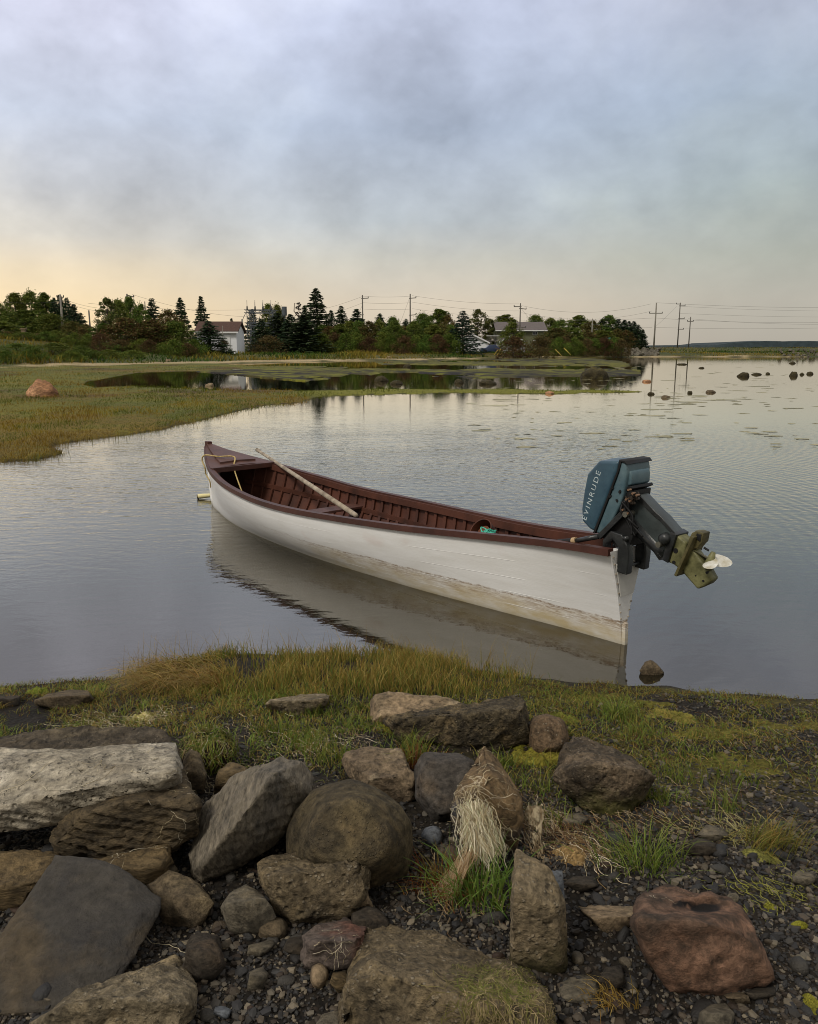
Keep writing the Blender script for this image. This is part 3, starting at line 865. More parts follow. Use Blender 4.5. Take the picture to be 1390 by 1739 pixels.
for (a, b_, rx_, rz_, an) in ((1041, 828, .006, .010, -30), (1036, 843, .012, .007, -40), (1053, 835, .007, .010, 30), (1048, 850, .009, .006, 40)):
    x_, z_ = Q(a, b_, W + .0)
    mb = MB(); V = []; n = 12
    for yy in (W - .012, W + .003):
        for k in range(n):
            th = 2 * math.pi * k / n; u_, v_ = rx_ * math.cos(th), rz_ * math.sin(th); ca, sa = math.cos(R(an)), math.sin(R(an))
            V.append((x_ + u_ * ca - v_ * sa, yy, z_ + u_ * sa + v_ * ca))
    mb.raw(V, [tuple(range(n)), tuple(range(n, 2 * n))[::-1]] + [(k, (k + 1) % n, n + (k + 1) % n, n + k) for k in range(n)])
    mb.build('cowl_hole', M_dark, low_o)
# worn lettering running up the side of the cowl
fc_ = bpy.data.curves.new('lettering', 'FONT'); fc_.body = 'EVINRUDE'; fc_.size = 1.0; fc_.extrude = 0.02; fc_.space_character = 1.35
fo = bpy.data.objects.new('lettering_tmp', fc_); COL.objects.link(fo)
bpy.context.view_layer.update()
lm = bpy.data.meshes.new_from_object(fo.evaluated_get(bpy.context.evaluated_depsgraph_get()))
bpy.data.objects.remove(fo)
lv = np.zeros(len(lm.vertices) * 3); lm.vertices.foreach_get('co', lv); lv = lv.reshape(-1, 3)
A0 = np.array(Q(996, 884, W)); A1 = np.array(Q(1021, 802, W)); dA = A1 - A0; LA = np.linalg.norm(dA); dA /= LA
up2 = np.array([-dA[1], dA[0]]);  # towards the cowl top (forward)
if up2[0] < 0: up2 = -up2
k_ = LA / (lv[:, 0].max() - lv[:, 0].min()); kz = .032 / (lv[:, 1].max() - lv[:, 1].min())
xx = A0[0] + dA[0] * (lv[:, 0] - lv[:, 0].min()) * k_ + up2[0] * lv[:, 1] * kz
zz_ = A0[1] + dA[1] * (lv[:, 0] - lv[:, 0].min()) * k_ + up2[1] * lv[:, 1] * kz
yy_ = W + .0004 + lv[:, 2] * .02
lm.vertices.foreach_set('co', np.stack([xx, yy_, zz_], -1).ravel()); lm.update()
m, t = new_mat('worn_white_letters'); ob = t.add('ShaderNodeTexCoord').outputs['Object']
finish(t, t.mix(t.ramp(t.noise(ob, 55, 4, .7), [(0.52, 0.0), (0.68, 1.0)]), s2(186, 198, 200), s2(64, 92, 106)), .6)
obj('lettering', lm, m, cap_o)
# engine block and steering gear seen under the cowl
blk = prof([(1062, 834), (1092, 830), (1090, 846), (1082, 852), (1078, 880), (1092, 905), (1084, 925), (1060, 925), (1045, 905), (1032, 910), (1030, 903), (1050, 880)], .0)
extrude_profile(blk, -.085, .085, 'power_head', M_dark, mot, .01, 2)
rr = random.Random(5); mb = MB()
for k in range(34):
    a = rr.uniform(1058, 1084); b_ = 836 + rr.uniform(0, 12) + max(0, (1085 - a)) * .8 * rr.random()
    x_, z_ = Q(a, b_, .1); s_ = rr.uniform(.006, .018)
    mb.box((x_, rr.uniform(.07, .11), z_), (s_, s_, s_ * rr.uniform(.6, 1.6)), Matrix.Rotation(rr.random() * 3, 3, 'Y'))
mb.build('engine_fittings', simple_mat('fittings', s2(84, 76, 66), .45, c2=s2(38, 34, 32), scale=30, metal=.5), mot)
M_bolt = simple_mat('bolt', s2(150, 120, 96), .4, metal=.6)
for (a, b_) in ((1068, 832), (1075, 838), (1070, 851), (1082, 841), (1064, 848), (1066, 872), (1058, 866)):
    x_, z_ = Q(a, b_, .12); MB().tube([(x_, .1, z_), (x_, .125, z_)], .0065, 8).build('bolt', M_bolt, mot, auto=40)
mb = MB()
for k in range(5):
    P = []; a0 = (rr.uniform(1056, 1070), rr.uniform(845, 860)); a1 = (rr.uniform(1062, 1090), rr.uniform(885, 915))
    for f_ in (0, .33, .66, 1):
        x_, z_ = Q(a0[0] + (a1[0] - a0[0]) * f_ + rr.gauss(0, 5), a0[1] + (a1[1] - a0[1]) * f_ + rr.gauss(0, 4), .1); P.append((x_, .1 + rr.uniform(-.02, .03), z_))
    mb.tube(curve_pts(P, 6), .006, 6)
mb.build('hose', M_dark, mot, smooth=True)
# mid section (leg)
leg_p = prof([(1069, 852), (1076, 842), (1086, 840), (1116, 872), (1123, 878), (1147, 906), (1141, 928), (1131, 950), (1122, 947), (1104, 915), (1066, 868)], .045)
leg_o = extrude_profile(leg_p, -.05, .05, 'exhaust_leg', M_grey, mot, .014, 3)
lp = prof([(1079, 845), (1087, 841), (1117, 872), (1124, 878), (1147, 905), (1144, 909), (1120, 883), (1114, 879)], .052)
extrude_profile(lp, .048, .056, 'leg_flange', M_black, leg_o, .002, 1)
fl2 = prof([(1141, 902), (1151, 908), (1136, 956), (1126, 950)], .05); extrude_profile(fl2, -.062, .062, 'leg_collar', M_black, leg_o, .006, 2)
# swivel housing and tilt tube
x0_, z0_ = Q(1068, 880, .03); x1_, z1_ = Q(1118, 930, .03); x2_, z2_ = Q(1129, 943, .03)
mb = MB(); mb.tube([(x0_, .02, z0_), (x1_, .02, z1_), (x2_, .02, z2_)], [.05, .04, .045], 14); mb.build('swivel_tube', M_black, mot, smooth=True)
x0_, z0_ = Q(1128, 915, .075)
mb = MB(); mb.tube([(x0_, .03, z0_), (x0_, .085, z0_), (x0_, .095, z0_)], [.034, .03, .016], 16); mb.build('rubber_mount', M_black, mot, smooth=True)
mb = MB(); x0_, z0_ = Q(1122, 924, .075); mb.tube([(x0_, .05, z0_), (x0_, .1, z0_)], .016, 12); M_steel = simple_mat('steel', s2(128, 126, 116), .35, metal=.7); mb.build('pivot_bolt', M_steel, mot, auto=40)
mb = MB(); x0_, z0_ = Q(1066, 873, .1); mb.tube([(x0_, .05, z0_), (x0_, .125, z0_)], .016, 12); mb.build('pivot_bolt', M_steel, mot, auto=40)
br = prof([(1040, 890), (1068, 868), (1074, 876), (1085, 905), (1064, 915), (1040, 918), (1022, 912)], .06); extrude_profile(br, -.075, .075, 'tilt_bracket', M_black, mot, .008, 2)
# transom clamps: two hooked arms, each with a screw
for sg in (-1, 1):
    yc = sg * .083
    cl = [(-.085, .45), (-.018, .455), (-.018, .60), (.02, .635), (.062, .60), (.062, .53), (.085, .53), (.088, .62), (.04, .685), (-.04, .675), (-.08, .62), (-.092, .55)]
    ca = extrude_profile(cl, yc - .027, yc + .027, 'clamp_bracket', M_black, mot, .01, 3)
    mb = MB(); mb.tube([(.065, yc, .555), (.12, yc, .555)], .009, 8); mb.box((.125, yc, .555), (.012, .07, .014)); mb.build('clamp_screw', M_grey, ca)
mb = MB(); mb.tube([(-.055, -.1, .49), (-.055, .1, .49)], .009, 8); mb.build('tilt_rod', M_black, mot, smooth=True)
mb = MB(); mb.tube([(-.06, -.11, .655), (-.06, .11, .655)], .014, 10); mb.build('tilt_rod', M_black, mot, smooth=True)
# tiller
def QP(px, py, off, dy=0): a = Q(px, py, off); return (a[0], off + dy, a[1])
mb = MB(); mb.tube([QP(1016, 911, .12), QP(976, 919, .13)], [.016, .014], 10); tlo = mb.build('tiller_arm', M_black, mot, smooth=True)
mb = MB(); mb.tube([QP(977, 918.5, .13), QP(973, 919, .13), QP(958, 920, .13), QP(948, 919.5, .13)], [.017, .019, .018, .013], 12); mb.build('tiller_grip', M_dark, tlo, smooth=True)
mb = MB(); mb.tube([QP(979, 918, .13), QP(973, 918.6, .13)], .0205, 12); mb.build('grip_ring', simple_mat('tan_tape', s2(178, 152, 116), .8), tlo, auto=40)
mb = MB(); mb.bar(QP(1018, 912, .11), QP(1062, 868, .11), .02, .03); mb.bar(QP(1030, 925, .1), QP(1034, 904, .1), .012, .016); mb.build('steering_arm', M_black, mot, bevel=.003)
# gearcase, cavitation plate, skeg, propeller
g_p = prof([(1150, 908), (1166, 922), (1164, 938), (1157, 970), (1147, 960), (1134, 954)], .04)
gc_o = extrude_profile(g_p, -.045, .045, 'gearcase', M_olive, mot, .012, 3)
g2 = prof([(1168, 934), (1179, 934), (1196, 958), (1211, 985), (1203, 993), (1185, 1001), (1163, 976), (1157, 965)], .03)
sk_o = extrude_profile(g2, -.034, .034, 'lower_gearcase', M_olive, gc_o, .014, 3)
mb = MB(); p_a = Vector(QP(1190, 908, 0)); p_b = Vector(QP(1160, 974, 0)); d_ = (p_b - p_a); mid_ = (p_a + p_b) / 2
dd = d_.normalized(); nn_ = dd.cross(Vector((0, 1, 0)))
rotm = Matrix((dd, Vector((0, 1, 0)), nn_)).transposed()
mb.box(mid_, (d_.length, .15, .016), rotm)
mb.box(p_a + dd * .03 - nn_ * .0, (.09, .05, .05), rotm)
mb.build('cavitation_plate', M_olive2, gc_o, bevel=.006)
ex = prof([(1168, 917), (1174, 905), (1182, 902), (1194, 906), (1191, 922), (1182, 932), (1168, 930)], .04); extrude_profile(ex, -.035, .035, 'exhaust_snout', M_olive2, gc_o, .008, 2)
exh = prof([(1183, 906), (1191, 908), (1189, 920), (1182, 915)], .041); extrude_profile(exh, .03, .041, 'exhaust_port', M_dark, gc_o, .002, 1)
for (a, b_, r_) in ((1148, 935, .014), (1145, 955, .010), (1199, 973, .007), (1193, 987, .006), (1180, 978, .004)):
    x_, z_ = Q(a, b_, .045); mb = MB(); mb.tube([(x_, .02, z_), (x_, .048 if a < 1160 else .037, z_)], r_, 10); mb.build('drain_hole', M_dark, gc_o, auto=40)
hub_a = Vector(QP(1205, 957, 0.01)); hub_b = Vector(QP(1212, 938, 0.01)); hd = (hub_b - hub_a).normalized()
M_prop = simple_mat('scuffed_propeller', s2(218, 218, 212), .35, c2=s2(170, 162, 138), scale=22, spec=.5)
prop = MB(); prop.tube([hub_a - hd * .03, hub_a, hub_a + hd * .03, hub_b], [.024, .024, .02, .012], 14); prop = prop.build('propeller', M_olive, gc_o, smooth=True)
e1 = hd.orthogonal().normalized(); e2 = hd.cross(e1)
yax = Vector((0, 1, 0)); e1 = (yax - hd * yax.dot(hd)).normalized(); e2 = hd.cross(e1)
for k in range(3):
    V = []; Fs = []; th0 = k * 2 * math.pi / 3 + R(150); nr_, nc_ = 9, 7
    for side in (0, 1):
        for i in range(nr_):
            f_ = i / (nr_ - 1); rad = .018 + .105 * f_; wd = .040 * math.sin(math.pi * min(1, .22 + f_ * .70)) ** .6 * (1 if f_ < .97 else .6)
            for j in range(nc_):
                g_ = j / (nc_ - 1) * 2 - 1; thk = .0028 * (1 - g_ * g_) * (1 - .6 * f_) * (1 if side else -1)
                tw_ = R(36 - 14 * f_); th = th0 + g_ * wd * math.cos(tw_) / rad
                c_ = e1 * math.cos(th) + e2 * math.sin(th)
                V.append(hub_a + hd * (.022 + g_ * wd * math.sin(tw_) + thk) + c_ * rad)
    for side in (0, 1):
        for i in range(nr_ - 1):
            for j in range(nc_ - 1):
                a = side * nr_ * nc_ + i * nc_ + j; Fs.append((a, a + 1, a + nc_ + 1, a + nc_))
    MB().raw(V, Fs).build('blade', M_prop, prop, smooth=True)
mb = MB(); mb.tube([QP(1204, 935, .0), QP(1196, 930, .0)], .006, 6); mb.build('shaft_pin', M_dark, gc_o)

# ================================================================== ROCKS ON THE SHORE
def rock_mat(name, a, b, c_=None, speck=0.0, dark=0.0, moss=0.0, strata=None, bump=0.6, scale=6.0, rough=0.88, pits=0.0, mosscol=None, spk_scale=70, con=1.0):
    m, t = new_mat(name); ob = t.add('ShaderNodeTexCoord').outputs['Object']
    src = t.mapping(ob, strata[0], strata[1]) if strata else ob
    n = t.noise(src, scale, 8, 0.62, 0.4); f = t.noise(src, scale * 7, 6, 0.7)
    col = t.mix(t.ramp(n, [(0.36, 0.0), (0.66, 1.0)]), a, b)
    if c_: col = t.mix(t.ramp(t.noise(t.mapping(ob, loc=(5, 1, 3)), scale * 0.8, 5, 0.6), [(0.52, 0.0), (0.66, 0.85)]), col, c_)
    fm = t.ramp(f, [(0.3, (1 - .7 * con,) * 3 + (1,)), (0.7, (1 + 1.1 * con, 1 + 1.05 * con, 1 + .97 * con, 1))])
    col = t.mix(1.0, col, fm, 'MULTIPLY')
    vo_ = t.add('ShaderNodeTexVoronoi', Vector=ob, Scale=float(spk_scale))
    h_ = t.math('ADD', t.math('MULTIPLY', f, 1.0), t.math('MULTIPLY', n, 1.2))
    if speck:
        sm = t.math('MULTIPLY', t.ramp(vo_.outputs['Distance'], [(0.18, 1.0), (0.34, 0.0)]), t.ramp(t.noise(ob, scale * 3, 4, 0.6), [(0.45, 0.0), (0.6, 1.0)]))
        col = t.mix(t.math('MULTIPLY', sm, speck), col, s2(172, 160, 138))
        h_ = t.math('ADD', h_, t.math('MULTIPLY', sm, 0.35))
    if dark:
        dn_ = t.noise(t.mapping(ob, loc=(9, 4, 2)), scale * 2.2, 8, 0.75)
        col = t.mix(t.math('MULTIPLY', t.ramp(dn_, [(0.48, 0.0), (0.60, 1.0)]), dark), col, s2(40, 36, 30))
    if pits:
        v2 = t.add('ShaderNodeTexVoronoi', Vector=ob, Scale=38.0)
        pm = t.ramp(v2.outputs['Distance'], [(0.1, 1.0), (0.3, 0.0)]); h_ = t.math('SUBTRACT', h_, t.math('MULTIPLY', pm, pits))
    if moss:
        z = t.add('ShaderNodeSeparateXYZ', i0=ob).outputs[2]
        mm = t.math('MULTIPLY', t.ramp(t.math('ADD', z, t.math('MULTIPLY', t.math('SUBTRACT', t.noise(ob, 11, 6, 0.7), 0.5), 0.28)), [(moss * .5, 1.0), (moss, 0.0)]), 0.9)
        col = t.mix(mm, col, mosscol or s2(84, 84, 26))
    hs_ = t.add('ShaderNodeHueSaturation', Color=col, Saturation=0.96); col = hs_.outputs[0]
    if name == 'red_sandstone': col = t.mix(t.add('ShaderNodeAttribute', {'attribute_name': 'stain'}).outputs['Fac'], col, s2(26, 24, 24))
    finish(t, col, rough, h_, min(bump * 1.3, 1.0), 0.02, 0.25)
    return m


GRN = rock_mat('lichen_granite', s2(128, 116, 94), s2(88, 80, 64), s2(142, 126, 96), speck=.8, dark=.55, bump=.8, scale=7, pits=.4)
GRN2 = rock_mat('gritty_granite', s2(114, 101, 78), s2(80, 71, 56), s2(130, 114, 84), speck=.7, dark=.35, bump=.9, scale=9, pits=.5)
LICH = rock_mat('dark_lichen_stone', s2(92, 82, 62), s2(56, 50, 40), s2(120, 104, 76), speck=.35, dark=.85, bump=.9, scale=10, pits=.5)
MOSSY = rock_mat('mossy_stone', s2(98, 86, 70), s2(60, 52, 42), s2(120, 104, 84), speck=.55, dark=.6, moss=.30, bump=.9, scale=9, pits=.5)
SLATE = rock_mat('blue_slate', s2(66, 62, 56), s2(52, 50, 49), s2(80, 69, 52), dark=.25, con=.45, bump=.6, scale=5.5, strata=((1, 1.4, 1), (.4, .3, .5)), rough=.7)
SLATE2 = rock_mat('leaning_slate', s2(112, 104, 90), s2(82, 78, 72), s2(100, 93, 80), bump=.7, scale=3.5, strata=((3.5, .8, 1.4), (0, .7, 0.3)), rough=.75)
SHALE = rock_mat('brown_shale', s2(104, 88, 60), s2(72, 61, 44), s2(116, 98, 68), dark=.35, bump=.8, scale=5, strata=((1, 1, 3.2), (0.1, .15, 0)))
SHALE2 = rock_mat('dark_brown_shale', s2(92, 80, 60), s2(62, 54, 42), s2(104, 90, 66), dark=.5, bump=.9, scale=6, strata=((1, 1, 3.0), (0.1, .15, 0)))
CONC = rock_mat('weathered_slab', s2(152, 145, 130), s2(116, 108, 94), s2(164, 158, 147), dark=.3, speck=.3, bump=.8, scale=4, pits=.5)
CONCD = rock_mat('blackened_slab', s2(80, 72, 60), s2(54, 48, 40), s2(100, 90, 72), dark=.6, speck=.3, bump=.8, scale=6, pits=.4)
BLD = rock_mat('olive_boulder', s2(84, 74, 52), s2(62, 55, 42), s2(96, 82, 56), dark=.5, speck=.12, bump=.7, scale=5, spk_scale=110)
RED = rock_mat('red_sandstone', s2(104, 78, 62), s2(82, 65, 54), s2(66, 56, 48), dark=.7, bump=.5, scale=4.5)
TAN = rock_mat('tan_stone', s2(130, 112, 88), s2(98, 86, 68), s2(140, 126, 100), dark=.25, bump=.6, scale=6)
BRN = rock_mat('brown_stone', s2(92, 80, 62), s2(68, 60, 48), s2(104, 92, 70), dark=.3, bump=.6, scale=8)
GRY = rock_mat('grey_stone', s2(92, 86, 74), s2(68, 64, 56), s2(100, 90, 70), dark=.25, bump=.55, scale=7)
DRK = rock_mat('dark_stone', s2(58, 52, 44), s2(42, 38, 34), s2(70, 58, 44), bump=.6, scale=8)
BLU = rock_mat('blue_grey_stone', s2(84, 88, 94), s2(66, 70, 76), bump=.3, scale=8, rough=.6)
ROCKS = {}


def rock(name, label, mat, sil, base=None, tilt=.15, thick=.2, bulge=.035, pts=(), rnd=1, amp=.012, freq=7, strata=0.0, seed=0, res=.012, ring=.82, facets=None, dents=(), ridge=None, dYoff=0.0, sink=10, group=None, cat='rock'):
    sil = [tuple(p) for p in sil]; ys = [p[1] for p in sil]; ymx, ymn = max(ys), min(ys)
    if base is None:
        k = int(np.argmax(ys)); base = sil[k]
    Y0 = on_ground(*base)[1] + dYoff
    cxm, cym = np.mean([p[0] for p in sil]), np.mean(ys); P = []
    ang = rnd <= 4 and bulge <= .07
    if ang and ridge is None and tilt > 0: ridge = .5 + .12 * math.sin(seed * 2.7)
    if not ang: ridge = 0
    def dyf(f):
        if not ridge: return tilt * f
        return .12 * tilt * f / ridge if f < ridge else .12 * tilt + (f - ridge) / (1 - ridge) * tilt * 1.05
    if ridge:
        ring = max(ring, .93); bulge = min(bulge, .018); rs_ = np.random.default_rng(700 + seed); yr0 = ymx - ridge * (ymx - ymn); xs_ = []
        for (a1, b1), (a2, b2) in zip(sil, sil[1:] + sil[:1]):
            if (b1 > yr0) != (b2 > yr0): xs_.append(a1 + (yr0 - b1) / (b2 - b1) * (a2 - a1))
        if len(xs_) >= 2:
            xa, xb = min(xs_), max(xs_); slp = rs_.uniform(-.12, .12) * (ymx - ymn)
            for u_ in (.04, .3, .62, .96): P.append(at_Y(xa + (xb - xa) * u_, yr0 + slp * (u_ - .5) * 2 + rs_.uniform(-.05, .05) * (ymx - ymn), Y0 + rs_.uniform(-.025, .0)))
    for (x, y) in sil:
        f = (ymx - y) / max(ymx - ymn, 1); yy = y + (sink if f < 0.25 else 0)
        P.append(at_Y(cxm + (x - cxm) * 1.025, cym + (yy - cym) * 1.02, Y0 + dyf(f)))
        xr, yr = cxm + (x - cxm) * ring, cym + (y - cym) * ring; fr2 = (ymx - yr) / max(ymx - ymn, 1)
        if bulge: P.append(at_Y(xr, yr, Y0 + dyf(fr2) - bulge))
        P.append(at_Y(cxm + (x - cxm) * .85, cym + (y - cym) * .85 + 6, Y0 + dyf(fr2) + thick))
    for (x, y, d) in pts: P.append(at_Y(x, y, Y0 + d))
    bm = bmesh.new()
    for p in P: bm.verts.new(p)
    r_ = bmesh.ops.convex_hull(bm, input=bm.verts)
    bmesh.ops.delete(bm, geom=[v for v in bm.verts if not v.link_faces], context='VERTS')
    bmesh.ops.triangulate(bm, faces=bm.faces)
    sz = max((Vector(a) - Vector(b)).length for a in P[:3] for b in P)
    res = max(res, sz / 85)
    facets = (0 if rnd > 4 else 5) if facets is None else facets
    if rnd <= 4 and bulge <= .07: rnd = 0
    for _ in range(9):
        es = [e for e in bm.edges if e.calc_length() > res * 1.45]
        if not es: break
        bmesh.ops.subdivide_edges(bm, edges=es, cuts=1, use_grid_fill=False)
        bmesh.ops.triangulate(bm, faces=[f for f in bm.faces if len(f.verts) > 3])
    bmesh.ops.beautify_fill(bm, faces=bm.faces, edges=bm.edges) if False else None
    for _ in range(rnd): bmesh.ops.smooth_vert(bm, verts=bm.verts, factor=0.5, use_axis_x=True, use_axis_y=True, use_axis_z=True)
    bm.normal_update(); bmesh.ops.recalc_face_normals(bm, faces=bm.faces)
    V = np.array([v.co for v in bm.verts]); N = np.array([v.normal for v in bm.verts])
    c0_ = V.mean(0)
    if ((V - c0_) * N).sum(1).mean() < 0: N = -N
    rg_ = np.random.default_rng(900 + seed)
    for _ in range(facets):
        d_ = rg_.normal(size=3); d_[1] = -abs(d_[1]); d_ /= np.linalg.norm(d_); pr_ = (V - c0_) @ d_; lim = pr_.max() * rg_.uniform(.86, .96); V = V - np.clip(pr_ - lim, 0, 9)[:, None] * d_
    q_ = V * freq + seed * 13.7
    n1_ = fbm(q_, 4, seed, .55); n2_ = fbm(V * freq * 3.1 + seed, 3, seed + 5, .6)
    ridge = 1 - np.abs(fbm(V * freq * .55 + seed * 3.1, 3, seed + 9)) * 2
    disp = amp * (.5 * n1_ + .55 * n2_ + .35) - amp * 1.1 * np.clip(ridge - .6, 0, 1) * 2 + amp * .45 * fbm(V * freq * 7 + seed, 2, seed + 11)
    if strata:
        ax = np.array([.25, .2, 1.0]); ax /= np.linalg.norm(ax)
        u = V @ ax / .028 + 1.4 * fbm(V * 5 + seed, 3, seed + 2); st_ = np.abs((u % 1) - .5) * 2
        disp += strata * (sst(st_, .1, .5) - .6) * (1 - np.abs(N @ ax)) * (0.5 + 0.5 * vn(np.stack([np.floor(u), u * 0, u * 0], -1), seed + 3))
    V = V + N * disp[:, None]
    stain_ = np.zeros(len(V))
    for (da, db_, drx, dry, dd_) in dents:
        qx, qy = proj(V[:, 0], V[:, 1], V[:, 2]); e_ = np.exp(-(((qx - da) / drx) ** 2 + ((qy - db_) / dry) ** 2) * 1.2) * (V[:, 1] < c0_[1] + .05)
        V = V + e_[:, None] * dd_ * np.array([0, .75, -.65]); stain_ = np.maximum(stain_, sst(e_ + .25 * fbm(V * 30, 3, 5), .45, .7))
    o0 = np.array([V[:, 0].mean(), V[:, 1].mean(), V[:, 2].min()])
    for v, p in zip(bm.verts, V - o0): v.co = p
    for f in bm.faces: f.smooth = True
    for e in bm.edges:
        e.smooth = True
    me = bpy.data.meshes.new(name); bm.to_mesh(me)
    if dents:
        at_ = me.attributes.new('stain', 'FLOAT', 'POINT'); at_.data.foreach_set('value', stain_.astype(np.float32))
    bvh = BVHTree.FromBMesh(bm); bm.free()
    o = obj(name, me, mat, None, tuple(o0)); tag(o, label, cat, group); ROCKS[label] = (o, bvh, Vector(o0), sil)
    return o


rock('stone_slab', 'blackened flat stone slab just behind the pale cracked slab at the left edge', CONCD,
     [(-90, 1300), (-90, 1262), (0, 1264), (112, 1237), (180, 1234), (247, 1235), (281, 1247), (294, 1268), (310, 1310), (300, 1350), (100, 1370)], base=(150, 1462), dYoff=.05, tilt=.42, thick=.12, bulge=0, ridge=0, amp=.010, seed=1, strata=.006)
rock('stone_slab', 'large pale flat slab topping the stack at the left edge', CONC,
     [(-90, 1418), (-90, 1290), (0, 1274), (120, 1272), (292, 1266), (304, 1300), (305, 1350), (300, 1366), (262, 1374), (210, 1371), (112, 1393), (26, 1411)], base=(150, 1462), dYoff=-.01, tilt=.30, thick=.1, bulge=0, ridge=0,
     pts=[(-90, 1388, -.01), (0, 1376, -.01), (90, 1352, -.01), (213, 1328, -.005), (301, 1314, .0)], amp=.009, seed=2, strata=.018, sink=0, rnd=1)
rock('stone_slab', 'brown layered slab directly under the large pale slab', SHALE2,
     [(84, 1412), (90, 1452), (157, 1458), (240, 1448), (299, 1442), (331, 1417), (335, 1364), (312, 1304), (296, 1300), (200, 1360), (100, 1395)], base=(170, 1480), tilt=.22, thick=.25, bulge=.03, amp=.012, seed=3, strata=.022, rnd=1, sink=0)
rock('stone_block', 'brown shale block at the left edge behind the big blue grey slate', SHALE,
     [(-90, 1550), (-90, 1446), (0, 1446), (96, 1452), (112, 1475), (70, 1500), (40, 1538), (0, 1542)], tilt=.12, thick=.3, bulge=.03, amp=.012, seed=4, strata=.012, rnd=1, base=(40, 1545))
rock('stone_block', 'tan brown shale block with string on it below the stacked slabs', SHALE,
     [(150, 1464), (205, 1456), (284, 1434), (291, 1466), (268, 1500), (240, 1530), (180, 1510)], tilt=.1, thick=.25, bulge=.04, amp=.01, seed=5, strata=.01, rnd=1, base=(250, 1525))
rock('slate_plate', 'big dark blue grey slate plate leaning in the bottom left corner', SLATE,
     [(-60, 1735), (-60, 1690), (0, 1600), (38, 1548), (95, 1456), (155, 1462), (184, 1476), (200, 1476), (272, 1524), (264, 1555), (248, 1588), (228, 1620), (202, 1664), (150, 1695), (83, 1724), (0, 1718)], tilt=.34, thick=.10, bulge=.012, ring=.93, ridge=0,
     amp=.007, freq=5, seed=6, rnd=2, sink=0, strata=.008)
rock('granite_block', 'speckled granite block cut by the bottom edge right of the big slate plate', GRN,
     [(40, 1790), (58, 1738), (137, 1686), (200, 1660), (295, 1626), (314, 1648), (329, 1679), (326, 1715), (306, 1745), (280, 1790)], base=(200, 1760), tilt=.16, thick=.16, bulge=.02, amp=.011, freq=12, seed=7, rnd=2)
rock('slate_boulder', 'long grey slate boulder leaning diagonally beside the stacked slabs', SLATE2,
     [(322, 1480), (330, 1440), (342, 1404), (345, 1372), (397, 1320), (440, 1302), (480, 1289), (512, 1296), (530, 1322), (526, 1348), (497, 1392), (465, 1432), (410, 1466), (345, 1497)], tilt=.26, thick=.2, bulge=.03, ring=.9, ridge=0, pts=[(470, 1312, .06), (400, 1400, -.05), (345, 1470, -.04)],
     amp=.010, freq=7, seed=8, rnd=1, strata=.009, sink=0)
rock('boulder', 'large smooth rounded olive brown boulder at the centre of the rocks', BLD,
     [(486, 1470), (488, 1420), (500, 1380), (530, 1340), (560, 1328), (600, 1326), (645, 1342), (680, 1370), (700, 1400), (703, 1440), (690, 1475), (640, 1500), (560, 1510)], tilt=.16, thick=.3, bulge=.15, ring=.6, amp=.010, freq=4, seed=9, rnd=12)
rock('granite_block', 'pebbly crusted granite block in front of the rounded olive boulder', GRN2,
     [(441, 1468), (470, 1455), (520, 1443), (557, 1439), (600, 1452), (625, 1465), (627, 1505), (596, 1544), (560, 1560), (496, 1569), (462, 1530), (443, 1497)], tilt=.2, thick=.16, bulge=.04, ring=.8, pts=[(470, 1500, .0), (600, 1500, .0)], amp=.012, freq=12, seed=10, rnd=1)
rock('stone', 'small brown angular stone right of the big slate plate', BRN,
     [(252, 1504), (288, 1481), (315, 1490), (336, 1502), (362, 1535), (340, 1560), (317, 1576), (280, 1560)], tilt=.1, thick=.14, bulge=.05, amp=.008, freq=10, seed=11, rnd=3)
rock('stone', 'grey brown cobble left of the crusted granite block', GRY,
     [(377, 1542), (392, 1518), (418, 1503), (445, 1520), (470, 1556), (455, 1575), (425, 1586), (394, 1580)], tilt=.08, thick=.12, bulge=.05, amp=.005, freq=8, seed=12, rnd=4)
rock('stone', 'small rounded brown cobble below the crusted granite block', BRN,
     [(434, 1585), (440, 1566), (458, 1556), (482, 1556), (491, 1572), (484, 1590), (455, 1593)], tilt=.05, thick=.07, bulge=.03, amp=.003, freq=12, seed=13, rnd=6, res=.01)
rock('stone', 'dark brown angular stone with a white string end beside it', DRK,
     [(306, 1650), (320, 1600), (335, 1583), (368, 1590), (380, 1640), (360, 1658), (330, 1666)], tilt=.1, thick=.1, bulge=.03, amp=.008, freq=10, seed=14, rnd=2)
rock('stone', 'purplish grey stone with white strands left of the mossy front block', rock_mat('purple_stone', s2(92, 82, 76), s2(70, 62, 58), s2(98, 66, 54), bump=.6, scale=8),
     [(510, 1620), (516, 1590), (545, 1572), (590, 1560), (622, 1575), (622, 1610), (598, 1640), (560, 1645), (520, 1636)], tilt=.12, thick=.12, bulge=.03, amp=.009, freq=10, seed=15, rnd=2, strata=.006)
rock('granite_block', 'huge gritty brown block draped with dried weed at the bottom centre', GRN2,
     [(560, 1790), (582, 1702), (593, 1645), (611, 1612), (622, 1573), (650, 1574), (679, 1587), (726, 1585), (766, 1605), (834, 1630), (900, 1656), (932, 1678), (940, 1720), (940, 1790)], base=(760, 1790), tilt=.28, thick=.2, bulge=.05, ring=.85,
     pts=[(640, 1660, .02), (800, 1690, .02)], amp=.014, freq=9, seed=16, rnd=2, res=.011)
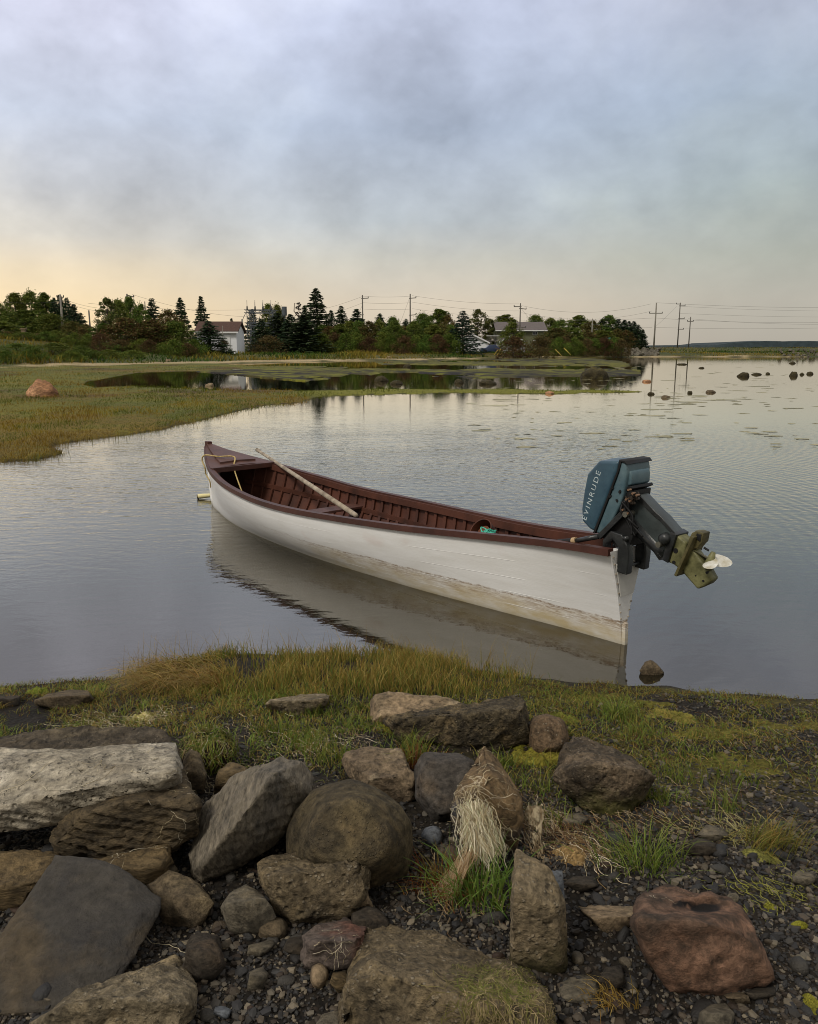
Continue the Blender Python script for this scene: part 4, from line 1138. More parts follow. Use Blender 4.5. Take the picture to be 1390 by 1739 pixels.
rock('granite_block', 'upright wedge shaped granite block with a mossy foot right of the green grass tuft', rock_mat('mossy_foot_granite', s2(126, 112, 88), s2(96, 86, 68), s2(134, 116, 84), speck=.5, dark=.25, moss=.20, mosscol=s2(56, 52, 24), bump=.8, scale=8, pits=.4),
     [(868, 1632), (871, 1514), (877, 1440), (905, 1462), (929, 1474), (946, 1505), (959, 1537), (962, 1590), (961, 1636), (945, 1650), (917, 1651)], tilt=.1, thick=.12, bulge=.02, ring=.85, amp=.007, freq=12, seed=17, rnd=1)
rock('slate_plate', 'small blue grey slate standing behind the upright wedge block', BLU,
     [(926, 1500), (929, 1476), (956, 1475), (960, 1520), (961, 1552), (940, 1560)], tilt=.02, thick=.03, bulge=.0, amp=.002, seed=18, rnd=1, base=(945, 1590), res=.01)
rock('boulder', 'reddish sandstone boulder with a black hollow in its top at the lower right', RED,
     [(1079, 1571), (1086, 1533), (1104, 1508), (1134, 1501), (1176, 1520), (1241, 1529), (1266, 1546), (1291, 1606), (1312, 1651), (1241, 1682), (1195, 1691), (1140, 1668), (1104, 1646), (1090, 1600)], tilt=.2, thick=.2, bulge=.07, ring=.78, amp=.013, freq=6, seed=19, rnd=3, facets=5, ridge=.62, dents=((1205, 1541, 38, 13, .05), (1160, 1535, 30, 8, .015)))
rock('flat_stone', 'pointed flat tan stone left of the red boulder', TAN,
     [(982, 1540), (1010, 1534), (1070, 1530), (1086, 1546), (1077, 1568), (1055, 1576), (1035, 1582), (1005, 1560)], tilt=.13, thick=.06, bulge=.0, amp=.004, freq=9, seed=20, rnd=2)
rock('flat_stone', 'rounded flat dark grey stone right of the huge front block', GRY,
     [(937, 1678), (950, 1660), (980, 1652), (1010, 1655), (1022, 1680), (1015, 1698), (985, 1705), (950, 1700)], tilt=.12, thick=.07, bulge=.03, amp=.004, freq=8, seed=21, rnd=6)
rock('boulder', 'angular lichen covered boulder with green algae round its foot on the gravel slope', MOSSY,
     [(942, 1324), (950, 1296), (960, 1270), (974, 1250), (990, 1253), (1050, 1278), (1085, 1300), (1110, 1320), (1095, 1348), (1073, 1376), (1035, 1383), (1000, 1370), (978, 1350)], tilt=.2, thick=.3, bulge=.06, ring=.75,
     pts=[(1000, 1300, -.02)], amp=.014, freq=8, seed=22, rnd=2)
rock('boulder', 'rounded speckled brown boulder against the long lichen block', rock_mat('speckled_brown', s2(108, 88, 66), s2(80, 66, 50), speck=.4, dark=.3, bump=.6, scale=9),
     [(900, 1265), (898, 1235), (906, 1216), (930, 1211), (958, 1222), (966, 1250), (958, 1275), (930, 1281), (908, 1278)], tilt=.12, thick=.2, bulge=.07, amp=.006, freq=8, seed=23, rnd=7)
rock('stone_block', 'long dark lichen mottled block lying across the grass above the rocks', LICH,
     [(646, 1222), (700, 1210), (780, 1198), (868, 1185), (891, 1190), (898, 1250), (860, 1262), (770, 1268), (704, 1263), (672, 1246)], tilt=.16, thick=.2, bulge=.03, ring=.85, pts=[(740, 1215, .02)], amp=.012, freq=9, seed=24, rnd=2)
rock('stone_block', 'smooth tan block right behind the long lichen mottled block', TAN,
     [(628, 1226), (628, 1192), (640, 1180), (661, 1176), (690, 1181), (721, 1180), (760, 1186), (786, 1197), (790, 1225), (700, 1235)], tilt=.12, thick=.2, bulge=.02, amp=.008, freq=7, seed=25, rnd=3, base=(700, 1236))
rock('flat_stone', 'flat mottled grey stone sunk in the tall brown grass', GRN,
     [(448, 1200), (460, 1186), (510, 1180), (550, 1178), (562, 1184), (556, 1198), (500, 1210)], tilt=.14, thick=.08, bulge=.0, amp=.006, freq=9, seed=26, rnd=2, base=(500, 1214))
rock('stone', 'pale angular stone with white scratches behind the olive boulder', rock_mat('pale_angular', s2(122, 106, 84), s2(88, 76, 62), s2(150, 136, 112), dark=.3, bump=.7, scale=8),
     [(583, 1290), (590, 1276), (628, 1271), (680, 1274), (705, 1320), (702, 1360), (660, 1352), (628, 1340), (590, 1312)], tilt=.14, thick=.2, bulge=.04, ring=.8, amp=.009, freq=8, seed=27, rnd=1, strata=.006)
rock('boulder', 'dark smooth boulder left of the pointed weed draped rock', rock_mat('dark_grey_rock', s2(70, 66, 62), s2(54, 50, 46), s2(84, 72, 58), bump=.5, scale=6),  # dark grey is the boulder's own colour
     [(704, 1300), (720, 1276), (777, 1280), (806, 1292), (815, 1340), (790, 1385), (742, 1392), (708, 1358)], tilt=.14, thick=.2, bulge=.08, amp=.007, freq=6, seed=28, rnd=7)
wr_ = rock('pointed_rock', 'tall pointed brown and grey rock draped with bleached white weed', rock_mat('two_tone_rock', s2(112, 92, 64), s2(84, 70, 52), s2(70, 74, 80), dark=.3, bump=.6, scale=6),
     [(763, 1388), (773, 1346), (792, 1315), (808, 1290), (822, 1266), (839, 1281), (862, 1315), (884, 1357), (888, 1395), (876, 1440), (830, 1450), (790, 1430)], tilt=.14, thick=.2, bulge=.05, ring=.7, pts=[(835, 1330, -.04)], amp=.008, freq=7, seed=29, rnd=1, facets=4)
rock('stone', 'small smooth blue grey stone between the olive boulder and the weed draped rock', BLU,
     [(714, 1420), (722, 1404), (742, 1401), (754, 1415), (750, 1430), (730, 1436)], tilt=.05, thick=.06, bulge=.03, amp=.002, seed=30, rnd=5, res=.01)
rock('flat_stone', 'brown flat rock half sunk at the water line on the left', BRN,
     [(55, 1192), (80, 1180), (120, 1172), (150, 1174), (158, 1188), (120, 1200)], tilt=.16, thick=.1, bulge=.0, amp=.006, freq=8, seed=31, rnd=4, base=(110, 1202))
rock('flat_stone', 'dark flat rock at the water line by the left edge', DRK,
     [(-60, 1196), (-40, 1178), (10, 1175), (34, 1182), (30, 1196)], tilt=.12, thick=.1, bulge=.0, amp=.006, seed=32, rnd=3, base=(0, 1200))
rock('stone', 'small jagged stone standing alone in the shallow water by the shore', BRN,
     [(1087, 1139), (1094, 1137), (1096, 1125), (1106, 1122), (1118, 1128), (1127, 1142), (1112, 1150), (1096, 1150)], tilt=.03, thick=.08, bulge=.02, amp=.005, freq=14, seed=33, rnd=1, dYoff=-.20, base=(1110, 1146), res=.01)
rock('stone', 'dark narrow rock upright between the slab stack and the hollow turf mound', BRN,
     [(308, 1340), (312, 1290), (322, 1270), (338, 1280), (350, 1320), (344, 1348)], tilt=.08, thick=.12, bulge=.03, amp=.008, freq=9, seed=34, rnd=2)
rock('stone', 'small ochre stone tucked behind the leaning slate boulder', SHALE,
     [(366, 1335), (372, 1306), (392, 1296), (418, 1304), (420, 1325), (400, 1342)], tilt=.08, thick=.12, bulge=.03, amp=.008, freq=9, seed=35, rnd=2, base=(390, 1350))
rock('stone', 'dark wedge of rock in front of the olive boulder', DRK,
     [(596, 1580), (600, 1548), (616, 1538), (640, 1545), (668, 1570), (650, 1586), (620, 1590)], tilt=.08, thick=.1, bulge=.03, amp=.007, freq=10, seed=36, rnd=2)
rock('stone', 'thin pale triangular stone propped right of the crusted granite block', TAN,
     [(603, 1550), (612, 1530), (621, 1504), (628, 1530), (636, 1545)], tilt=.05, thick=.04, bulge=.01, amp=.003, freq=12, seed=37, rnd=1, base=(620, 1552), res=.009)
rock('stone', 'dark grey cracked stone cut by the bottom edge below the red boulder', GRY,
     [(1184, 1745), (1190, 1722), (1210, 1704), (1236, 1706), (1246, 1722), (1240, 1750)], tilt=.08, thick=.08, bulge=.03, amp=.004, freq=12, seed=38, rnd=2, base=(1215, 1750))
rock('stone', 'oval yellow brown pebble beside the purplish stone', TAN,
     [(526, 1665), (530, 1640), (542, 1633), (556, 1640), (560, 1658), (548, 1675), (534, 1676)], tilt=.04, thick=.05, bulge=.03, amp=.002, freq=12, seed=39, rnd=6, res=.009)
rock('flat_stone', 'grey rounded stone cut by the bottom edge left of the huge front block', GRY,
     [(524, 1745), (540, 1720), (570, 1708), (592, 1720), (600, 1750)], tilt=.08, thick=.08, bulge=.02, amp=.004, freq=9, seed=40, rnd=5, base=(560, 1755))
for i, (lab, sil, mt) in enumerate([
        ('flat dark stone among the gravel behind the upright wedge block', [(958, 1500), (975, 1488), (1010, 1490), (1015, 1505), (985, 1515)], DRK),
        ('brown stone by the mossy foot of the lichen boulder on the slope', [(1180, 1420), (1200, 1400), (1228, 1405), (1240, 1420), (1210, 1432)], GRY),
        ('dark flat stone near the right edge under the wispy grass tuft', [(1160, 1440), (1185, 1422), (1215, 1432), (1222, 1448), (1185, 1456)], DRK),
        ('smooth light grey pebble by the yellow algae at the right edge', [(1344, 1488), (1358, 1478), (1380, 1482), (1388, 1495), (1366, 1504), (1350, 1500)], GRY),
        ('pale round pebble behind the top of the red boulder', [(1235, 1527), (1238, 1518), (1250, 1516), (1256, 1526), (1248, 1536)], GRY),
        ('long dark stone right of the foot of the red boulder', [(1262, 1686), (1290, 1674), (1316, 1676), (1318, 1690), (1280, 1698)], DRK),
        ('brown flat stone just below the red boulder', [(1228, 1690), (1245, 1682), (1272, 1690), (1276, 1702), (1245, 1704)], BRN),
        ('grey brown block between the flat dark stone and the red boulder', [(1014, 1670), (1030, 1642), (1056, 1640), (1062, 1668), (1040, 1682)], DRK),
        ('grey slab of stone under the lichen boulder on the slope', [(950, 1402), (962, 1384), (990, 1380), (1002, 1392), (985, 1408)], GRY),
        ('square dark pebble above the purplish stone', [(482, 1610), (490, 1595), (516, 1590), (528, 1602), (510, 1622), (490, 1618)], DRK),
        ('slim grey stone above the oval yellow brown pebble', [(418, 1622), (424, 1606), (462, 1596), (470, 1604), (440, 1625)], GRY),
        ('faceted grey pebble at the foot of the speckled corner granite', [(420, 1680), (424, 1650), (446, 1643), (456, 1655), (448, 1675), (432, 1684)], GRY),
        ('blue grey pebble near the bottom edge right of the speckled corner granite', [(362, 1722), (368, 1704), (380, 1702), (394, 1716), (386, 1730)], BLU),
        ('rusty brown stone wedged under the huge front block', [(560, 1668), (566, 1652), (590, 1648), (594, 1680), (574, 1688)], SHALE),
]):
    rock('stone', lab, mt, sil, tilt=.05, thick=.05, bulge=.015, amp=.003, freq=12, seed=50 + i, rnd=3, res=.01, sink=4)

# ------------------------------------------------------------------ gravel and pebbles
def ico(sub, seed, flat=.6):
    bm = bmesh.new(); bmesh.ops.create_icosphere(bm, subdivisions=sub, radius=1)
    V = np.array([v.co for v in bm.verts]); V = V * (1 + .28 * fbm(V * 1.1 + seed * 5, 2, seed))[:, None]
    r_ = np.random.default_rng(seed)
    for _ in range(4):   # worn facets
        d = r_.normal(size=3); d /= np.linalg.norm(d); k = V @ d; V = V - np.clip(k - .62, 0, 9)[:, None] * d
    V = V * np.array([1, .72, flat]); Fc = np.array([[v.index for v in f.verts] for f in bm.faces]); bm.free(); return V, Fc


def peb_mat():
    m, t = new_mat('pebble'); oi = t.add('ShaderNodeObjectInfo').outputs['Random']; ob = t.add('ShaderNodeTexCoord').outputs['Object']
    c_ = t.ramp(oi, [(0, s2(44, 43, 43)), (.3, s2(56, 53, 49)), (.5, s2(40, 38, 37)), (.65, s2(68, 58, 46)), (.8, s2(82, 74, 62)), (.92, s2(56, 42, 33)), (.98, s2(104, 96, 80))], 'CONSTANT')
    n = t.noise(ob, 2.2, 5, .65); c_ = t.mix(1.0, c_, t.ramp(n, [(.3, (.7, .7, .7, 1)), (.7, (1.25, 1.25, 1.2, 1))]), 'MULTIPLY')
    finish(t, c_, .6, t.noise(ob, 6, 4, .6), .4, .02, .35); return m


M_peb = peb_mat(); PV = [ico(2, k, (.5, .6, .35, .7)[k % 4]) for k in range(8)]
PM = [mesh_arr('pebble', v, f, True) for v, f in PV]
for me in PM: me.materials.append(M_peb)
mx_ = RNG.uniform(-1.35, 1.9, 9000); my_ = RNG.uniform(1.25, 3.1, 9000)
ppx, ppy = proj(mx_, my_, ground_z(mx_, my_))
dens = np.where(ppx > 880, sst(ppy, 1330, 1440), sst(ppy, 1420, 1500)); keep = (RNG.random(9000) < dens) & (ppx > -40) & (ppx < 1430) & (ppy < 1800)
sel = np.where(keep)[0][:300]
for k, i in enumerate(sel):
    s_ = float(np.clip(RNG.lognormal(-4.1, .4), .009, .038))
    o = obj('pebble', PM[k % 8], None, None, (mx_[i], my_[i], gz(mx_[i], my_[i]) + s_ * .15)); o.scale = (s_, s_, s_); o.rotation_euler = (RNG.normal() * .25, RNG.normal() * .25, RNG.uniform(0, 6.28))
    tag(o, 'one of the larger dark pebbles strewn over the gravel between the rocks', 'pebble', 'pebbles strewn between the rocks')
n_g = 95000
gx_ = RNG.uniform(-1.3, 2.3, n_g * 2); gy_ = 1.15 + 2.4 * RNG.random(n_g * 2) ** 1.25
ppx, ppy = proj(gx_, gy_, ground_z(gx_, gy_)); cl_ = fbm(np.stack([gx_ * 2.2, gy_ * 2.2], -1), 3, 77)
dens = np.where(ppx > 860, .38 + .62 * sst(ppy, 1290, 1400), .25 + .75 * sst(ppy, 1380, 1440)) * (.45 + .55 * sst(cl_, -.8, -.1))
dens = np.where(ppy < 1180, .02, dens); kk = np.where(RNG.random(n_g * 2) < dens)[0][:n_g]
gx_, gy_ = gx_[kk], gy_[kk]; n_g = len(kk); gzz = ground_z(gx_, gy_)
v0, f0 = ico(1, 3, .55); v1, f1 = ico(2, 5, .45); nv = len(v0)
sc_ = np.clip(RNG.lognormal(-5.3, .5, n_g), .0022, .017); th = RNG.uniform(0, 6.28, n_g); ti = RNG.normal(0, .35, n_g)
jit = 1 + .25 * RNG.normal(size=(n_g, 1, 3)); B_ = v0[None] * np.clip(jit, .5, 1.6) * sc_[:, None, None]
cz, sz_ = np.cos(th)[:, None], np.sin(th)[:, None]; ct, st2 = np.cos(ti)[:, None], np.sin(ti)[:, None]
X1 = B_[..., 0] * ct + B_[..., 2] * st2; Z1 = -B_[..., 0] * st2 + B_[..., 2] * ct
GV = np.stack([X1 * cz - B_[..., 1] * sz_ + gx_[:, None], X1 * sz_ + B_[..., 1] * cz + gy_[:, None], Z1 + (gzz + sc_ * .2)[:, None]], -1).reshape(-1, 3)
GF = (f0[None] + (np.arange(n_g) * nv)[:, None, None]).reshape(-1, 3)
pal = np.array([lin(c_) for c_ in [(46, 45, 44), (38, 36, 35), (54, 51, 47), (54, 47, 39), (68, 60, 50), (46, 38, 31), (38, 37, 38), (104, 95, 80), (46, 45, 44), (86, 80, 70), (30, 28, 27)]])
pc = pal[RNG.integers(0, len(pal), n_g)] * RNG.uniform(.75, 1.2, (n_g, 1))
M_vc = vcol_mat('gravel', .65, objrand=False, spec=.3)
tag(obj('gravel', mesh_arr('gravel', GV, GF, False, np.repeat(pc, nv, 0)), M_vc), kind='stuff')

# ================================================================== GRASS AND WEED
def blades(P, h, w, bend, phi, c0_, c1_, seg=4, face=None, droop=.45):
    """curved tapering blades; arrays per blade. returns V,F,C"""
    n = len(P); t_ = np.linspace(0, 1, seg + 1)[None, :]
    h = h[:, None]; b_ = bend[:, None]
    hor = h * b_ * (t_ ** 1.8); ver = h * (t_ - droop * b_ * t_ ** 2.4)
    dx_, dy_ = np.cos(phi)[:, None], np.sin(phi)[:, None]
    cen = np.stack([P[:, 0:1] + hor * dx_, P[:, 1:2] + hor * dy_, P[:, 2:3] + ver], -1)
    fa = (RNG.uniform(-.9, .9, n) if face is None else face)
    wd = (w[:, None] * (1 - t_ ** 2 * .92) * .5)
    sx_, sy_ = np.cos(fa)[:, None] * wd, np.sin(fa)[:, None] * wd
    Lv = cen - np.stack([sx_, sy_, 0 * sx_], -1); Rv = cen + np.stack([sx_, sy_, 0 * sx_], -1)
    V = np.stack([Lv, Rv], 2).reshape(-1, 3)
    k = np.arange(seg)[None, :] * 2 + (np.arange(n) * (seg + 1) * 2)[:, None]
    Fc = np.stack([k, k + 1, k + 3, k + 2], -1).reshape(-1, 4)
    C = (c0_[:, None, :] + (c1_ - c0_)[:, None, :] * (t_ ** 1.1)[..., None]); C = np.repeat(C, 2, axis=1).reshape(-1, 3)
    return V, Fc, C


class Batch:
    def __init__(self): self.V = []; self.F = []; self.C = []; self.n = 0

    def add(self, r_):
        V, Fc, C = r_; self.V.append(V); self.F.append(Fc + self.n); self.C.append(C); self.n += len(V)

    def mesh(self, name): return mesh_arr(name, np.concatenate(self.V), np.concatenate(self.F), True, np.concatenate(self.C))


def pick(pal_, n, jit=.2):
    a = np.array([lin(c_) for c_ in pal_]); return a[RNG.integers(0, len(a), n)] * RNG.uniform(1 - jit, 1 + jit, (n, 1))


GREEN = [(100, 122, 46), (116, 134, 54), (84, 108, 44), (132, 142, 64), (110, 116, 48)]
STRAW = [(168, 140, 72), (154, 124, 60), (132, 110, 54), (184, 158, 92), (142, 104, 48)]
OLIVE = [(116, 113, 50), (102, 102, 46), (132, 122, 58), (90, 92, 44), (136, 120, 56)]
RUST = [(108, 62, 32), (128, 74, 36), (92, 54, 30)]
PALE = [(200, 188, 158), (180, 166, 134), (214, 204, 180), (160, 144, 110)]


def scatter(n, x0, x1, y0, y1, dens):
    """uniform on the ground over a world rectangle, thinned by dens(px,py,X,Y)"""
    X = RNG.uniform(x0, x1, n); Y = RNG.uniform(y0, y1, n); Z = ground_z(X, Y); px, py = proj(X, Y, Z)
    k = RNG.random(n) < dens(px, py, X, Y); return np.stack([X[k], Y[k], Z[k]], -1), px[k], py[k]


M_grass = vcol_mat('grass_blades', .6, objrand=False, transl=.25, spec=.2)
gb = Batch()
# tall brown green sedge along the water line
P, px, py = scatter(60000, -1.6, 1.0, 2.9, 4.2, lambda px, py, X, Y: sst(px, 190, 300) * (1 - sst(px, 820, 930)) * sst(py, 1104, 1114) * (1 - sst(py, 1172, 1200)) * sst(fbm(np.stack([X * 5, Y * 5], -1), 3, 81), -.6, 0.) * .5)
n = len(P); hh_ = RNG.uniform(.03, .115, n) * (1 + .5 * fbm(P[:, :2] * 2.5, 2, 83)) * (0.55 + .45 * sst(px, 300, 420)) * (1 - .4 * sst(px, 700, 900))
mixs = RNG.random(n)[:, None] < .55
gb.add(blades(P, hh_, RNG.uniform(.002, .0042, n), RNG.uniform(.1, .8, n), RNG.uniform(0, 6.28, n), np.where(mixs, pick(OLIVE, n), pick(GREEN, n)) * .8, np.where(mixs, pick(STRAW, n), pick(OLIVE, n))))
# few long thin stalks
P, px, py = scatter(2500, -1.9, 1.0, 3.2, 4.1, lambda px, py, X, Y: sst(px, 180, 230) * (1 - sst(px, 860, 940)) * sst(py, 1106, 1122) * (1 - sst(py, 1160, 1180)) * .30)
n = len(P); gb.add(blades(P, RNG.uniform(.12, .24, n), RNG.uniform(.0014, .0024, n), RNG.uniform(.05, .6, n), RNG.uniform(0, 6.28, n), pick(OLIVE, n), pick(STRAW, n), 5))
# flattened orange straw mat
P, px, py = scatter(16000, -1.5, -.5, 3.1, 3.9, lambda px, py, X, Y: (sst(px, 215, 260) * (1 - sst(px, 380, 430)) * sst(py, 1122, 1132) * (1 - sst(py, 1168, 1182))) * .5 * sst(fbm(np.stack([X * 5, Y * 5], -1), 3, 89), -.4, .1))
n = len(P); P[:, 2] += RNG.uniform(0, .04, n)
gb.add(blades(P, RNG.uniform(.08, .16, n), RNG.uniform(.002, .004, n), RNG.uniform(1.2, 1.9, n), RNG.normal(3.6, .6, n), pick(RUST + STRAW + OLIVE, n), pick([(138, 112, 60), (124, 96, 50), (150, 128, 76), (112, 104, 52)], n), 4, droop=.48))
# short green turf of the bank
P, px, py = scatter(90000, -2.2, .9, 2.2, 3.9, lambda px, py, X, Y: (1 - sst(px, 560 + (1200 - py) * -1.2, 720)) * sst(py, 1160, 1180) * (1 - sst(py, 1262, 1330)) * sst(fbm(np.stack([X * 4, Y * 4], -1), 3, 85), -.15, .25) * .5)
n = len(P); mixs = RNG.random(n)[:, None] < (.25 + .5 * sst(fbm(P[:, :2] * 3.3, 3, 84), -.1, .35))[:, None]
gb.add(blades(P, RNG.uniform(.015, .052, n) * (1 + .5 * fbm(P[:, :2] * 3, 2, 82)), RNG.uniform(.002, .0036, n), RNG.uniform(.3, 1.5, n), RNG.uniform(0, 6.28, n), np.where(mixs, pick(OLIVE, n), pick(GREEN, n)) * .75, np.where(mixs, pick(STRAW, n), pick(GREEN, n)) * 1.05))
P, px, py = scatter(26000, -.7, 1.2, 2.1, 3.4, lambda px, py, X, Y: (sst(px, 480, 540) * (1 - sst(px, 930, 1000)) * sst(py, 1176, 1200) * (1 - sst(py, 1290, 1350))) * sst(fbm(np.stack([X * 5, Y * 5], -1), 3, 86), -.15, .2) * .55)
n = len(P); gb.add(blades(P, RNG.uniform(.02, .06, n), RNG.uniform(.002, .0034, n), RNG.uniform(.3, 1.5, n), RNG.uniform(0, 6.28, n), pick(GREEN + OLIVE, n) * .75, pick(GREEN + STRAW, n)))
# low sparse plants over the gravelly slope on the right
P, px, py = scatter(90000, .3, 3.2, 2.0, 4.0, lambda px, py, X, Y: (sst(px, 860, 930) * sst(py, 1156, 1164) * (1 - sst(py, 1370, 1430))) * sst(fbm(np.stack([X * 3.2, Y * 3.2], -1), 4, 87), -.02, .3) * (.16 + .3 * sst(px, 1400, 1000)))
n = len(P); mixs = RNG.random(n)[:, None] < .5
gb.add(blades(P, RNG.uniform(.010, .045, n) * (1 + .7 * (RNG.random(n) < .06)), RNG.uniform(.002, .0034, n), RNG.uniform(.3, 1.6, n), RNG.uniform(0, 6.28, n), np.where(mixs, pick(OLIVE, n), pick(GREEN, n)) * .75, np.where(mixs, pick(OLIVE + STRAW, n), pick(GREEN, n))))
P, px, py = scatter(120000, .2, 3.2, 2.6, 4.3, lambda px, py, X, Y: (sst(px, 780, 880) * sst(py, 1154, 1160) * (1 - sst(py, 1230, 1330))) * sst(fbm(np.stack([X * 6, Y * 6], -1), 3, 92), -.3, .15) * .5)
n = len(P); gb.add(blades(P, RNG.uniform(.006, .026, n), RNG.uniform(.002, .004, n), RNG.uniform(.5, 1.8, n), RNG.uniform(0, 6.28, n), pick(OLIVE + RUST, n) * .8, pick(OLIVE + [(96, 78, 44), (120, 112, 44)] + GREEN[:2], n), 3))
P, px, py = scatter(60000, -2.4, -.5, 2.7, 4.2, lambda px, py, X, Y: ((1 - sst(px, 330, 480)) * sst(py, 1146, 1156) * (1 - sst(py, 1215, 1250))) * sst(fbm(np.stack([X * 6, Y * 6], -1), 3, 93), -.45, .05) * .45)
n = len(P); gb.add(blades(P, RNG.uniform(.008, .035, n), RNG.uniform(.002, .004, n), RNG.uniform(.4, 1.6, n), RNG.uniform(0, 6.28, n), pick(OLIVE + RUST, n) * .8, pick(OLIVE + GREEN + [(96, 78, 44)], n), 3))
# scattered small tufts
tuft_c = [(700, 1290, .05, .09, 90), (570, 1290, .06, .08, 120), (530, 1262, .06, .08, 120), (1050, 1225, .05, .12, 60), (1120, 1360, .05, .09, 70), (1090, 1250, .07, .07, 80), (1150, 1330, .06, .08, 80),
          (905, 1345, .05, .08, 70), (925, 1400, .05, .08, 80), (820, 1220, .05, .07, 80), (600, 1240, .05, .07, 90), (1250, 1330, .06, .09, 60), (1230, 1380, .05, .10, 50), (470, 1245, .06, .08, 120), (860, 1300, .04, .08, 60), (1180, 1290, .05, .07, 60), (610, 1205, .05, .07, 90), (540, 1215, .05, .08, 90), (700, 1275, .03, .11, 50)]
for (a, b_, r_, h_, n) in tuft_c:
    c_ = on_ground(a, b_); P = np.stack([RNG.normal(c_[0], r_, n), RNG.normal(c_[1], r_ * .6, n)], -1); P = np.concatenate([P, ground_z(P[:, 0], P[:, 1])[:, None]], 1)
    gb.add(blades(P, RNG.uniform(.5, 1.25, n) * h_, RNG.uniform(.0022, .0036, n), RNG.uniform(.2, 1.1, n), RNG.uniform(0, 6.28, n), pick(GREEN, n) * .7, pick(GREEN + OLIVE, n)))
tag(obj('shore_grass', gb.mesh('shore_grass'), M_grass), kind='stuff')


# named tufts
def tuft(name, label, c_, r_, h_, n, pal0, pal1, lean=None, dz=0.0, cat='grass tuft', w0=.0026, bmax=1.2):
    c_ = np.array(c_); P = np.stack([RNG.normal(0, r_, n), RNG.normal(0, r_ * .7, n), np.full(n, dz)], -1)
    ph = RNG.uniform(0, 6.28, n) if lean is None else RNG.normal(lean, .7, n)
    # lean outwards from the middle
    ph = np.where(RNG.random(n) < .6, np.arctan2(P[:, 1], P[:, 0]), ph) if lean is None else ph
    V, Fc, C = blades(P, RNG.uniform(.5, 1.2, n) * h_, RNG.uniform(.8, 1.4, n) * w0, RNG.uniform(.15, bmax, n), ph, pick(pal0, n) * .75, pick(pal1, n), 6)
    return tag(obj(name, mesh_arr(name, V, Fc, True, C), M_grass, None, tuple(c_)), label, cat)


tuft('grass_tuft', 'bright green grass tuft at the foot of the weed draped pointed rock', on_ground(815, 1530), .05, .15, 190, GREEN, [(96, 132, 56), (112, 140, 70), (84, 120, 50)], w0=.0032)
tuft('grass_tuft', 'rusty stemmed grass tuft left of the bright green tuft', on_ground(752, 1510), .04, .09, 150, RUST, RUST + OLIVE, w0=.0028)
tuft('grass_tuft', 'loose green grass tuft growing behind the flat tan stone', on_ground(1095, 1470), .06, .11, 230, GREEN, GREEN + [(120, 130, 62)])
tuft('grass_tuft', 'fine wispy grass tuft leaning right near the right edge', on_ground(1300, 1440), .05, .12, 300, OLIVE, GREEN + STRAW, lean=-.3, w0=.0018)
tuft('grass_tuft', 'rust and green grass tuft on the dark boulder left of the pointed rock', on_ground(706, 1345) + np.array([0, .08, .05]), .03, .10, 110, RUST, GREEN + RUST)
tuft('grass_tuft', 'straw coloured grass tuft by the flat grey stone at the bottom', on_ground(1035, 1705), .025, .06, 90, STRAW, STRAW, lean=3.6)
tuft('grass_tuft', 'small dark green tuft beside the brown speckled boulder', on_ground(1048, 1215), .035, .10, 90, GREEN, GREEN)

WBR = [(146, 122, 88), (128, 112, 76), (110, 96, 58)]
# turf mound with hollow and bleached roots
c_ = on_ground(355, 1300)
mound = thing('turf_mound', 'hollow turf mound hung with bleached roots behind the slab stack', 'turf mound', tuple(c_))
bm = bmesh.new(); bmesh.ops.create_icosphere(bm, subdivisions=4, radius=1)
for v in bm.verts:
    p = np.array(v.co); f = 1 + .22 * float(fbm(p[None] * 2, 3, 91)[0]); v.co = Vector((p[0] * .105 * f, p[1] * .09 * f, max(p[2], -.2) * .125 * f + .02))
for f in bm.faces: f.smooth = True
me = bpy.data.meshes.new('peat'); bm.to_mesh(me); bm.free()
pe_ = obj('peat', me, simple_mat('peat', s2(52, 42, 28), .95, c2=s2(30, 25, 18), scale=20, bstr=.8), mound)
# bleached weed / eelgrass strands clinging to stones and ground
def strands_on(label, n, x0, x1, y0, y1, length=.12, seg=12, width=.0009, pal_=PALE, drop=.6, wig=.9, lift=.003):
    """random thin strands following a rock surface, started from points on it that face the viewer's side"""
    o, bvh, o0, sil = ROCKS[label]; b = Batch()
    for _ in range(n):
        a, c__ = RNG.uniform(x0, x1), RNG.uniform(y0, y1)
        r_ = Vector(ray(a, c__)).normalized(); hit = bvh.ray_cast(Vector((0, 0, H)) - o0, r_, 10)
        hit = (hit[0], hit[1]) if hit[0] is not None else None
        if hit is None: continue
        p, nn = hit; d = Vector((RNG.normal(), RNG.normal() * .4, RNG.normal() - drop)).normalized(); pts_ = []
        L = length * RNG.uniform(.4, 1.3) / seg
        for k in range(seg + 1):
            pts_.append(p + nn * (lift * RNG.uniform(.3, 1.6)))
            d = (d + Vector(RNG.normal(size=3)) * wig * .35 + Vector((0, 0, -drop * .15))).normalized(); q_ = bvh.find_nearest(p + d * L)
            if q_[0] is None: break
            p, nn = q_[0], q_[1]
        pts_ = np.array(pts_) + np.array(o0); m_ = len(pts_)
        tg = np.gradient(pts_, axis=0); tg /= np.linalg.norm(tg, axis=1, keepdims=True) + 1e-9
        vw = pts_ - np.array([0, 0, H]); sd_ = np.cross(tg, np.array(nn)[None]); sd_ /= np.linalg.norm(sd_, axis=1, keepdims=True) + 1e-9
        w_ = width * RNG.uniform(.6, 1.5) * .5; V = np.stack([pts_ - sd_ * w_, pts_ + sd_ * w_], 1).reshape(-1, 3)
        k = np.arange(m_ - 1) * 2; Fc = np.stack([k, k + 1, k + 3, k + 2], -1)
        cc = pick(pal_, 1); b.add((V, Fc, np.repeat(cc, len(V), 0)))
    return b


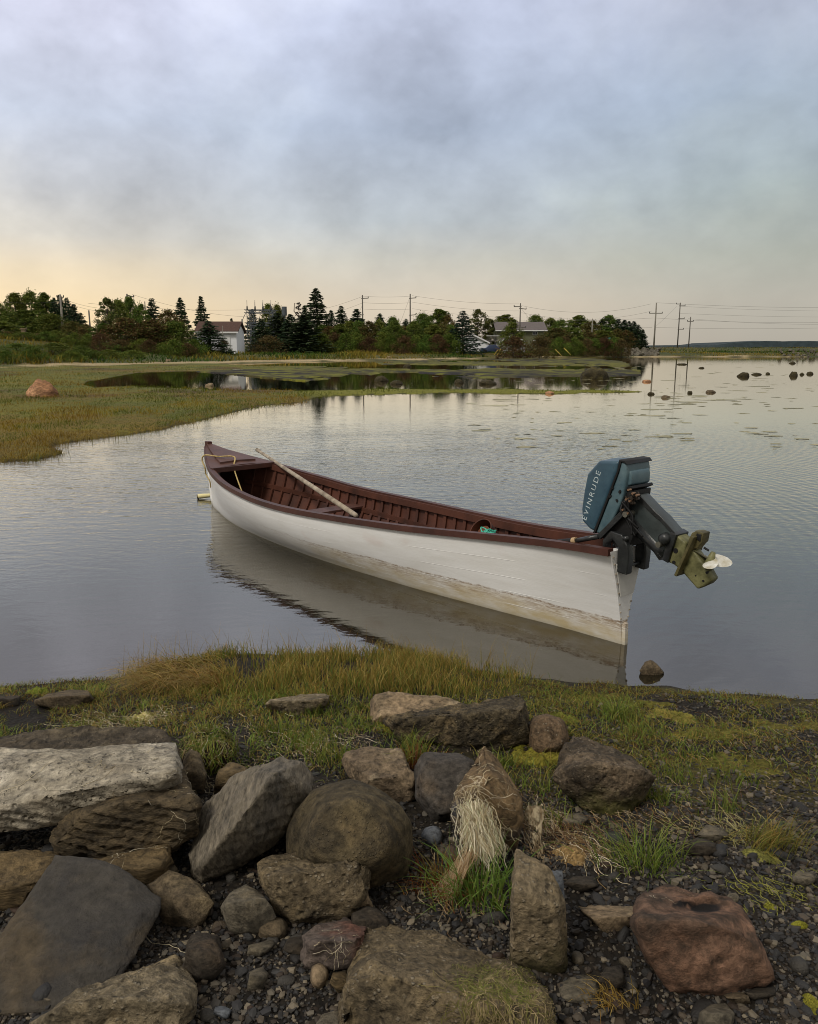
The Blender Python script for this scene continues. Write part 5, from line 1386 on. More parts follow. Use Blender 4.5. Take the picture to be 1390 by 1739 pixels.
PT = 'tall pointed brown and grey rock draped with bleached white weed'
_pm = bmesh.new(); _pm.from_mesh(pe_.data); ROCKS['mound'] = (pe_, BVHTree.FromBMesh(_pm), Vector(mound.location), None); _pm.free(); _cm = np.array(mound.location)
for nm_, n, pal_, L_s, wd_ in (('bleached_roots', 110, PALE + WBR, .13, .0011), ('grass_fringe', 260, GREEN + OLIVE, .10, .0022)):
    b = strands_on('mound', n, 318, 392, 1218, 1262, length=L_s, width=wd_, pal_=pal_, drop=.7, lift=.006)
    b2 = strands_on('mound', n // 2, 325, 390, 1232, 1290, length=L_s * .7, width=wd_, pal_=pal_, drop=1.2, lift=.01)
    Vs = [v - _cm for v in b.V + b2.V]; Fl = b.F + [f + b.n for f in b2.F]; Cl = b.C + b2.C
    if Vs: obj(nm_, mesh_arr(nm_, np.concatenate(Vs), np.concatenate(Fl), True, np.concatenate(Cl)), M_grass, mound)
n = 170; th = RNG.uniform(0, 6.28, n); el = RNG.uniform(.1, 1.5, n); P = np.stack([np.cos(th) * np.cos(el) * .11, np.sin(th) * np.cos(el) * .09, np.sin(el) * .125 + .015], -1)
V, Fc, C = blades(P, RNG.uniform(.02, .07, n), RNG.uniform(.002, .0032, n), RNG.uniform(.3, 1.3, n), RNG.uniform(0, 6.28, n), pick(GREEN, n) * .8, pick(GREEN + OLIVE + STRAW, n), 4)
obj('grass_tips', mesh_arr('grass_tips', V, Fc, True, C), M_grass, mound)
wb = Batch()
for args in [dict(n=150, x0=778, x1=818, y0=1320, y1=1410, length=.10), dict(n=130, x0=790, x1=850, y0=1385, y1=1440, length=.06, lift=.02), dict(n=12, x0=800, x1=845, y0=1275, y1=1330, length=.14), dict(n=30, x0=800, x1=850, y0=1320, y1=1400, length=.12)]:
    b = strands_on(PT, **args)
    for V, Fc, C in zip(b.V, b.F, b.C): pass
    if b.n: wb.V += b.V; wb.F += [f + wb.n for f in b.F]; wb.C += b.C; wb.n += b.n
tag(obj('bleached_weed', wb.mesh('bleached_weed'), M_grass), kind='stuff')
HB = 'huge gritty brown block draped with dried weed at the bottom centre'
db = Batch()
for lab, args in [(HB, dict(n=420, x0=780, x1=940, y0=1640, y1=1739, length=.11, pal_=[(150, 134, 96), (128, 118, 74), (170, 152, 116), (110, 108, 56)], width=.001)),
                  (HB, dict(n=200, x0=790, x1=900, y0=1645, y1=1700, length=.07, pal_=[(118, 122, 58), (96, 104, 48), (140, 138, 78)], width=.0011)),
                  ('large pale flat slab topping the stack at the left edge', dict(n=14, x0=60, x1=290, y0=1275, y1=1350, length=.22, width=.0012, seg=18)),
                  ('tan brown shale block with string on it below the stacked slabs', dict(n=8, x0=200, x1=285, y0=1440, y1=1460, length=.16, width=.0012, seg=14)),
                  ('purplish grey stone with white strands left of the mossy front block', dict(n=16, x0=560, x1=600, y0=1580, y1=1620, length=.08)),
                  ('reddish sandstone boulder with a black hollow in its top at the lower right', dict(n=3, x0=1100, x1=1200, y0=1510, y1=1540, length=.06)),
                  ('brown layered slab directly under the large pale slab', dict(n=12, x0=290, x1=330, y0=1310, y1=1400, length=.16, seg=14))]:
    b = strands_on(lab, **args)
    if b.n: db.V += b.V; db.F += [f + db.n for f in b.F]; db.C += b.C; db.n += b.n
tag(obj('dried_weed', db.mesh('dried_weed'), M_grass), kind='stuff')


def ground_strands(B, n, cpx, cpy, rad, length=.1, seg=10, width=.0011, pal_=PALE, hump=.02, wig=1.0, anis=1.0):
    c_ = on_ground(cpx, cpy); X0 = RNG.normal(c_[0], rad, n); Y0 = RNG.normal(c_[1], rad * .7 * anis, n)
    ang = RNG.uniform(0, 6.28, n); L = length * RNG.uniform(.4, 1.4, n) / seg; X, Y = [X0], [Y0]
    for k in range(seg): ang = ang + RNG.normal(0, wig * .5, n); X.append(X[-1] + np.cos(ang) * L); Y.append(Y[-1] + np.sin(ang) * L)
    X = np.stack(X, 1); Y = np.stack(Y, 1); z0 = ground_z(X0, Y0)[:, None]
    bump_ = RNG.uniform(.2, 1, (n, 1)) * hump * (1 + .5 * np.sin(np.linspace(0, 3.14, seg + 1))[None, :] * RNG.normal(size=(n, 1)))
    Z = np.maximum(z0 + bump_, ground_z(X, Y) + .002)
    w_ = width * RNG.uniform(.5, 1.5, n)[:, None] * .5
    pt = np.stack([X, Y, Z], -1); sd_ = np.stack([w_ + 0 * X, 0 * X, w_ * .6 + 0 * X], -1)
    V = np.stack([pt - sd_, pt + sd_], 2).reshape(-1, 3); k = np.arange(seg)[None, :] * 2 + (np.arange(n) * (seg + 1) * 2)[:, None]
    Fc = np.stack([k, k + 1, k + 3, k + 2], -1).reshape(-1, 4); B.add((V, Fc, np.repeat(pick(pal_, n), (seg + 1) * 2, 0)))


WB = [(120, 92, 60), (146, 122, 88), (96, 62, 40), (170, 152, 118)]
wk = Batch()
for (a, b_, n, r_, l_, p_) in [(150, 1232, 110, .10, .12, PALE + WB), (260, 1225, 90, .05, .10, PALE + [(150, 146, 80)]), (200, 1240, 60, .09, .12, PALE), (430, 1250, 60, .12, .12, WB + PALE), (520, 1280, 70, .07, .10, WB + PALE), (640, 1255, 60, .12, .10, WB),
                              (560, 1262, 60, .06, .09, PALE), (790, 1245, 60, .10, .10, WB), (905, 1400, 150, .04, .13, WB + PALE), (985, 1440, 190, .06, .12, WB + [(132, 108, 70)]), (930, 1420, 90, .05, .10, WB), (1000, 1455, 60, .05, .09, PALE),
                              (1240, 1420, 120, .06, .12, [(140, 136, 84), (160, 150, 104)]), (1110, 1405, 90, .12, .09, WB), (760, 1500, 120, .05, .10, [(110, 60, 36), (128, 78, 48)] + WB), (800, 1545, 60, .06, .09, WB), (1200, 1360, 80, .2, .1, WB), (1050, 1380, 60, .1, .1, WB),
                              (1330, 1520, 80, .07, .09, [(140, 140, 60), (120, 120, 48)]), (380, 1300, 60, .04, .12, PALE), (340, 1345, 18, .03, .12, PALE), (700, 1440, 40, .04, .09, PALE + WB), (880, 1350, 60, .05, .08, WB), (1180, 1250, 120, .3, .08, WB + STRAW), (1300, 1280, 80, .3, .08, WB), (330, 1632, 3, .01, .10, PALE)]:
    ground_strands(wk, n, a, b_, r_, l_, pal_=p_)
tag(obj('washed_up_weed', wk.mesh('washed_up_weed'), M_grass), kind='stuff')

# hanging rag of dried weed on the right of the pointed rock, and the tall hank on the rock's face
def hank(name, label, a, b_, wid, n, pal_, depth=0.0, cat='weed'):
    A_ = np.array(a, float); B__ = np.array(b_, float); o0 = (A_ + B__) / 2; bb = Batch()
    for _ in range(n):
        s_ = np.linspace(0, 1, 9)[:, None]; off = RNG.normal(size=3) * wid * np.array([1, .4, .6]); off2 = RNG.normal(size=3) * wid * np.array([1.2, .4, .5])
        pt = A_ + (B__ - A_) * (s_ * RNG.uniform(.6, 1.1) + RNG.uniform(-.1, .15)) + off * (1 - s_) + off2 * s_ + np.cumsum(RNG.normal(size=(9, 3)) * wid * .34, 0) - o0
        w_ = RNG.uniform(.0003, .0009); sd_ = np.array([w_, 0, w_ * .3]); V = np.stack([pt - sd_, pt + sd_], 1).reshape(-1, 3); k = np.arange(8) * 2
        bb.add((V, np.stack([k, k + 1, k + 3, k + 2], -1), np.repeat(pick(pal_, 1), len(V), 0)))
    return tag(obj(name, bb.mesh(name), M_grass, None, tuple(o0)), label, cat)


Yp = on_ground(905, 1465)[1]
def rag(name, label, a, b_, w0, w1, pal_, cat='weed', seed=1):
    A_ = np.array(a, float); D_ = np.array(b_, float) - A_; nu, nv_ = 22, 44; U, V_ = np.meshgrid(np.linspace(-1, 1, nu), np.linspace(0, 1, nv_))
    wd_ = (w0 + (w1 - w0) * V_) * (1 + .5 * fbm(np.stack([V_ * 5, np.sign(U) * 2], -1), 3, seed)); P = np.stack([U * wd_, 0 * U, 0 * U], -1) + D_ * V_[..., None]
    q_ = np.stack([U * 1.2, V_ * 4, 0 * U], -1); P[..., 1] += .016 * fbm(q_, 3, seed + 1) + .006 * fbm(q_ * 4, 2, seed + 2); P[..., 0] += .010 * fbm(q_ * 1.3, 3, seed + 3)
    i_ = np.arange(nu * nv_).reshape(nv_, nu); Fc = np.stack([i_[:-1, :-1], i_[:-1, 1:], i_[1:, 1:], i_[1:, :-1]], -1).reshape(-1, 4)
    hole = fbm(np.stack([U * 2.2, V_ * 7], -1), 3, seed + 4).ravel(); Fc = Fc[hole[Fc].mean(1) < .28]
    p_ = np.array([lin(c_) for c_ in pal_]); m_ = sst(fbm(np.stack([U * 4, V_ * 9], -1), 4, seed + 5), -.3, .3)[..., None]; C = (p_[0] + (p_[1] - p_[0]) * m_) * RNG.uniform(.8, 1.2, (nv_, nu, 1))
    bb = Batch(); bb.add((P.reshape(-1, 3), Fc, C.reshape(-1, 3)))
    for _ in range(90):
        u, v = RNG.integers(0, nu), RNG.integers(0, nv_); p = P[v, u] + np.array([0, -.004, 0]); pt = p + np.cumsum(RNG.normal(size=(7, 3)) * .005 + np.array([0, 0, -.005]), 0); sd_ = np.array([.0006, 0, .0002]); V = np.stack([pt - sd_, pt + sd_], 1).reshape(-1, 3); k = np.arange(6) * 2
        bb.add((V, np.stack([k, k + 1, k + 3, k + 2], -1), np.repeat(pick(pal_, 1), len(V), 0)))
    return tag(obj(name, bb.mesh(name), M_grass, None, tuple(A_)), label, cat)


Yq = on_ground(876, 1440)[1]
rag('weed_rag', 'brown rag of matted dried weed hanging beside the pointed rock', at_Y(906, 1368, Yp + .07), at_Y(919, 1468, Yp + .01), .026, .008, [(128, 110, 84), (170, 156, 128)])
rag('weed_hank', 'pale matted sheet of bleached weed stuck to the left face of the pointed rock', at_Y(806, 1325, Yq + .02), at_Y(818, 1436, Yq - .035), .034, .04, [(150, 138, 110), (206, 196, 168)], seed=21)
rag('weed_rag', 'flat brown mat of rotting weed behind the small blue grey slate', at_Y(970, 1425, Yp + .12), at_Y(1000, 1480, Yp - .03), .045, .06, [(84, 64, 42), (138, 116, 80)], seed=7)
Yp = on_ground(800, 1520)[1]
hank('weed_hank', 'white shaggy hank of bleached weed drooping onto the bright green tuft', at_Y(806, 1372, Yp + .07), at_Y(824, 1446, Yp + .05), .017, 620, PALE + [(206, 206, 170), (222, 214, 190)])
hank('weed_strand', 'thin tan strand of weed trailing down left from the white shaggy hank', at_Y(800, 1450, Yp + .03), at_Y(748, 1532, Yp - .02), .010, 200, [(176, 150, 116), (150, 122, 88), (196, 178, 146)])

# algae and moss cushions
M_alg = simple_mat('algae', s2(126, 118, 30), .9, c2=s2(86, 82, 28), scale=26, bstr=.9, bdist=.012)
ab = Batch()
def alg_patch(a, b_, rx, ry, h_=.012, colr=(118, 112, 34), seed=0):
    c_ = on_ground(a, b_); n = 44; u = np.linspace(-1, 1, n); U, Vv = np.meshgrid(u, u); X = c_[0] + U * rx; Y = c_[1] + Vv * ry
    m_ = .85 - np.sqrt(U**2 + Vv**2) + .9 * fbm(np.stack([X * 9, Y * 9], -1), 4, seed); hgt = np.where(m_ > 0, h_ * np.clip(m_ * 3, 0, 1) * (1 + .8 * fbm(np.stack([X * 40, Y * 40], -1), 3, seed + 4)), -.012)
    Z = ground_z(X, Y) + hgt; i_ = np.arange(n * n).reshape(n, n); Fc = np.stack([i_[:-1, :-1], i_[:-1, 1:], i_[1:, 1:], i_[1:, :-1]], -1).reshape(-1, 4)
    keep_ = (m_.ravel()[Fc] > -.12).all(1); cc = np.array(lin(colr)) * (1 + .35 * RNG.normal(size=X.shape).clip(-2, 2))[..., None] * (1 + .5 * fbm(np.stack([X * 25, Y * 25], -1), 3, seed + 6))[..., None]
    ab.add((np.stack([X, Y, Z], -1).reshape(-1, 3), Fc[keep_], cc.reshape(-1, 3)))
for args in [(915, 1292, .10, .12, .02, (104, 98, 38), 1), (1142, 1218, .12, .09, .014, (100, 94, 44), 2), (235, 1222, .07, .05, .02, (150, 142, 90), 3), (1290, 1455, .06, .05, .012, (96, 94, 48), 4), (1310, 1545, .035, .05, .010, (104, 102, 36), 5), (1355, 1575, .04, .015, .010, (106, 104, 36), 6),
             (1382, 1712, .02, .05, .012, (108, 104, 38), 7), (880, 1255, .05, .1, .02, (92, 90, 30), 8), (690, 1240, .12, .08, .008, (96, 92, 34), 9), (1010, 1185, .2, .08, .008, (82, 78, 36), 10), (1090, 1195, .15, .06, .008, (80, 76, 34), 11), (1200, 1245, .22, .1, .008, (84, 80, 36), 12), (1330, 1235, .25, .1, .007, (84, 78, 36), 13), (60, 1178, .08, .03, .02, (96, 104, 40), 14),
             (1260, 1300, .2, .1, .006, (78, 74, 34), 15), (960, 1225, .1, .08, .01, (92, 92, 36), 16), (975, 1460, .09, .07, .02, (122, 100, 66), 17)]:
    alg_patch(*args)
tag(obj('algae_mat', ab.mesh('algae_mat'), vcol_mat('algae_col', .95, objrand=False, spec=.1)), kind='stuff')

# ================================================================== MARSH GRASS, FLOATING ALGAE, FAR BANK GRASS
M_marsh = vcol_mat('marsh_blades', .75, objrand=False, transl=.15, spec=.1)
mg = Batch()
def px_scatter(n, x0, x1, y0, y1):
    px = RNG.uniform(x0, x1, n); py = RNG.uniform(y0, y1, n); r_ = np.stack([(px - 695) / F, CP + (869.5 - py) / F * SP, -SP + (869.5 - py) / F * CP], -1)
    t_ = -H / r_[:, 2]; return r_[:, 0] * t_, r_[:, 1] * t_, px, py
X, Y, px, py = px_scatter(115000, -260, 1120, 622, 800)
zz_, _, zmm, zff, _, _, sdd = ground_z(X, Y, True)
ok = (zmm > -.02) & (py > 630) | (zmm > .02)
X, Y, px, py, zz_ = X[ok], Y[ok], px[ok], py[ok], zz_[ok]; n = len(X)
P = np.stack([X, Y, zz_ - .01], -1); sc_ = np.clip(Y / 16, .8, 2.6)
pn = fbm(np.stack([X * .5, Y * .35], -1), 3, 95); low = (fbm(np.stack([X * .3, Y * .3], -1), 3, 96) > .12)
pn = np.where((py < 676) & (px > 500), -.9, pn)
cb = np.where((pn > .12)[:, None], pick([(118, 94, 32), (106, 84, 30), (128, 106, 36)], n), np.where((pn < -.05)[:, None], pick([(90, 96, 30), (78, 86, 28)], n), pick([(128, 110, 26), (114, 98, 24), (138, 118, 32)], n)))
hgt = RNG.uniform(.05, .12, n) * np.clip(.8 + 1.2 * fbm(np.stack([X * .8, Y * .5], -1), 3, 97), .4, 2) * (1 + .25 * (sc_ - 1))
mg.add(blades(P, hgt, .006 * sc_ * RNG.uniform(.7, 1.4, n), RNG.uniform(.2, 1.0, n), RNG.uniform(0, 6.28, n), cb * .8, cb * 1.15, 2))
# stems standing in the shallow inlet at the left
X, Y, px, py = px_scatter(5200, -200, 470, 690, 786); sdw = marsh_z(X, Y)[2]; ok = (sdw > -13) & (sdw < 2) & (RNG.random(len(X)) < np.exp(-np.abs(sdw) / 6)); X, Y = X[ok], Y[ok]; n = len(X)
mg.add(blades(np.stack([X, Y, 0 * X - .02], -1), RNG.uniform(.05, .16, n), RNG.uniform(.004, .007, n), RNG.uniform(.05, .5, n), RNG.uniform(0, 6.28, n), pick(OLIVE, n) * .6, pick(OLIVE, n), 2))
tag(obj('marsh_grass', mg.mesh('marsh_grass'), M_marsh), kind='stuff')

# rank grass of the far bank
bg = Batch()
X = RNG.uniform(-160, 130, 230000); Y = RNG.uniform(58, 190, 230000); zf_, tb, _D = z_far(X, Y); pxx = 695 + F * X / Y
ok = (tb > 3.5) & (tb < 48) & (pxx > -120) & (pxx < 1500) & ~((pxx > 1060) & (pxx < 1130) & (tb < 22)) & (RNG.random(len(X)) < np.where(tb < 26, .75, .3))
X, Y, zf_, tb, pxx = X[ok], Y[ok], zf_[ok], tb[ok], pxx[ok]; n = len(X)
cn = fbm(np.stack([X * .07, Y * .09], -1), 4, 101)
cb = np.where((cn > .1)[:, None], pick([(126, 112, 44), (138, 118, 50), (112, 104, 40)], n), np.where((cn < -.12)[:, None], pick([(58, 82, 30), (66, 92, 34), (50, 70, 28)], n), pick([(88, 96, 36), (98, 100, 40), (104, 98, 38)], n)))
hgt = RNG.uniform(.25, .65, n) * np.clip(1 + 1.5 * fbm(np.stack([X * .16, Y * .16], -1), 3, 103), .35, 2.2) * np.where(pxx > 1080, .6, 1)
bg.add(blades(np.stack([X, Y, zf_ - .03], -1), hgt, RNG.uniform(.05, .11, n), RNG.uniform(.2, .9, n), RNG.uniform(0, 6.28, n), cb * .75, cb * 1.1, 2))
tag(obj('bank_grass', bg.mesh('bank_grass'), M_marsh), kind='stuff')

# floating scraps of algae on the open water
fa = Batch()
X, Y, px, py = px_scatter(900, 700, 1420, 618, 765)
dens = np.where(py < 690, .5, .28) * sst(px, 780, 900) * (.5 + sst(fbm(np.stack([X * .3, Y * .12], -1), 3, 105), -.1, .3)); ok = RNG.random(len(X)) < dens
for x_, y_ in zip(X[ok], Y[ok]):
    n = 11; th = np.linspace(0, 2 * np.pi, n, endpoint=False); s_ = min(RNG.lognormal(-3.3, .55), .09) * (1 + y_ / 16); rr_ = 1 + .5 * RNG.normal(size=n) * .7
    V = np.stack([x_ + np.cos(th) * rr_ * s_ * 1.5, y_ + np.sin(th) * rr_ * s_ * .8, np.full(n, .004)], -1); V = np.concatenate([V, [[x_, y_, .012]]])
    Fc = np.array([[k, (k + 1) % n, n] for k in range(n)]); fa.add((V, Fc, np.repeat(pick([(138, 134, 104), (124, 120, 92), (150, 144, 114)], 1), n + 1, 0)))
X, Y, px, py = px_scatter(26, 350, 1000, 690, 740)
tag(obj('floating_algae', fa.mesh('floating_algae'), M_vc), kind='stuff')

# ------------------------------------------------------------------ boulders out on the flats
def far_rock(name, label, x0, x1, ytop, ybase, mat, seed=0, flat=1.0, group=None, dark=0):
    c_ = on_z((x0 + x1) / 2, ybase, 0.02 if ybase < 760 else 0.0); Y = c_[1]; a = at_Y(x0, ybase, Y); b_ = at_Y(x1, ybase, Y); w_ = (b_[0] - a[0]) / 2; t_ = at_Y((x0 + x1) / 2, ytop, Y + w_ * .5)[2]
    h_ = max(t_ - 0.0, .04)
    bm = bmesh.new(); bmesh.ops.create_icosphere(bm, subdivisions=4, radius=1); V = np.array([v.co for v in bm.verts])
    f = 1 + .20 * fbm(V * 1.6 + seed * 7, 3, seed) + .06 * fbm(V * 6 + seed, 3, seed + 1); V = V * f[:, None]; V = V * np.array([w_ * (.92 if 'boulder' in name else .82), w_ * .72, h_ * (.98 if 'boulder' in name else .72)]); V[:, 2] = np.where(V[:, 2] > 0, V[:, 2] * (1 + .25 * fbm(V[:, :2] / w_ * 2 + seed, 2, seed)), V[:, 2])
    for v, p in zip(bm.verts, V): v.co = p
    for f_ in bm.faces: f_.smooth = True
    me = bpy.data.meshes.new(name); bm.to_mesh(me); bm.free()
    return tag(obj(name, me, mat, None, (c_[0], Y + w_ * .5, gz(c_[0], Y) * 0 + .0)), label, 'rock', group)


STRIPE = rock_mat('pink_granite', s2(150, 110, 78), s2(108, 78, 56), s2(168, 130, 96), bump=.8, scale=1.6, strata=((1, 1, 4.0), (.3, .9, 0)))
WETD = rock_mat('weedy_rock', s2(58, 52, 30), s2(38, 34, 24), s2(74, 68, 36), bump=.8, scale=3)
far_rock('boulder', 'pinkish striped boulder resting on the marsh at the left', 34, 95, 648, 680, STRIPE, 3)
far_rock('boulder', 'large dark weed covered boulder on the flats before the right woods', 986, 1038, 623, 643, WETD, 5)
far_rock('rock', 'small pale boulder at the far sandy shore under the left trees', 279, 292, 607, 617, TAN, 7)
far_rock('rock', 'pale boulder at the far shore in front of the bush wall', 654, 668, 602, 611, TAN, 8)
far_rock('rock', 'dark rock with white specks on the marsh rim of the pool', 280, 292, 654, 661, WETD, 9)
far_rock('rock', 'flat rock in the pool left of the white reflection', 346, 364, 649, 655, TAN, 10)
for i, (x0, x1, yt, yb, lab, m_) in enumerate([
        (1091, 1109, 643, 648, 'reddish brown flat rock in the water right of the algae flats', STRIPE), (1100, 1114, 664, 669, 'dark flat rock in the water below the tall twin armed pole reflection', WETD),
        (1123, 1142, 670, 675, 'olive flat rock in the water between the pole reflections', BRN), (1168, 1178, 662, 667, 'small dark rock at the end of the short pole reflection', WETD),
        (1199, 1219, 660, 666, 'lone flat dark rock in the open water right of the pole reflections', BRN), (1253, 1277, 629, 639, 'dark rock in the water, biggest of the chain at the right', WETD),
        (1277, 1298, 632, 636, 'low flat rock just right of the biggest chain rock', WETD), (1301, 1310, 631, 635, 'small round rock ending the chain in the right water', WETD), (1342, 1358, 629, 638, 'dark rounded rock in the water near the right edge', WETD),
        (1359, 1368, 632, 636, 'tiny rock beside the dark rounded rock near the right edge', WETD), (1371, 1384, 629, 635, 'small rock at the right edge of the water', WETD), (1341, 1354, 613, 617, 'dark rock off the causeway near the right edge', WETD),
        (1150, 1170, 616, 619, 'flat far rock below the causeway right of the twin armed pole', WETD), (1187, 1198, 622, 625, 'small far flat rock out from the causeway', WETD), (634, 662, 636, 647, 'dark weedy rock in the pool, left of a pair', WETD), (660, 686, 643, 652, 'dark weedy rock in the pool, right of a pair', WETD),
        (770, 790, 642, 650, 'low dark rock on the algae flats before the dark spruce', WETD), (812, 848, 643, 652, 'long low dark rock on the algae flats before the garage', WETD), (684, 700, 617, 623, 'dark rock on the far green flats', WETD), (925, 945, 663, 668, 'brown rock at the tip of the green algae strip', STRIPE), (576, 584, 620, 624, 'small dark rock at the far edge of the flats', WETD)]):
    far_rock('rock', lab, x0, x1, yt, yb, m_, 20 + i)

# ================================================================== TREES
def quads(C, U, W_, cols):
    """C centres (n,3), U,W half-axis vectors -> quad arrays (one thin leaf-spray quad each)"""
    V = np.stack([C - U - W_ * .6, C + U * .2 - W_, C + U, C + U * .2 + W_], 1).reshape(-1, 3); n = len(C)
    return V, np.arange(n * 4).reshape(n, 4), np.repeat(cols, 4, 0)


def unit(v): return v / (np.linalg.norm(v, axis=-1, keepdims=True) + 1e-9)


def spruce_crown(seed, Ht=10.0, Rb=2.2, low=.04, dens=1.0, sparse=0.0, pal_=((46, 62, 44), (54, 70, 46), (40, 52, 40), (66, 80, 50))):
    r_ = np.random.default_rng(seed); Cs, Us, Ws = [], [], []; z = Ht * low
    while z < Ht * .985:
        t_ = z / Ht; rad = Rb * (1 - t_) ** .85 * r_.uniform(.75, 1.12) + .08; nb = int(r_.integers(6, 10)) if t_ < .8 else 5; a0 = r_.uniform(0, 6.28)
        for k in range(nb):
            if r_.random() < sparse: continue
            a = a0 + k * 6.283 / nb + r_.normal(0, .18); L = rad * r_.uniform(.7, 1.15); m_ = max(int((L / .16) * 3.2 * dens), 4)
            s_ = r_.random(m_) ** .7; sag = -.30 * L * s_ + .22 * L * s_ ** 2.5 + (.25 * L * s_ if t_ > .8 else 0)
            d = np.array([math.cos(a), math.sin(a)]); wdt = .26 * L * (1 - s_ * .7) * r_.uniform(-1, 1, m_)
            x = d[0] * L * s_ - d[1] * wdt; y = d[1] * L * s_ + d[0] * wdt
            Cs.append(np.stack([x, y, z + sag - .25 * np.abs(wdt) + r_.normal(0, .05, m_)], -1))
            u = np.stack([np.full(m_, d[0]), np.full(m_, d[1]), r_.normal(-.25, .35, m_)], -1) + r_.normal(0, .35, (m_, 3)); u = unit(u) * r_.uniform(.13, .26, (m_, 1)); Us.append(u)
            w_ = unit(np.cross(u, r_.normal(size=(m_, 3)))) * r_.uniform(.05, .10, (m_, 1)); Ws.append(w_)
        z += r_.uniform(.22, .42) * (1.15 - .5 * t_)
    Cs, Us, Ws = map(np.concatenate, (Cs, Us, Ws)); a = np.array([lin(c_) for c_ in pal_])
    cols = a[r_.integers(0, len(a), len(Cs))] * r_.uniform(.7, 1.3, (len(Cs), 1)); return quads(Cs, Us, Ws, cols)


def leaf_crown(seed, Ht=9.0, Rb=3.0, base=.15, n_cl=60, per=85, pal_=((82, 98, 40), (94, 108, 44), (70, 86, 38), (108, 112, 52)), top=1.0, leaf=.13, gap=0.0):
    r_ = np.random.default_rng(seed); Cs = []; limbs = []
    for k in range(n_cl):
        t_ = base + (1 - base) * r_.random() ** .85; prof_ = max(0., math.sin(math.pi * min(.995, (.22 + .78 * max(t_ - base, 0) / (1 - base)) ** (.8 * top)))) ** .6
        a = r_.uniform(0, 6.28); rr_ = Rb * prof_ * r_.random() ** .45; c_ = np.array([math.cos(a) * rr_, math.sin(a) * rr_, Ht * t_ * .97]); limbs.append(c_)
        s_ = r_.uniform(.4, .9) * Rb * .36 * (1.1 - .55 * t_); m_ = int(per * r_.uniform(.5, 1.3)); p = r_.normal(size=(m_, 3)) * s_ * .62 * np.array([1.05, 1.05, .95]); Cs.append(p + c_)
    Cs = np.concatenate(Cs); n = len(Cs); U = unit(r_.normal(size=(n, 3))) * r_.uniform(.7, 1.3, (n, 1)) * leaf; W_ = unit(np.cross(U, r_.normal(size=(n, 3)))) * leaf * .6
    a = np.array([lin(c_) for c_ in pal_]); cols = a[r_.integers(0, len(a), n)] * r_.uniform(.65, 1.35, (n, 1)); return quads(Cs, U, W_, cols), limbs


M_crown = vcol_mat('crown_leaves', .8, .35, .08, .12)
M_bark = simple_mat('bark', s2(82, 72, 60), .9, c2=s2(50, 44, 38), scale=3, bstr=.6)


def trunk_mesh(Ht, r0, seed, limbs=(), lean=.03, top=.97):
    r_ = random.Random(seed); P = [(0, 0, -.3)]; 
    for k in range(1, 7): P.append((r_.gauss(0, lean) * k, r_.gauss(0, lean) * k, Ht * top * k / 6))
    mb = MB(); mb.tube(P, [r0 * (1 - .93 * k / 6) + .015 for k in range(7)], 8)
    for c_ in limbs:
        zs = c_[2] * .62; mb.tube([(P[3][0] * zs / Ht, 0, zs), (c_[0] * .5, c_[1] * .5, (zs + c_[2]) * .5 + .1), tuple(c_)], [r0 * .34, r0 * .22, .02], 5, False)
    me = bpy.data.meshes.new('trunk'); me.from_pydata(mb.v, [], mb.f); me.update(); [setattr(p, 'use_smooth', True) for p in me.polygons]; me.materials.append(M_bark); return me


PROTO = {}
def add_proto(key, crown, trunk): PROTO.setdefault(key, []).append((crown, trunk))


for k in range(4):
    V, Fc, C = spruce_crown(200 + k, 10, (1.9, 2.3, 1.7, 2.1)[k]); me = mesh_arr('crown', V, Fc, False, C); me.materials.append(M_crown); add_proto('spruce', me, trunk_mesh(10, .16, k))
for k in range(2):
    V, Fc, C = spruce_crown(230 + k, 10, 4.3, low=.02, dens=.75, pal_=((34, 50, 40), (42, 58, 46), (30, 42, 36), (50, 64, 48))); me = mesh_arr('crown', V, Fc, False, C); me.materials.append(M_crown); add_proto('wide', me, trunk_mesh(10, .2, 9 + k))
for k in range(5):
    (q4, lb) = leaf_crown(260 + k, 9, (2.6, 3.2, 2.3, 3.0, 2.0)[k], .04, 120, 75, top=(1, .9, 1.1, 1, 1.2)[k]); me = mesh_arr('crown', q4[0], q4[1], False, q4[2]); me.materials.append(M_crown); add_proto('leafy', me, trunk_mesh(9, .15, 20 + k, lb[:16]))
for k in range(2):
    (q4, lb) = leaf_crown(290 + k, 9, 1.9, .15, 80, 60, pal_=((78, 88, 44), (92, 98, 50), (66, 78, 38), (104, 100, 56)), top=1.1); me = mesh_arr('crown', q4[0], q4[1], False, q4[2]); me.materials.append(M_crown); add_proto('slim', me, trunk_mesh(9, .13, 40 + k, lb[:18]))
for k in range(3):
    (q4, lb) = leaf_crown(310 + k, 9, 2.8, .03, 110, 70, pal_=((98, 78, 48), (86, 72, 44), (84, 86, 42), (110, 88, 52), (74, 70, 40), (78, 88, 40))); me = mesh_arr('crown', q4[0], q4[1], False, q4[2]); me.materials.append(M_crown); add_proto('rusty', me, trunk_mesh(9, .12, 50 + k, lb[:20]))
for k in range(4):
    (q4, lb) = leaf_crown(330 + k, 4, 3.0, -.02, 70, 80, pal_=((74, 94, 36), (88, 104, 40), (62, 80, 34), (100, 106, 46)), leaf=.11); me = mesh_arr('crown', q4[0], q4[1], False, q4[2]); me.materials.append(M_crown); add_proto('shrub', me, trunk_mesh(3.6, .08, 60 + k, lb[:16]))
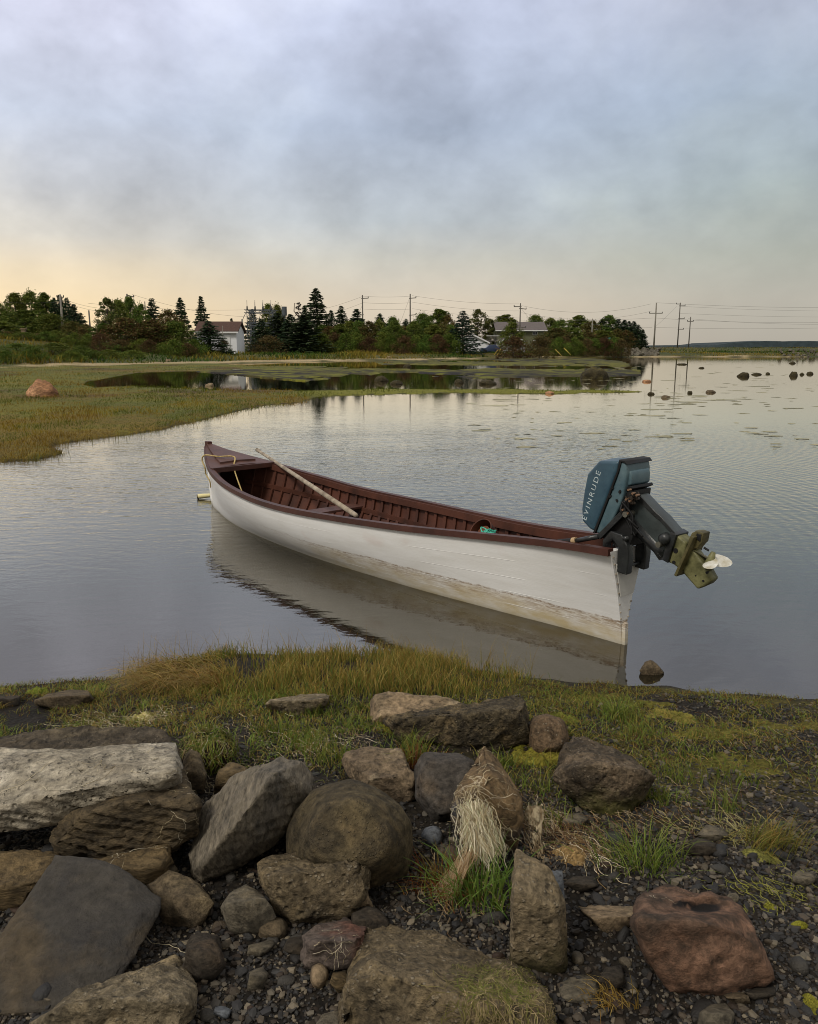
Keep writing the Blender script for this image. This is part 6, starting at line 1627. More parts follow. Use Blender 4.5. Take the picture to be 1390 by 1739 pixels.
for k in range(2):
    (q4, lb) = leaf_crown(350 + k, 4, 3.0, -.02, 60, 80, pal_=((84, 64, 44), (78, 62, 40), (66, 64, 38), (98, 78, 50)), leaf=.11); me = mesh_arr('crown', q4[0], q4[1], False, q4[2]); me.materials.append(M_crown); add_proto('rustshrub', me, trunk_mesh(3.6, .08, 70 + k, lb[:16]))
for k in range(1):
    V, Fc, C = spruce_crown(370, 10, 1.6, .3, .25, .55, ((92, 88, 82), (110, 104, 96))); me = mesh_arr('crown', V, Fc, False, C); me.materials.append(M_crown); add_proto('dead', me, trunk_mesh(10, .12, 80))
HT = dict(spruce=10, wide=10, leafy=9, slim=9, rusty=9, shrub=4, rustshrub=4, dead=10)
NAMES = dict(spruce=('spruce_tree', 'tree'), wide=('spruce_tree', 'tree'), leafy=('leafy_tree', 'tree'), slim=('slender_tree', 'tree'), rusty=('browning_tree', 'tree'), shrub=('shrub', 'shrub'), rustshrub=('rusty_shrub', 'shrub'), dead=('dead_tree', 'tree'))
_cnt = [0]


def tree(kind, px, ytop, D, width=None, label=None, group=None):
    """D: distance of the trunk; ytop: photo row of the tip; width in photo px of the crown"""
    r_ = at_Y(px, 600, D); x = r_[0]; z = gz(x, D); top_ = at_Y(px, ytop, D)[2]; h_ = max(top_ - z, .8)
    _cnt[0] += 1; cr, tr__ = PROTO[kind][_cnt[0] % len(PROTO[kind])]; s_ = h_ / HT[kind]
    nm, cat = NAMES[kind]; t_ = thing(nm, label, cat, (x, D, z), RNG.uniform(0, 6.28), group)
    sx_ = s_
    if width:
        xs = np.array([v.co.x for v in cr.vertices][::37]); w0 = np.percentile(xs, 96) - np.percentile(xs, 4); sx_ = (width / F * D) / w0
    c_ = bpy.data.objects.new('crown', cr); COL.objects.link(c_); c_.parent = t_; c_.scale = (sx_, sx_, s_ * (1 if kind in ('spruce', 'wide', 'dead') else .98))
    k_ = bpy.data.objects.new('trunk', tr__); COL.objects.link(k_); k_.parent = t_; k_.scale = (sx_, sx_, s_)
    return t_


TL = [  # kind, x, top, distance, crown width, label
    ('leafy', 2, 513, 112, 46, 'green tree at the left edge of the wood'), ('leafy', 34, 497, 128, 40, 'round topped tree, first tall one from the left edge'), ('leafy', 62, 493, 132, 44, 'tallest round tree of the left wood'),
    ('leafy', 84, 495, 128, 34, 'open topped leafy tree left of the bare grey pole at the left'), ('spruce', 100, 505, 126, 24, 'narrow dark spruce just left of the grey pole at the left'), ('spruce', 110, 500, 128, 26, 'dark spruce whose tip stands behind the grey pole at the left'),
    ('spruce', 121, 505, 124, 28, 'spruce just right of the grey pole at the left'), ('spruce', 132, 516, 120, 28, 'sloping spruce stepping down right of the grey pole'), ('spruce', 143, 531, 118, 24, 'last low spruce at the right of the left wood'),
    ('leafy', 48, 525, 108, 60, 'dark bushy tree in front of the tallest round tree'), ('leafy', 92, 532, 106, 52, 'dark bushy tree below the grey pole at the left'), ('rusty', 128, 545, 102, 36, 'brownish bush tree below the sloping spruce'), ('rusty', 150, 550, 100, 26, 'reddish brown bush tree left of the gap with the dark post'),
    ('leafy', 6, 545, 96, 50, 'low green tree at the left edge behind the bushes'),
    ('slim', 188, 503, 104, 34, 'feathery pale topped tree right of the dark post'), ('leafy', 207, 507, 108, 34, 'green tree right of the feathery pale tree'), ('leafy', 226, 503, 112, 30, 'green tree with the leaning pole top in it'), ('leafy', 245, 515, 108, 34, 'green tree left of the pointed green spruce'),
    ('spruce', 264, 506, 112, 34, 'pointed green spruce in the middle of the second wood'), ('rusty', 290, 524, 106, 42, 'reddish green tree between the pointed spruces'), ('spruce', 311, 505, 122, 30, 'dark spruce left of the slender tiered spruce'),
    ('spruce', 346, 502, 116, 26, 'slender tiered spruce behind the brown roof of the white shed'), ('rusty', 216, 538, 96, 60, 'brown twiggy tree at the front of the second wood'), ('leafy', 180, 548, 98, 40, 'dark leafy tree at the left front of the second wood'),
    ('rusty', 258, 542, 98, 50, 'brownish tree at the centre front of the second wood'), ('leafy', 300, 545, 100, 52, 'dark green tree at the right front of the second wood'), ('spruce', 357, 545, 100, 46, 'small broad dark spruce standing before the white shed'),
    ('rustshrub', 381, 577, 103, 18, 'small reddish bush before the wall of the white shed'), ('shrub', 335, 578, 98, 34, 'olive shrub left of the broad dark spruce by the shed'), ('spruce', 396, 540, 160, 16, 'small spruce tip showing behind the brown shed roof'),
    ('spruce', 445, 541, 118, 34, 'small dark spruce in front of the steel substation'), ('leafy', 458, 516, 165, 26, 'green tree behind the right half of the substation'), ('leafy', 474, 516, 160, 30, 'green tree beside the grey transformer of the substation'),
    ('spruce', 432, 524, 170, 24, 'dark spruce behind the left half of the substation'), ('spruce', 474, 531, 122, 52, 'broad dark spruce right of the substation'), ('spruce', 495, 533, 118, 40, 'dark spruce between the two broad ones right of the substation'), ('rustshrub', 455, 571, 112, 44, 'orange brown shrub at the foot of the substation'),
    ('spruce', 517, 534, 116, 58, 'broad low sweeping dark spruce below the dead snag'), ('dead', 510, 512, 140, 16, 'bare grey dead tree left of the tallest spruce'), ('spruce', 520, 518, 138, 26, 'spruce just left of the tallest spruce'), ('spruce', 539, 489, 134, 44, 'tallest spruce of the whole shore'),
    ('spruce', 564, 526, 140, 24, 'small spruce first right of the tallest spruce'), ('spruce', 581, 519, 140, 32, 'pointed spruce second right of the tallest spruce'), ('spruce', 607, 524, 142, 36, 'spruce just left of the first tall utility pole'),
    ('spruce', 646, 532, 142, 30, 'small spruce between the first and second tall utility poles'), ('leafy', 668, 537, 144, 28, 'rounded treetop left of the second tall utility pole'), ('spruce', 690, 541, 142, 26, 'little spruce tip left of the foot of the second tall pole'),
    ('leafy', 719, 531, 142, 42, 'tall green tree right of the second utility pole'), ('leafy', 745, 523, 146, 40, 'tallest leafy tree of the bush wall'), ('rusty', 761, 533, 142, 26, 'brown tinged tree left of the wide lone spruce'), ('wide', 786, 527, 122, 45, 'wide open branched dark spruce standing before the white garage'),
    ('slim', 812, 523, 158, 30, 'tall slender open tree behind the white garage'), ('slim', 832, 540, 160, 24, 'lower slender tree left of the green house'), ('leafy', 858, 533, 172, 40, 'rounded tree behind the left end of the green house'), ('leafy', 870, 545, 118, 32, 'tree covering the middle of the green house'), ('leafy', 908, 534, 178, 34, 'tree showing above the roof of the green house'),
    ('leafy', 934, 540, 172, 34, 'dark tree right behind the green house'), ('leafy', 953, 542, 166, 38, 'dark tree second right of the green house'), ('leafy', 981, 534, 170, 38, 'highest rounded tree of the right wood'), ('rusty', 1004, 543, 164, 34, 'reddish tree around the small pole in the right wood'),
    ('spruce', 1020, 541, 172, 26, 'dark spruce in the middle of the right wood'), ('leafy', 1032, 535, 172, 36, 'dark tall tree right of the middle of the right wood'), ('spruce', 1048, 541, 170, 28, 'spruce sixth from the right end of the right wood'), ('spruce', 1058, 543, 168, 26, 'spruce fifth from the right end of the right wood'),
    ('spruce', 1066, 545, 170, 24, 'spruce fourth from the right end of the right wood'), ('spruce', 1074, 545, 166, 24, 'spruce third from the right end of the right wood'), ('spruce', 1082, 551, 164, 22, 'spruce second from the right end of the right wood'), ('spruce', 1090, 559, 162, 16, 'last spruce at the right end of the wood'),
    ('rusty', 1047, 557, 150, 24, 'thin reddish tree beside the turquoise sign'), ('rusty', 1062, 560, 150, 26, 'reddish tree at the front right of the wood'), ('rusty', 945, 556, 134, 50, 'reddish bush tree below the green house gable'), ('leafy', 968, 556, 138, 44, 'olive bush tree in front of the right wood'), ('rusty', 994, 560, 140, 38, 'brown bush tree left of the small pole'), ('leafy', 1020, 560, 146, 44, 'dark green bush tree left of the turquoise sign'),
    ('rustshrub', 872, 573, 112, 40, 'twiggy brown bush in front of the small grey shed'), ('rustshrub', 917, 572, 114, 34, 'brown bush right of the utility pole by the house')]
for kd, x, yt, D, wd, lb in TL: tree(kd, x, yt, D, wd * 1.12, lb)
# the continuous bush wall between the tallest spruce and the wide spruce
for i, x in enumerate(np.arange(548, 775, 15.5)):
    tree(('leafy', 'rusty', 'leafy', 'leafy')[i % 4], x + RNG.uniform(-3, 3), 549 + RNG.uniform(-7, 5), 128 + RNG.uniform(-6, 6), 34, 'bushy green tree merged in the low bush wall behind the flats', 'trees merged in the bush wall')
for i, x in enumerate(np.arange(552, 770, 19)):
    tree(('shrub', 'rustshrub', 'shrub')[i % 3], x + RNG.uniform(-4, 4), 570 + RNG.uniform(-4, 4), 119 + RNG.uniform(-3, 3), 30, 'low shrub along the foot of the bush wall', 'shrubs at the foot of the bush wall')
for i, x in enumerate(np.concatenate([np.arange(-20, 168, 17), np.arange(170, 345, 18)])):
    tree(('shrub', 'shrub', 'rustshrub')[i % 3], x + RNG.uniform(-4, 4), (566 if x < 170 else 580) + RNG.uniform(-4, 4), (88 if x < 170 else 92) + RNG.uniform(-3, 3), 34, 'low shrub on the bank under the left woods', 'shrubs under the left woods')
for i, x in enumerate(np.concatenate([np.arange(930, 1060, 16)])):
    tree(('rustshrub', 'shrub')[i % 2], x + RNG.uniform(-4, 4), 574 + RNG.uniform(-3, 4), 124 + RNG.uniform(-4, 4), 28, 'low shrub along the foot of the right wood', 'shrubs at the foot of the right wood')
for x, yt, D, wd in ((30, 584, 76, 60), (90, 583, 78, 60), (140, 588, 78, 50), (185, 594, 80, 46), (225, 596, 84, 40), (-30, 582, 72, 60), (60, 592, 70, 40), (120, 597, 73, 40), (10, 597, 68, 40)):
    tree('shrub', x, yt, D, wd, 'leafy green clump on the left bank above the sandy line', 'green clumps on the left bank')

# ================================================================== UTILITY POLES AND WIRES
M_pole = simple_mat('pole_wood', s2(104, 100, 94), .9, c2=s2(78, 74, 68), scale=1.5)
M_pole2 = simple_mat('pale_pole', s2(136, 132, 122), .9, c2=s2(108, 104, 96), scale=1.5)
M_ins = simple_mat('insulator', s2(70, 72, 74), .4)
WP = {}


def pole(key, px, ytop, D, label, arms=(), mat=None, r_=.15, extra=()):
    b_ = at_Y(px, 600, D); x = b_[0]; z = gz(x, D) if D < 195 else max(gz(x, D), 0.2); top_ = at_Y(px, ytop, D)[2]; h_ = top_ - z
    t_ = thing('utility_pole', label, 'utility pole', (x, D, z))
    mb = MB(); mb.tube([(0, 0, -.5), (0, 0, h_)], [r_, r_ * .7], 10); mb.build('post', mat or M_pole, t_, smooth=True); att = []
    for (dz, wl, wr_, sl_) in arms:
        mb = MB(); mb.bar((-wl, 0, h_ - dz), (wr_, 0, h_ - dz + sl_), .12, .14); mb.build('crossarm', M_pole, t_)
        for xx_ in ([-wl] if wl > .25 else []) + ([wr_] if wr_ > .25 else []):
            V, Fs = lathe([(0, 0), (.09, .02), (.05, .1), (.1, .14), (.05, .22), (0, .28)], 8); V = [(a + xx_ * .96, b__, c__ + h_ - dz + (sl_ if xx_ > 0 else 0) + .05) for a, b__, c__ in V]; MB().raw(V, Fs).build('insulator', M_ins, t_, smooth=True)
            att.append((x + xx_ * .96, D, z + h_ - dz + .3))
    if 'transformer' in extra:
        mb = MB(); mb.tube([(.35, 0, h_ - 2.4), (.35, 0, h_ - 1.5)], .24, 12); mb.build('transformer', M_ins, t_, auto=40)
    if not att: att = [(x, D, z + h_ - .1)]
    WP[key] = (att, (x, D, z + h_)); return t_


pole('p1', 111, 500, 120, 'pale grey utility pole rising from the left wood', [(.4, .5, .5, 0)], M_pole2, .2)
pole('p2', 157, 527, 118, 'short dark post in the gap between the two left woods', [], None, .14)
pole('p3', 223, 499, 118, 'pole top with a sideways arm poking out of the second wood', [(.15, .1, 1.0, -.3)])
pole('p4', 252, 512, 150, 'thin pole between treetops left of the pointed green spruce', [], None, .12)
pole('p5', 617, 501, 150, 'first tall utility pole right of the tallest spruce', [(.6, .2, 1.1, .05), (3.6, 1.1, .2, .1), (6.6, .2, 1.0, .1)])
pole('p6', 697, 499, 150, 'second tall utility pole, above the bush wall', [(.8, .2, 1.1, .1), (3.8, .2, 1.1, .1)])
pole('p7', 882, 515, 150, 'tall utility pole in front of the green house', [(.6, 1.2, .2, .0), (.9, .2, 1.1, -.15), (3.9, 1.2, .2, .0), (4.2, .2, 1.1, -.15)])
pole('p8', 1110, 514, 160, 'tall utility pole with an upturned twin arm before the causeway', [(2.0, 1.3, 1.3, 0)], M_pole2, .17, ())
pole('p9', 1150, 514, 190, 'tall utility pole with one sided arms behind the causeway', [(.3, .9, .2, 0), (.7, .2, 1.2, .0), (3.6, .2, 1.2, .0), (6.0, .2, 1.2, 0)])
pole('p10', 1169, 538, 185, 'shorter utility pole, rightmost of the three by the causeway', [(1.0, .7, .7, 0)], None, .14)
pole('p11', 1004, 541, 150, 'pale pole standing inside the right wood', [], M_pole2, .14)
pole('p12', 414, 542, 112, 'pale concrete post right of the white shed', [], M_pole2, .17)
pole('p13', 380, 553, 103, 'thin service mast on the front of the white shed', [], M_pole2, .05)
M_wire = simple_mat('wire', s2(92, 90, 90), .6)


def wire(a, b, sag, label, r_=.016, group=None):
    a, b = Vector(a), Vector(b); n = 20; P = [a.lerp(b, k / n) - Vector((0, 0, 4 * sag * (k / n) * (1 - k / n))) - a for k in range(n + 1)]
    mb = MB(); mb.tube(P, r_, 5); return tag(mb.build('power_line', M_wire, None, smooth=True, loc=a), label, 'power line', group)


def vp(px, py, D): return tuple(at_Y(px, py, D))


w5, w6, w7 = WP['p5'][0], WP['p6'][0], WP['p7'][0]
for i, (pa, pb, sg, la) in enumerate([
        (vp(423, 541, 150), vp(617, 503, 150), 1.0, 'upper wire from the substation up to the first tall pole'), (vp(430, 552, 150), vp(617, 514, 150), 1.0, 'lower wire from the substation up to the first tall pole'),
        (vp(617, 503, 150), vp(697, 503, 150), .15, 'top wire between the first and second tall poles'), (vp(617, 514, 150), vp(697, 514, 150), .15, 'middle wire between the first and second tall poles'), (vp(619, 525, 150), vp(697, 525, 150), .1, 'lowest wire between the first and second tall poles'),
        (vp(700, 502, 150), vp(882, 516, 150), .4, 'top wire from the second tall pole to the pole at the green house'), (vp(700, 513, 150), vp(882, 528, 150), .4, 'middle wire from the second tall pole to the pole at the green house'), (vp(700, 524, 150), vp(882, 540, 150), .3, 'lowest wire from the second tall pole to the pole at the green house'),
        (vp(886, 519, 150), vp(1106, 516, 160), 1.4, 'top wire from the house pole to the twin armed pole'), (vp(886, 531, 150), vp(1108, 528, 160), 1.4, 'lower wire from the house pole to the twin armed pole'), (vp(884, 545, 150), vp(1110, 540, 160), .2, 'straight service wire from the house pole past the right wood'),
        (vp(1114, 514, 160), vp(1700, 510, 180), 1.2, 'top wire running right from the twin armed pole out of view'), (vp(1153, 520, 190), vp(1700, 522, 200), 1.0, 'second wire running right from the one sided pole out of view'), (vp(1153, 532, 190), vp(1700, 530, 200), 1.0, 'third wire running right from the one sided pole out of view'),
        (vp(1112, 540, 160), vp(1700, 528, 180), 1.6, 'fourth wire running right across the bay at mid height'), (vp(1169, 541, 185), vp(1700, 533, 190), 1.8, 'wire running right from the shorter pole'), (vp(1112, 556, 160), vp(1390, 557, 170), .2, 'lowest wire just above the distant hills'), (vp(1390, 557, 170), vp(1800, 548, 180), .6, 'end of the lowest wire at the right edge'),
        (vp(1108, 556, 160), vp(960, 545, 155), .3, 'low wire from the twin armed pole back to the right wood'),
        (vp(150, 515, 120), vp(420, 526, 150), .4, 'upper wire crossing behind the slender spruce to the substation'), (vp(113, 510, 120), vp(223, 523, 130), .6, 'wire running right from the pale pole of the left wood'), (vp(225, 500, 118), vp(425, 538, 150), .7, 'wire slanting down right from the sideways arm'),
        (vp(113, 514, 120), vp(190, 530, 110), .3, 'wire slanting down right to the feathery tree'), (vp(-100, 500, 110), vp(111, 512, 120), .6, 'wire coming from the left edge to the pale pole'),
        (vp(617, 516, 150), vp(596, 560, 150), .0, 'guy wire left of the first tall pole'), (vp(697, 503, 150), vp(676, 560, 150), .0, 'guy wire left of the second tall pole'), (vp(884, 522, 150), vp(905, 548, 150), 0, 'guy wire right of the house pole'), (vp(1112, 556, 160), vp(1150, 520, 190), .1, 'slack wire between the twin armed and one sided poles')]):
    wire(pa, pb, sg, la)

# guy wire guards (yellow sleeves) near the water
M_yel = simple_mat('yellow_plastic', s2(196, 172, 72), .6, .15)
for i, (x0, y0, x1, y1, lb) in enumerate([(840, 602, 847, 593, 'short yellow slanted guard before the shed, left of three'), (846, 602, 851, 592, 'short yellow slanted guard before the shed, middle of three'), (851, 602, 855, 592, 'short yellow slanted guard before the shed, right of three'), (944, 594, 955, 605, 'yellow guy wire guard slanting down right on the bank, left of two'), (959, 592, 970, 603, 'yellow guy wire guard slanting down right on the bank, right of two')]):
    a = Vector(vp(x0, y0, 118)); b = Vector(vp(x1, y1, 118)); d_ = (b - a).normalized(); mb = MB(); mb.tube([(0, 0, 0), b - a], .055, 8); mb.tube([(b - a) * .0 - d_ * .1, (b - a) * .0], .07, 8)
    tag(mb.build('guy_guard', M_yel, None, smooth=True, loc=a), lb, 'guy wire guard')
    if len(bpy.data.objects) and False: pass

# ================================================================== BUILDINGS
M_wall = simple_mat('white_siding', s2(226, 228, 232), .7, .06, scale=2)
M_roofb = simple_mat('brown_shingles', s2(84, 62, 54), .9, c2=s2(66, 50, 44), scale=6)
M_roofg = simple_mat('grey_shingles', s2(106, 98, 96), .9, c2=s2(86, 80, 80), scale=6)
M_greenw = simple_mat('sage_siding', s2(104, 106, 82), .8, .1, scale=2)
M_trim = simple_mat('white_trim', s2(222, 222, 222), .6, .05)
M_glass = simple_mat('dark_glass', s2(44, 50, 58), .12, .2, spec=.6)


def gable(name, label, px0, px1, yeave, yridge, ybase, D, depth, wallm, roofm, ridge='x', hang=.35, cat='house', win=(), door=(), over=0.0):
    """box with a gable roof facing the camera. px0..px1 front wall; ridge 'x' = ridge runs sideways, 'y' = gable end faces us"""
    a = at_Y(px0, ybase, D); b_ = at_Y(px1, ybase, D); zb = min(gz(a[0], D), gz(b_[0], D)); W_ = b_[0] - a[0]; ze = at_Y(px0, yeave, D)[2] - zb
    zr = at_Y(px0, yridge, D + (depth / 2 if ridge == 'x' else 0))[2] - zb; t_ = thing(name, label, cat, (a[0], D, zb))
    mb = MB()
    if ridge == 'x':
        V = [(0, 0, -.5), (W_, 0, -.5), (W_, depth, -.5), (0, depth, -.5), (0, 0, ze), (W_, 0, ze), (W_, depth, ze), (0, depth, ze), (0, depth / 2, zr - .12), (W_, depth / 2, zr - .12)]
        mb.raw(V, [(0, 1, 5, 4), (2, 3, 7, 6), (1, 2, 6, 9, 5), (3, 0, 4, 8, 7), (4, 5, 9, 8), (6, 7, 8, 9)])
    else:
        V = [(0, 0, -.5), (W_, 0, -.5), (W_, depth, -.5), (0, depth, -.5), (0, 0, ze), (W_, 0, ze), (W_, depth, ze), (0, depth, ze), (W_ / 2, 0, zr - .12), (W_ / 2, depth, zr - .12)]
        mb.raw(V, [(0, 1, 5, 8, 4), (2, 3, 7, 9, 6), (1, 2, 6, 5), (3, 0, 4, 7), (4, 8, 9, 7), (5, 6, 9, 8)])
    mb.build('wall', wallm, t_)
    rf = MB()
    if ridge == 'x':
        sl_ = (zr - ze) / (depth / 2)
        for sg in (0, 1):
            y0 = -hang if sg == 0 else depth + hang; z0 = ze - hang * sl_; x0_, x1_ = -hang, W_ + hang
            P = [(x0_, y0, z0), (x1_, y0, z0), (x1_, depth / 2, zr), (x0_, depth / 2, zr)]
            rf.raw([*P, *[(p[0], p[1], p[2] + .16) for p in P]], [(0, 1, 2, 3), (7, 6, 5, 4), (0, 4, 5, 1), (1, 5, 6, 2), (2, 6, 7, 3), (3, 7, 4, 0)])
    else:
        sl_ = (zr - ze) / (W_ / 2)
        for sg in (0, 1):
            x0_ = -hang if sg == 0 else W_ + hang; z0 = ze - hang * sl_
            P = [(x0_, -hang, z0), (x0_, depth + hang, z0), (W_ / 2, depth + hang, zr), (W_ / 2, -hang, zr)]
            rf.raw([*P, *[(p[0], p[1], p[2] + .16) for p in P]], [(0, 1, 2, 3), (7, 6, 5, 4), (0, 4, 5, 1), (1, 5, 6, 2), (2, 6, 7, 3), (3, 7, 4, 0)])
        tm = MB(); 
        for sg in (0, 1):
            x0_ = -hang if sg == 0 else W_ + hang; tm.bar((x0_, -hang - .03, ze - hang * sl_ - .02), (W_ / 2, -hang - .03, zr - .02), .04, .22)
        tm.build('bargeboard', M_trim, t_)
    rf.build('roof', roofm, t_)
    if ridge == 'x':
        fb = MB(); fb.box((W_ / 2, -hang - .04, ze - hang * sl_ + .02), (W_ + 2 * hang, .05, .2)); fb.build('fascia', M_trim, t_)
    for (wx0, wx1, wy0, wy1) in win:
        p0_ = at_Y(wx0, wy1, D); p1_ = at_Y(wx1, wy0, D); cx_ = (p0_[0] + p1_[0]) / 2 - a[0]; cz_ = (p0_[2] + p1_[2]) / 2 - zb; ww, wh = p1_[0] - p0_[0], p1_[2] - p0_[2]
        fr_ = MB().box((cx_, -.03, cz_), (ww, .08, wh)).build('window', M_trim, t_)
        for sg in (-1, 1): MB().box((cx_ + sg * ww * .23, -.08, cz_), (ww * .38, .03, wh * .8)).build('pane', M_glass, fr_)
    for (wx0, wx1, wy0, wy1) in door:
        p0_ = at_Y(wx0, wy1, D); p1_ = at_Y(wx1, wy0, D); cx_ = (p0_[0] + p1_[0]) / 2 - a[0]; cz_ = (p0_[2] + p1_[2]) / 2 - zb
        MB().box((cx_, -.03, cz_), (p1_[0] - p0_[0], .08, p1_[2] - p0_[2])).build('door', M_trim, t_)
    return t_


gable('shed', 'white walled shed with a brown gable roof left of the substation', 336, 403, 563, 548, 597, 106, 5.0, M_wall, M_roofb, 'x', .3, 'shed', door=((384, 391, 570, 597),))
gable('garage', 'white garage with its gable end to the water behind the wide lone spruce', 776, 829, 581, 568, 597, 138, 7, M_wall, M_roofg, 'y', .3, 'garage', door=((783, 800, 583, 597),))
gable('house', 'sage green two storey house with a grey roof behind the utility pole', 845, 924, 560, 548, 597, 156, 8, M_greenw, M_roofg, 'x', .5, 'house', win=((905, 913, 563, 569), (856, 862, 563, 570), (905, 913, 578, 585)))
gable('shed', 'small pale grey shed with its gable end behind the twiggy brown bush', 849, 892, 580, 569, 596, 134, 6, simple_mat('grey_siding', s2(150, 150, 150), .8, .1, scale=2), M_roofg, 'y', .2, 'shed', win=((862, 868, 582, 588),))
# house deck with rails
a = at_Y(826, 590, 150); dk = thing('wooden_deck', 'dark wooden deck with railing between the garage and the green house', 'deck', (a[0], 150, gz(a[0], 150)))
zt_ = at_Y(826, 579, 150)[2] - gz(a[0], 150); MB().box((1.1, 0, zt_), (2.4, 2.5, .15)).build('platform', M_pole, dk)
for k in range(4): MB().box((k * .75, -1.2, zt_ / 2), (.12, .12, zt_)).build('post', M_pole, dk)
mb = MB(); mb.box((1.1, -1.2, zt_ + .9), (2.4, .08, .1)); mb.build('handrail', M_trim, dk)
mb = MB()
for k in range(14): mb.box((k * .17, -1.2, zt_ + .45), (.04, .04, .85))
mb.build('balusters', M_pole, dk)
# parked car mostly hidden by grass
a = at_Y(835, 598, 128); cz0 = gz(a[0], 128)
cr_ = thing('parked_car', 'dark blue car parked on the grass in front of the deck', 'car', (a[0], 128, cz0))
bp = [(-1.7, .25), (-1.75, .6), (-1.5, .78), (-.9, .85), (-.45, 1.3), (.6, 1.32), (1.1, .9), (1.7, .82), (1.78, .5), (1.7, .25)]
M_car = simple_mat('car_paint', s2(42, 56, 84), .3, .2, spec=.6)
extrude_profile(bp, -.8, .8, 'body', M_car, cr_, .06, 2, .03); extrude_profile([(-.8, .88), (-.42, 1.24), (.56, 1.26), (.95, .92)], -.79, .79, 'side_window', M_glass, cr_, .0, 1).location = (0, 0, 0)
for sx_ in (-1.1, 1.1):
    for sy_ in (-.78, .78):
        wlo = MB(); wlo.tube([(sx_, sy_ - .09, .3), (sx_, sy_ + .09, .3)], .31, 16); wlo.build('wheel', M_dark, cr_, auto=40)
# turquoise sign by the road
a = at_Y(1033, 590, 150); z0 = gz(a[0], 150); sg_ = thing('road_sign', 'small turquoise sign on a post at the edge of the right wood', 'sign', (a[0], 150, z0))
zt_ = at_Y(1033, 568, 150)[2] - z0; MB().box((0, 0, zt_ / 2), (.1, .08, zt_)).build('post', M_pole2, sg_); MB().box((0, -.07, zt_ - .7), (.75, .04, 1.3)).build('sign_panel', simple_mat('turquoise', s2(82, 158, 142), .5, .1), sg_, bevel=.01)
# old stone pillar and timber pile at the left hill
a = at_Y(43, 586, 92); z0 = gz(a[0], 92)
pp = thing('stone_pillar', 'weathered stone pillar among the bushes on the left bank', 'pillar', (a[0], 92, z0)); MB().box((0, 0, .55), (.42, .4, 1.2)).build('shaft', TAN, pp, bevel=.05); MB().box((0, 0, 1.2), (.6, .55, .14)).build('cap_stone', TAN, pp, bevel=.03)

# ------------------------------------------------------------------ steel substation
SD = 132; a0_ = at_Y(423, 596, SD); z0 = gz(a0_[0], SD)
ss_ = thing('substation', 'grey steel lattice electrical substation between the shed and the broad spruce', 'substation', (a0_[0], SD, z0)); M_st = simple_mat('galvanised', s2(92, 98, 104), .5, .25, metal=.2)
def sxz(px, py): p = at_Y(px, py, SD); return p[0] - a0_[0], p[2] - z0
Wd = sxz(462, 560)[0]; hb_ = sxz(423, 526)[1]; hm = sxz(423, 548)[1]; hl = sxz(423, 562)[1]; dep_ = 3.2
for yy in (0, dep_):
    for xx_ in (0.15, Wd):
        mb = MB()
        for dx_ in (-.22, .22): mb.bar((xx_ + dx_, yy, -.3), (xx_ + dx_, yy, hb_), .1)
        k = 0; z = .2
        while z < hb_ - .5:
            mb.bar((xx_ - .22 * (1 if k % 2 else -1), yy, z), (xx_ + .22 * (1 if k % 2 else -1), yy, z + .6), .05); z += .6; k += 1
        mb.build('lattice_column', M_st, ss_)
    for hz in (hb_, hm, hl):
        mb = MB(); mb.bar((-.5, yy, hz), (Wd + .5, yy, hz), .1); mb.bar((-.5, yy, hz - .45), (Wd + .5, yy, hz - .45), .1); z = -.4; k = 0
        while z < Wd + .2: mb.bar((z, yy, hz - (.45 if k % 2 else 0)), (z + .5, yy, hz - (0 if k % 2 else .45)), .05); z += .5; k += 1
        mb.build('truss_beam', M_st, ss_)
for xx_ in np.linspace(.2, Wd, 3):
    for hz in (hb_, hm): MB().bar((xx_, 0, hz - .1), (xx_, dep_, hz - .1), .14).build('cross_beam', M_st, ss_)
for k in range(7):
    xx_ = Wd * k / 6; V, Fs = lathe([(.05, 0), (.16, .05), (.06, .12), (.16, .2), (.06, .28), (.15, .36), (.05, .44), (.13, .52), (.04, .6), (.03, .95 if k % 2 else 1.5), (0, 1.5)], 8)
    MB().raw([(p[0] + xx_, p[1] + (k % 2) * dep_, p[2] + hb_) for p in V], Fs).build('insulator', M_ins, ss_, smooth=True)
for k in range(5):
    xx_ = .5 + (Wd - 1) * k / 4; MB().tube([(xx_, .2, hm + .05), (xx_, .2, hm + .9)], [.09, .05], 8).build('bushing', M_ins, ss_, smooth=True)
    MB().tube([(xx_, .2, hm + .9), (xx_ + .1, .4, (hm + hb_) / 2 + .3), (xx_, .3, hb_ - .4)], .03, 5).build('jumper_cable', M_wire, ss_, smooth=True)
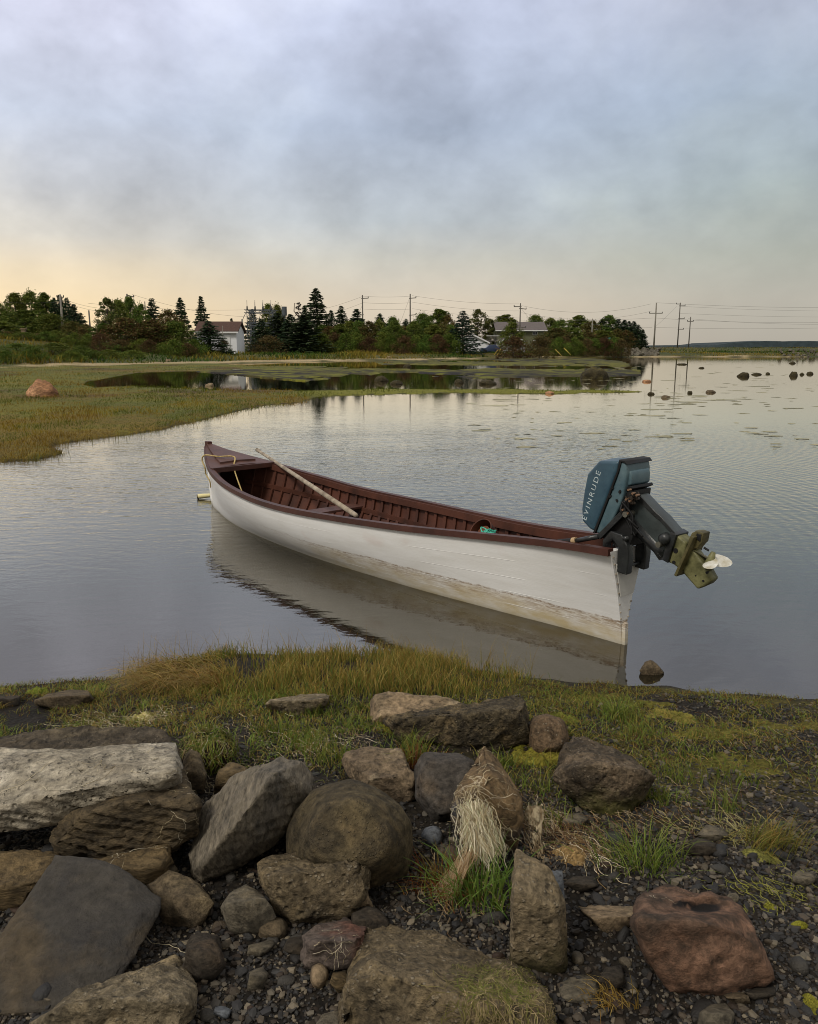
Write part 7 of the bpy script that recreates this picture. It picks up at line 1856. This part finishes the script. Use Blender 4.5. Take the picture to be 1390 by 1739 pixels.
xt, ztt = sxz(483, 524); mb = MB(); mb.tube([(xt, 0, ztt - 1.1), (xt, 0, ztt + .3)], .42, 14); mb.build('transformer', M_st, ss_, auto=40)
MB().bar((xt, 0, -.3), (xt, 0, ztt - 1.1), .2).build('lattice_column', M_st, ss_)
MB().bar((xt, 0, ztt - 1.2), (Wd, 0, ztt - 1.2), .16).build('cross_beam', M_st, ss_)
mb = MB(); x1_, z1_ = sxz(412, 545); x2_, z2_ = sxz(420, 531); mb.tube(curve_pts([(x1_, 0, z1_ - 1), (x1_, 0, z1_), (x2_ - .1, 0, z2_), (x2_ + 1, 0, z2_ + .1)], 6), .05, 6); mb.build('conduit', M_st, ss_, smooth=True)

# ------------------------------------------------------------------ riprap along the causeway
M_rip = rock_mat('riprap', s2(96, 92, 82), s2(66, 62, 54), bump=.5, scale=.8)
RPM = []
for k in range(5):
    v, f = ico(2, 40 + k, .7); me = mesh_arr('riprap_stone', v, f, False); me.materials.append(M_rip); RPM.append(me)
for i in range(120):
    x = RNG.uniform(1058, 1118) if i < 80 else RNG.uniform(1325, 1400); y = RNG.uniform(591, 603); zz0 = 1.15 - (y - 591) / 12 * 1.0; p = on_z(x, y, zz0) if False else at_Y(x, y, 140 - (y - 591) * 1.0)
    s_ = RNG.uniform(.35, .8) * (1 if i < 80 else .55); o = obj('riprap_stone', RPM[i % 5], None, None, (p[0], p[1], max(gz(p[0], p[1]), p[2] - .3))); o.scale = (s_, s_, s_ * .8); o.rotation_euler = tuple(RNG.uniform(0, 3, 3))
    tag(o, 'grey riprap stone piled along the causeway edge', 'rock', 'riprap stones along the causeway')
# asphalt road on the causeway
rx = np.linspace(60, 260, 60); ry = 176 + 0 * rx; V = np.concatenate([np.stack([rx - 50, ry + dyy, 0 * rx + 1.5], -1) for dyy in (-3.5, 3.5)]); n_ = len(rx); i_ = np.arange(n_ - 1)
tag(obj('road', mesh_arr('road', V, np.stack([i_, i_ + 1, i_ + 1 + n_, i_ + n_], -1), True), simple_mat('asphalt', s2(70, 70, 70), .9, .2)), kind='structure')
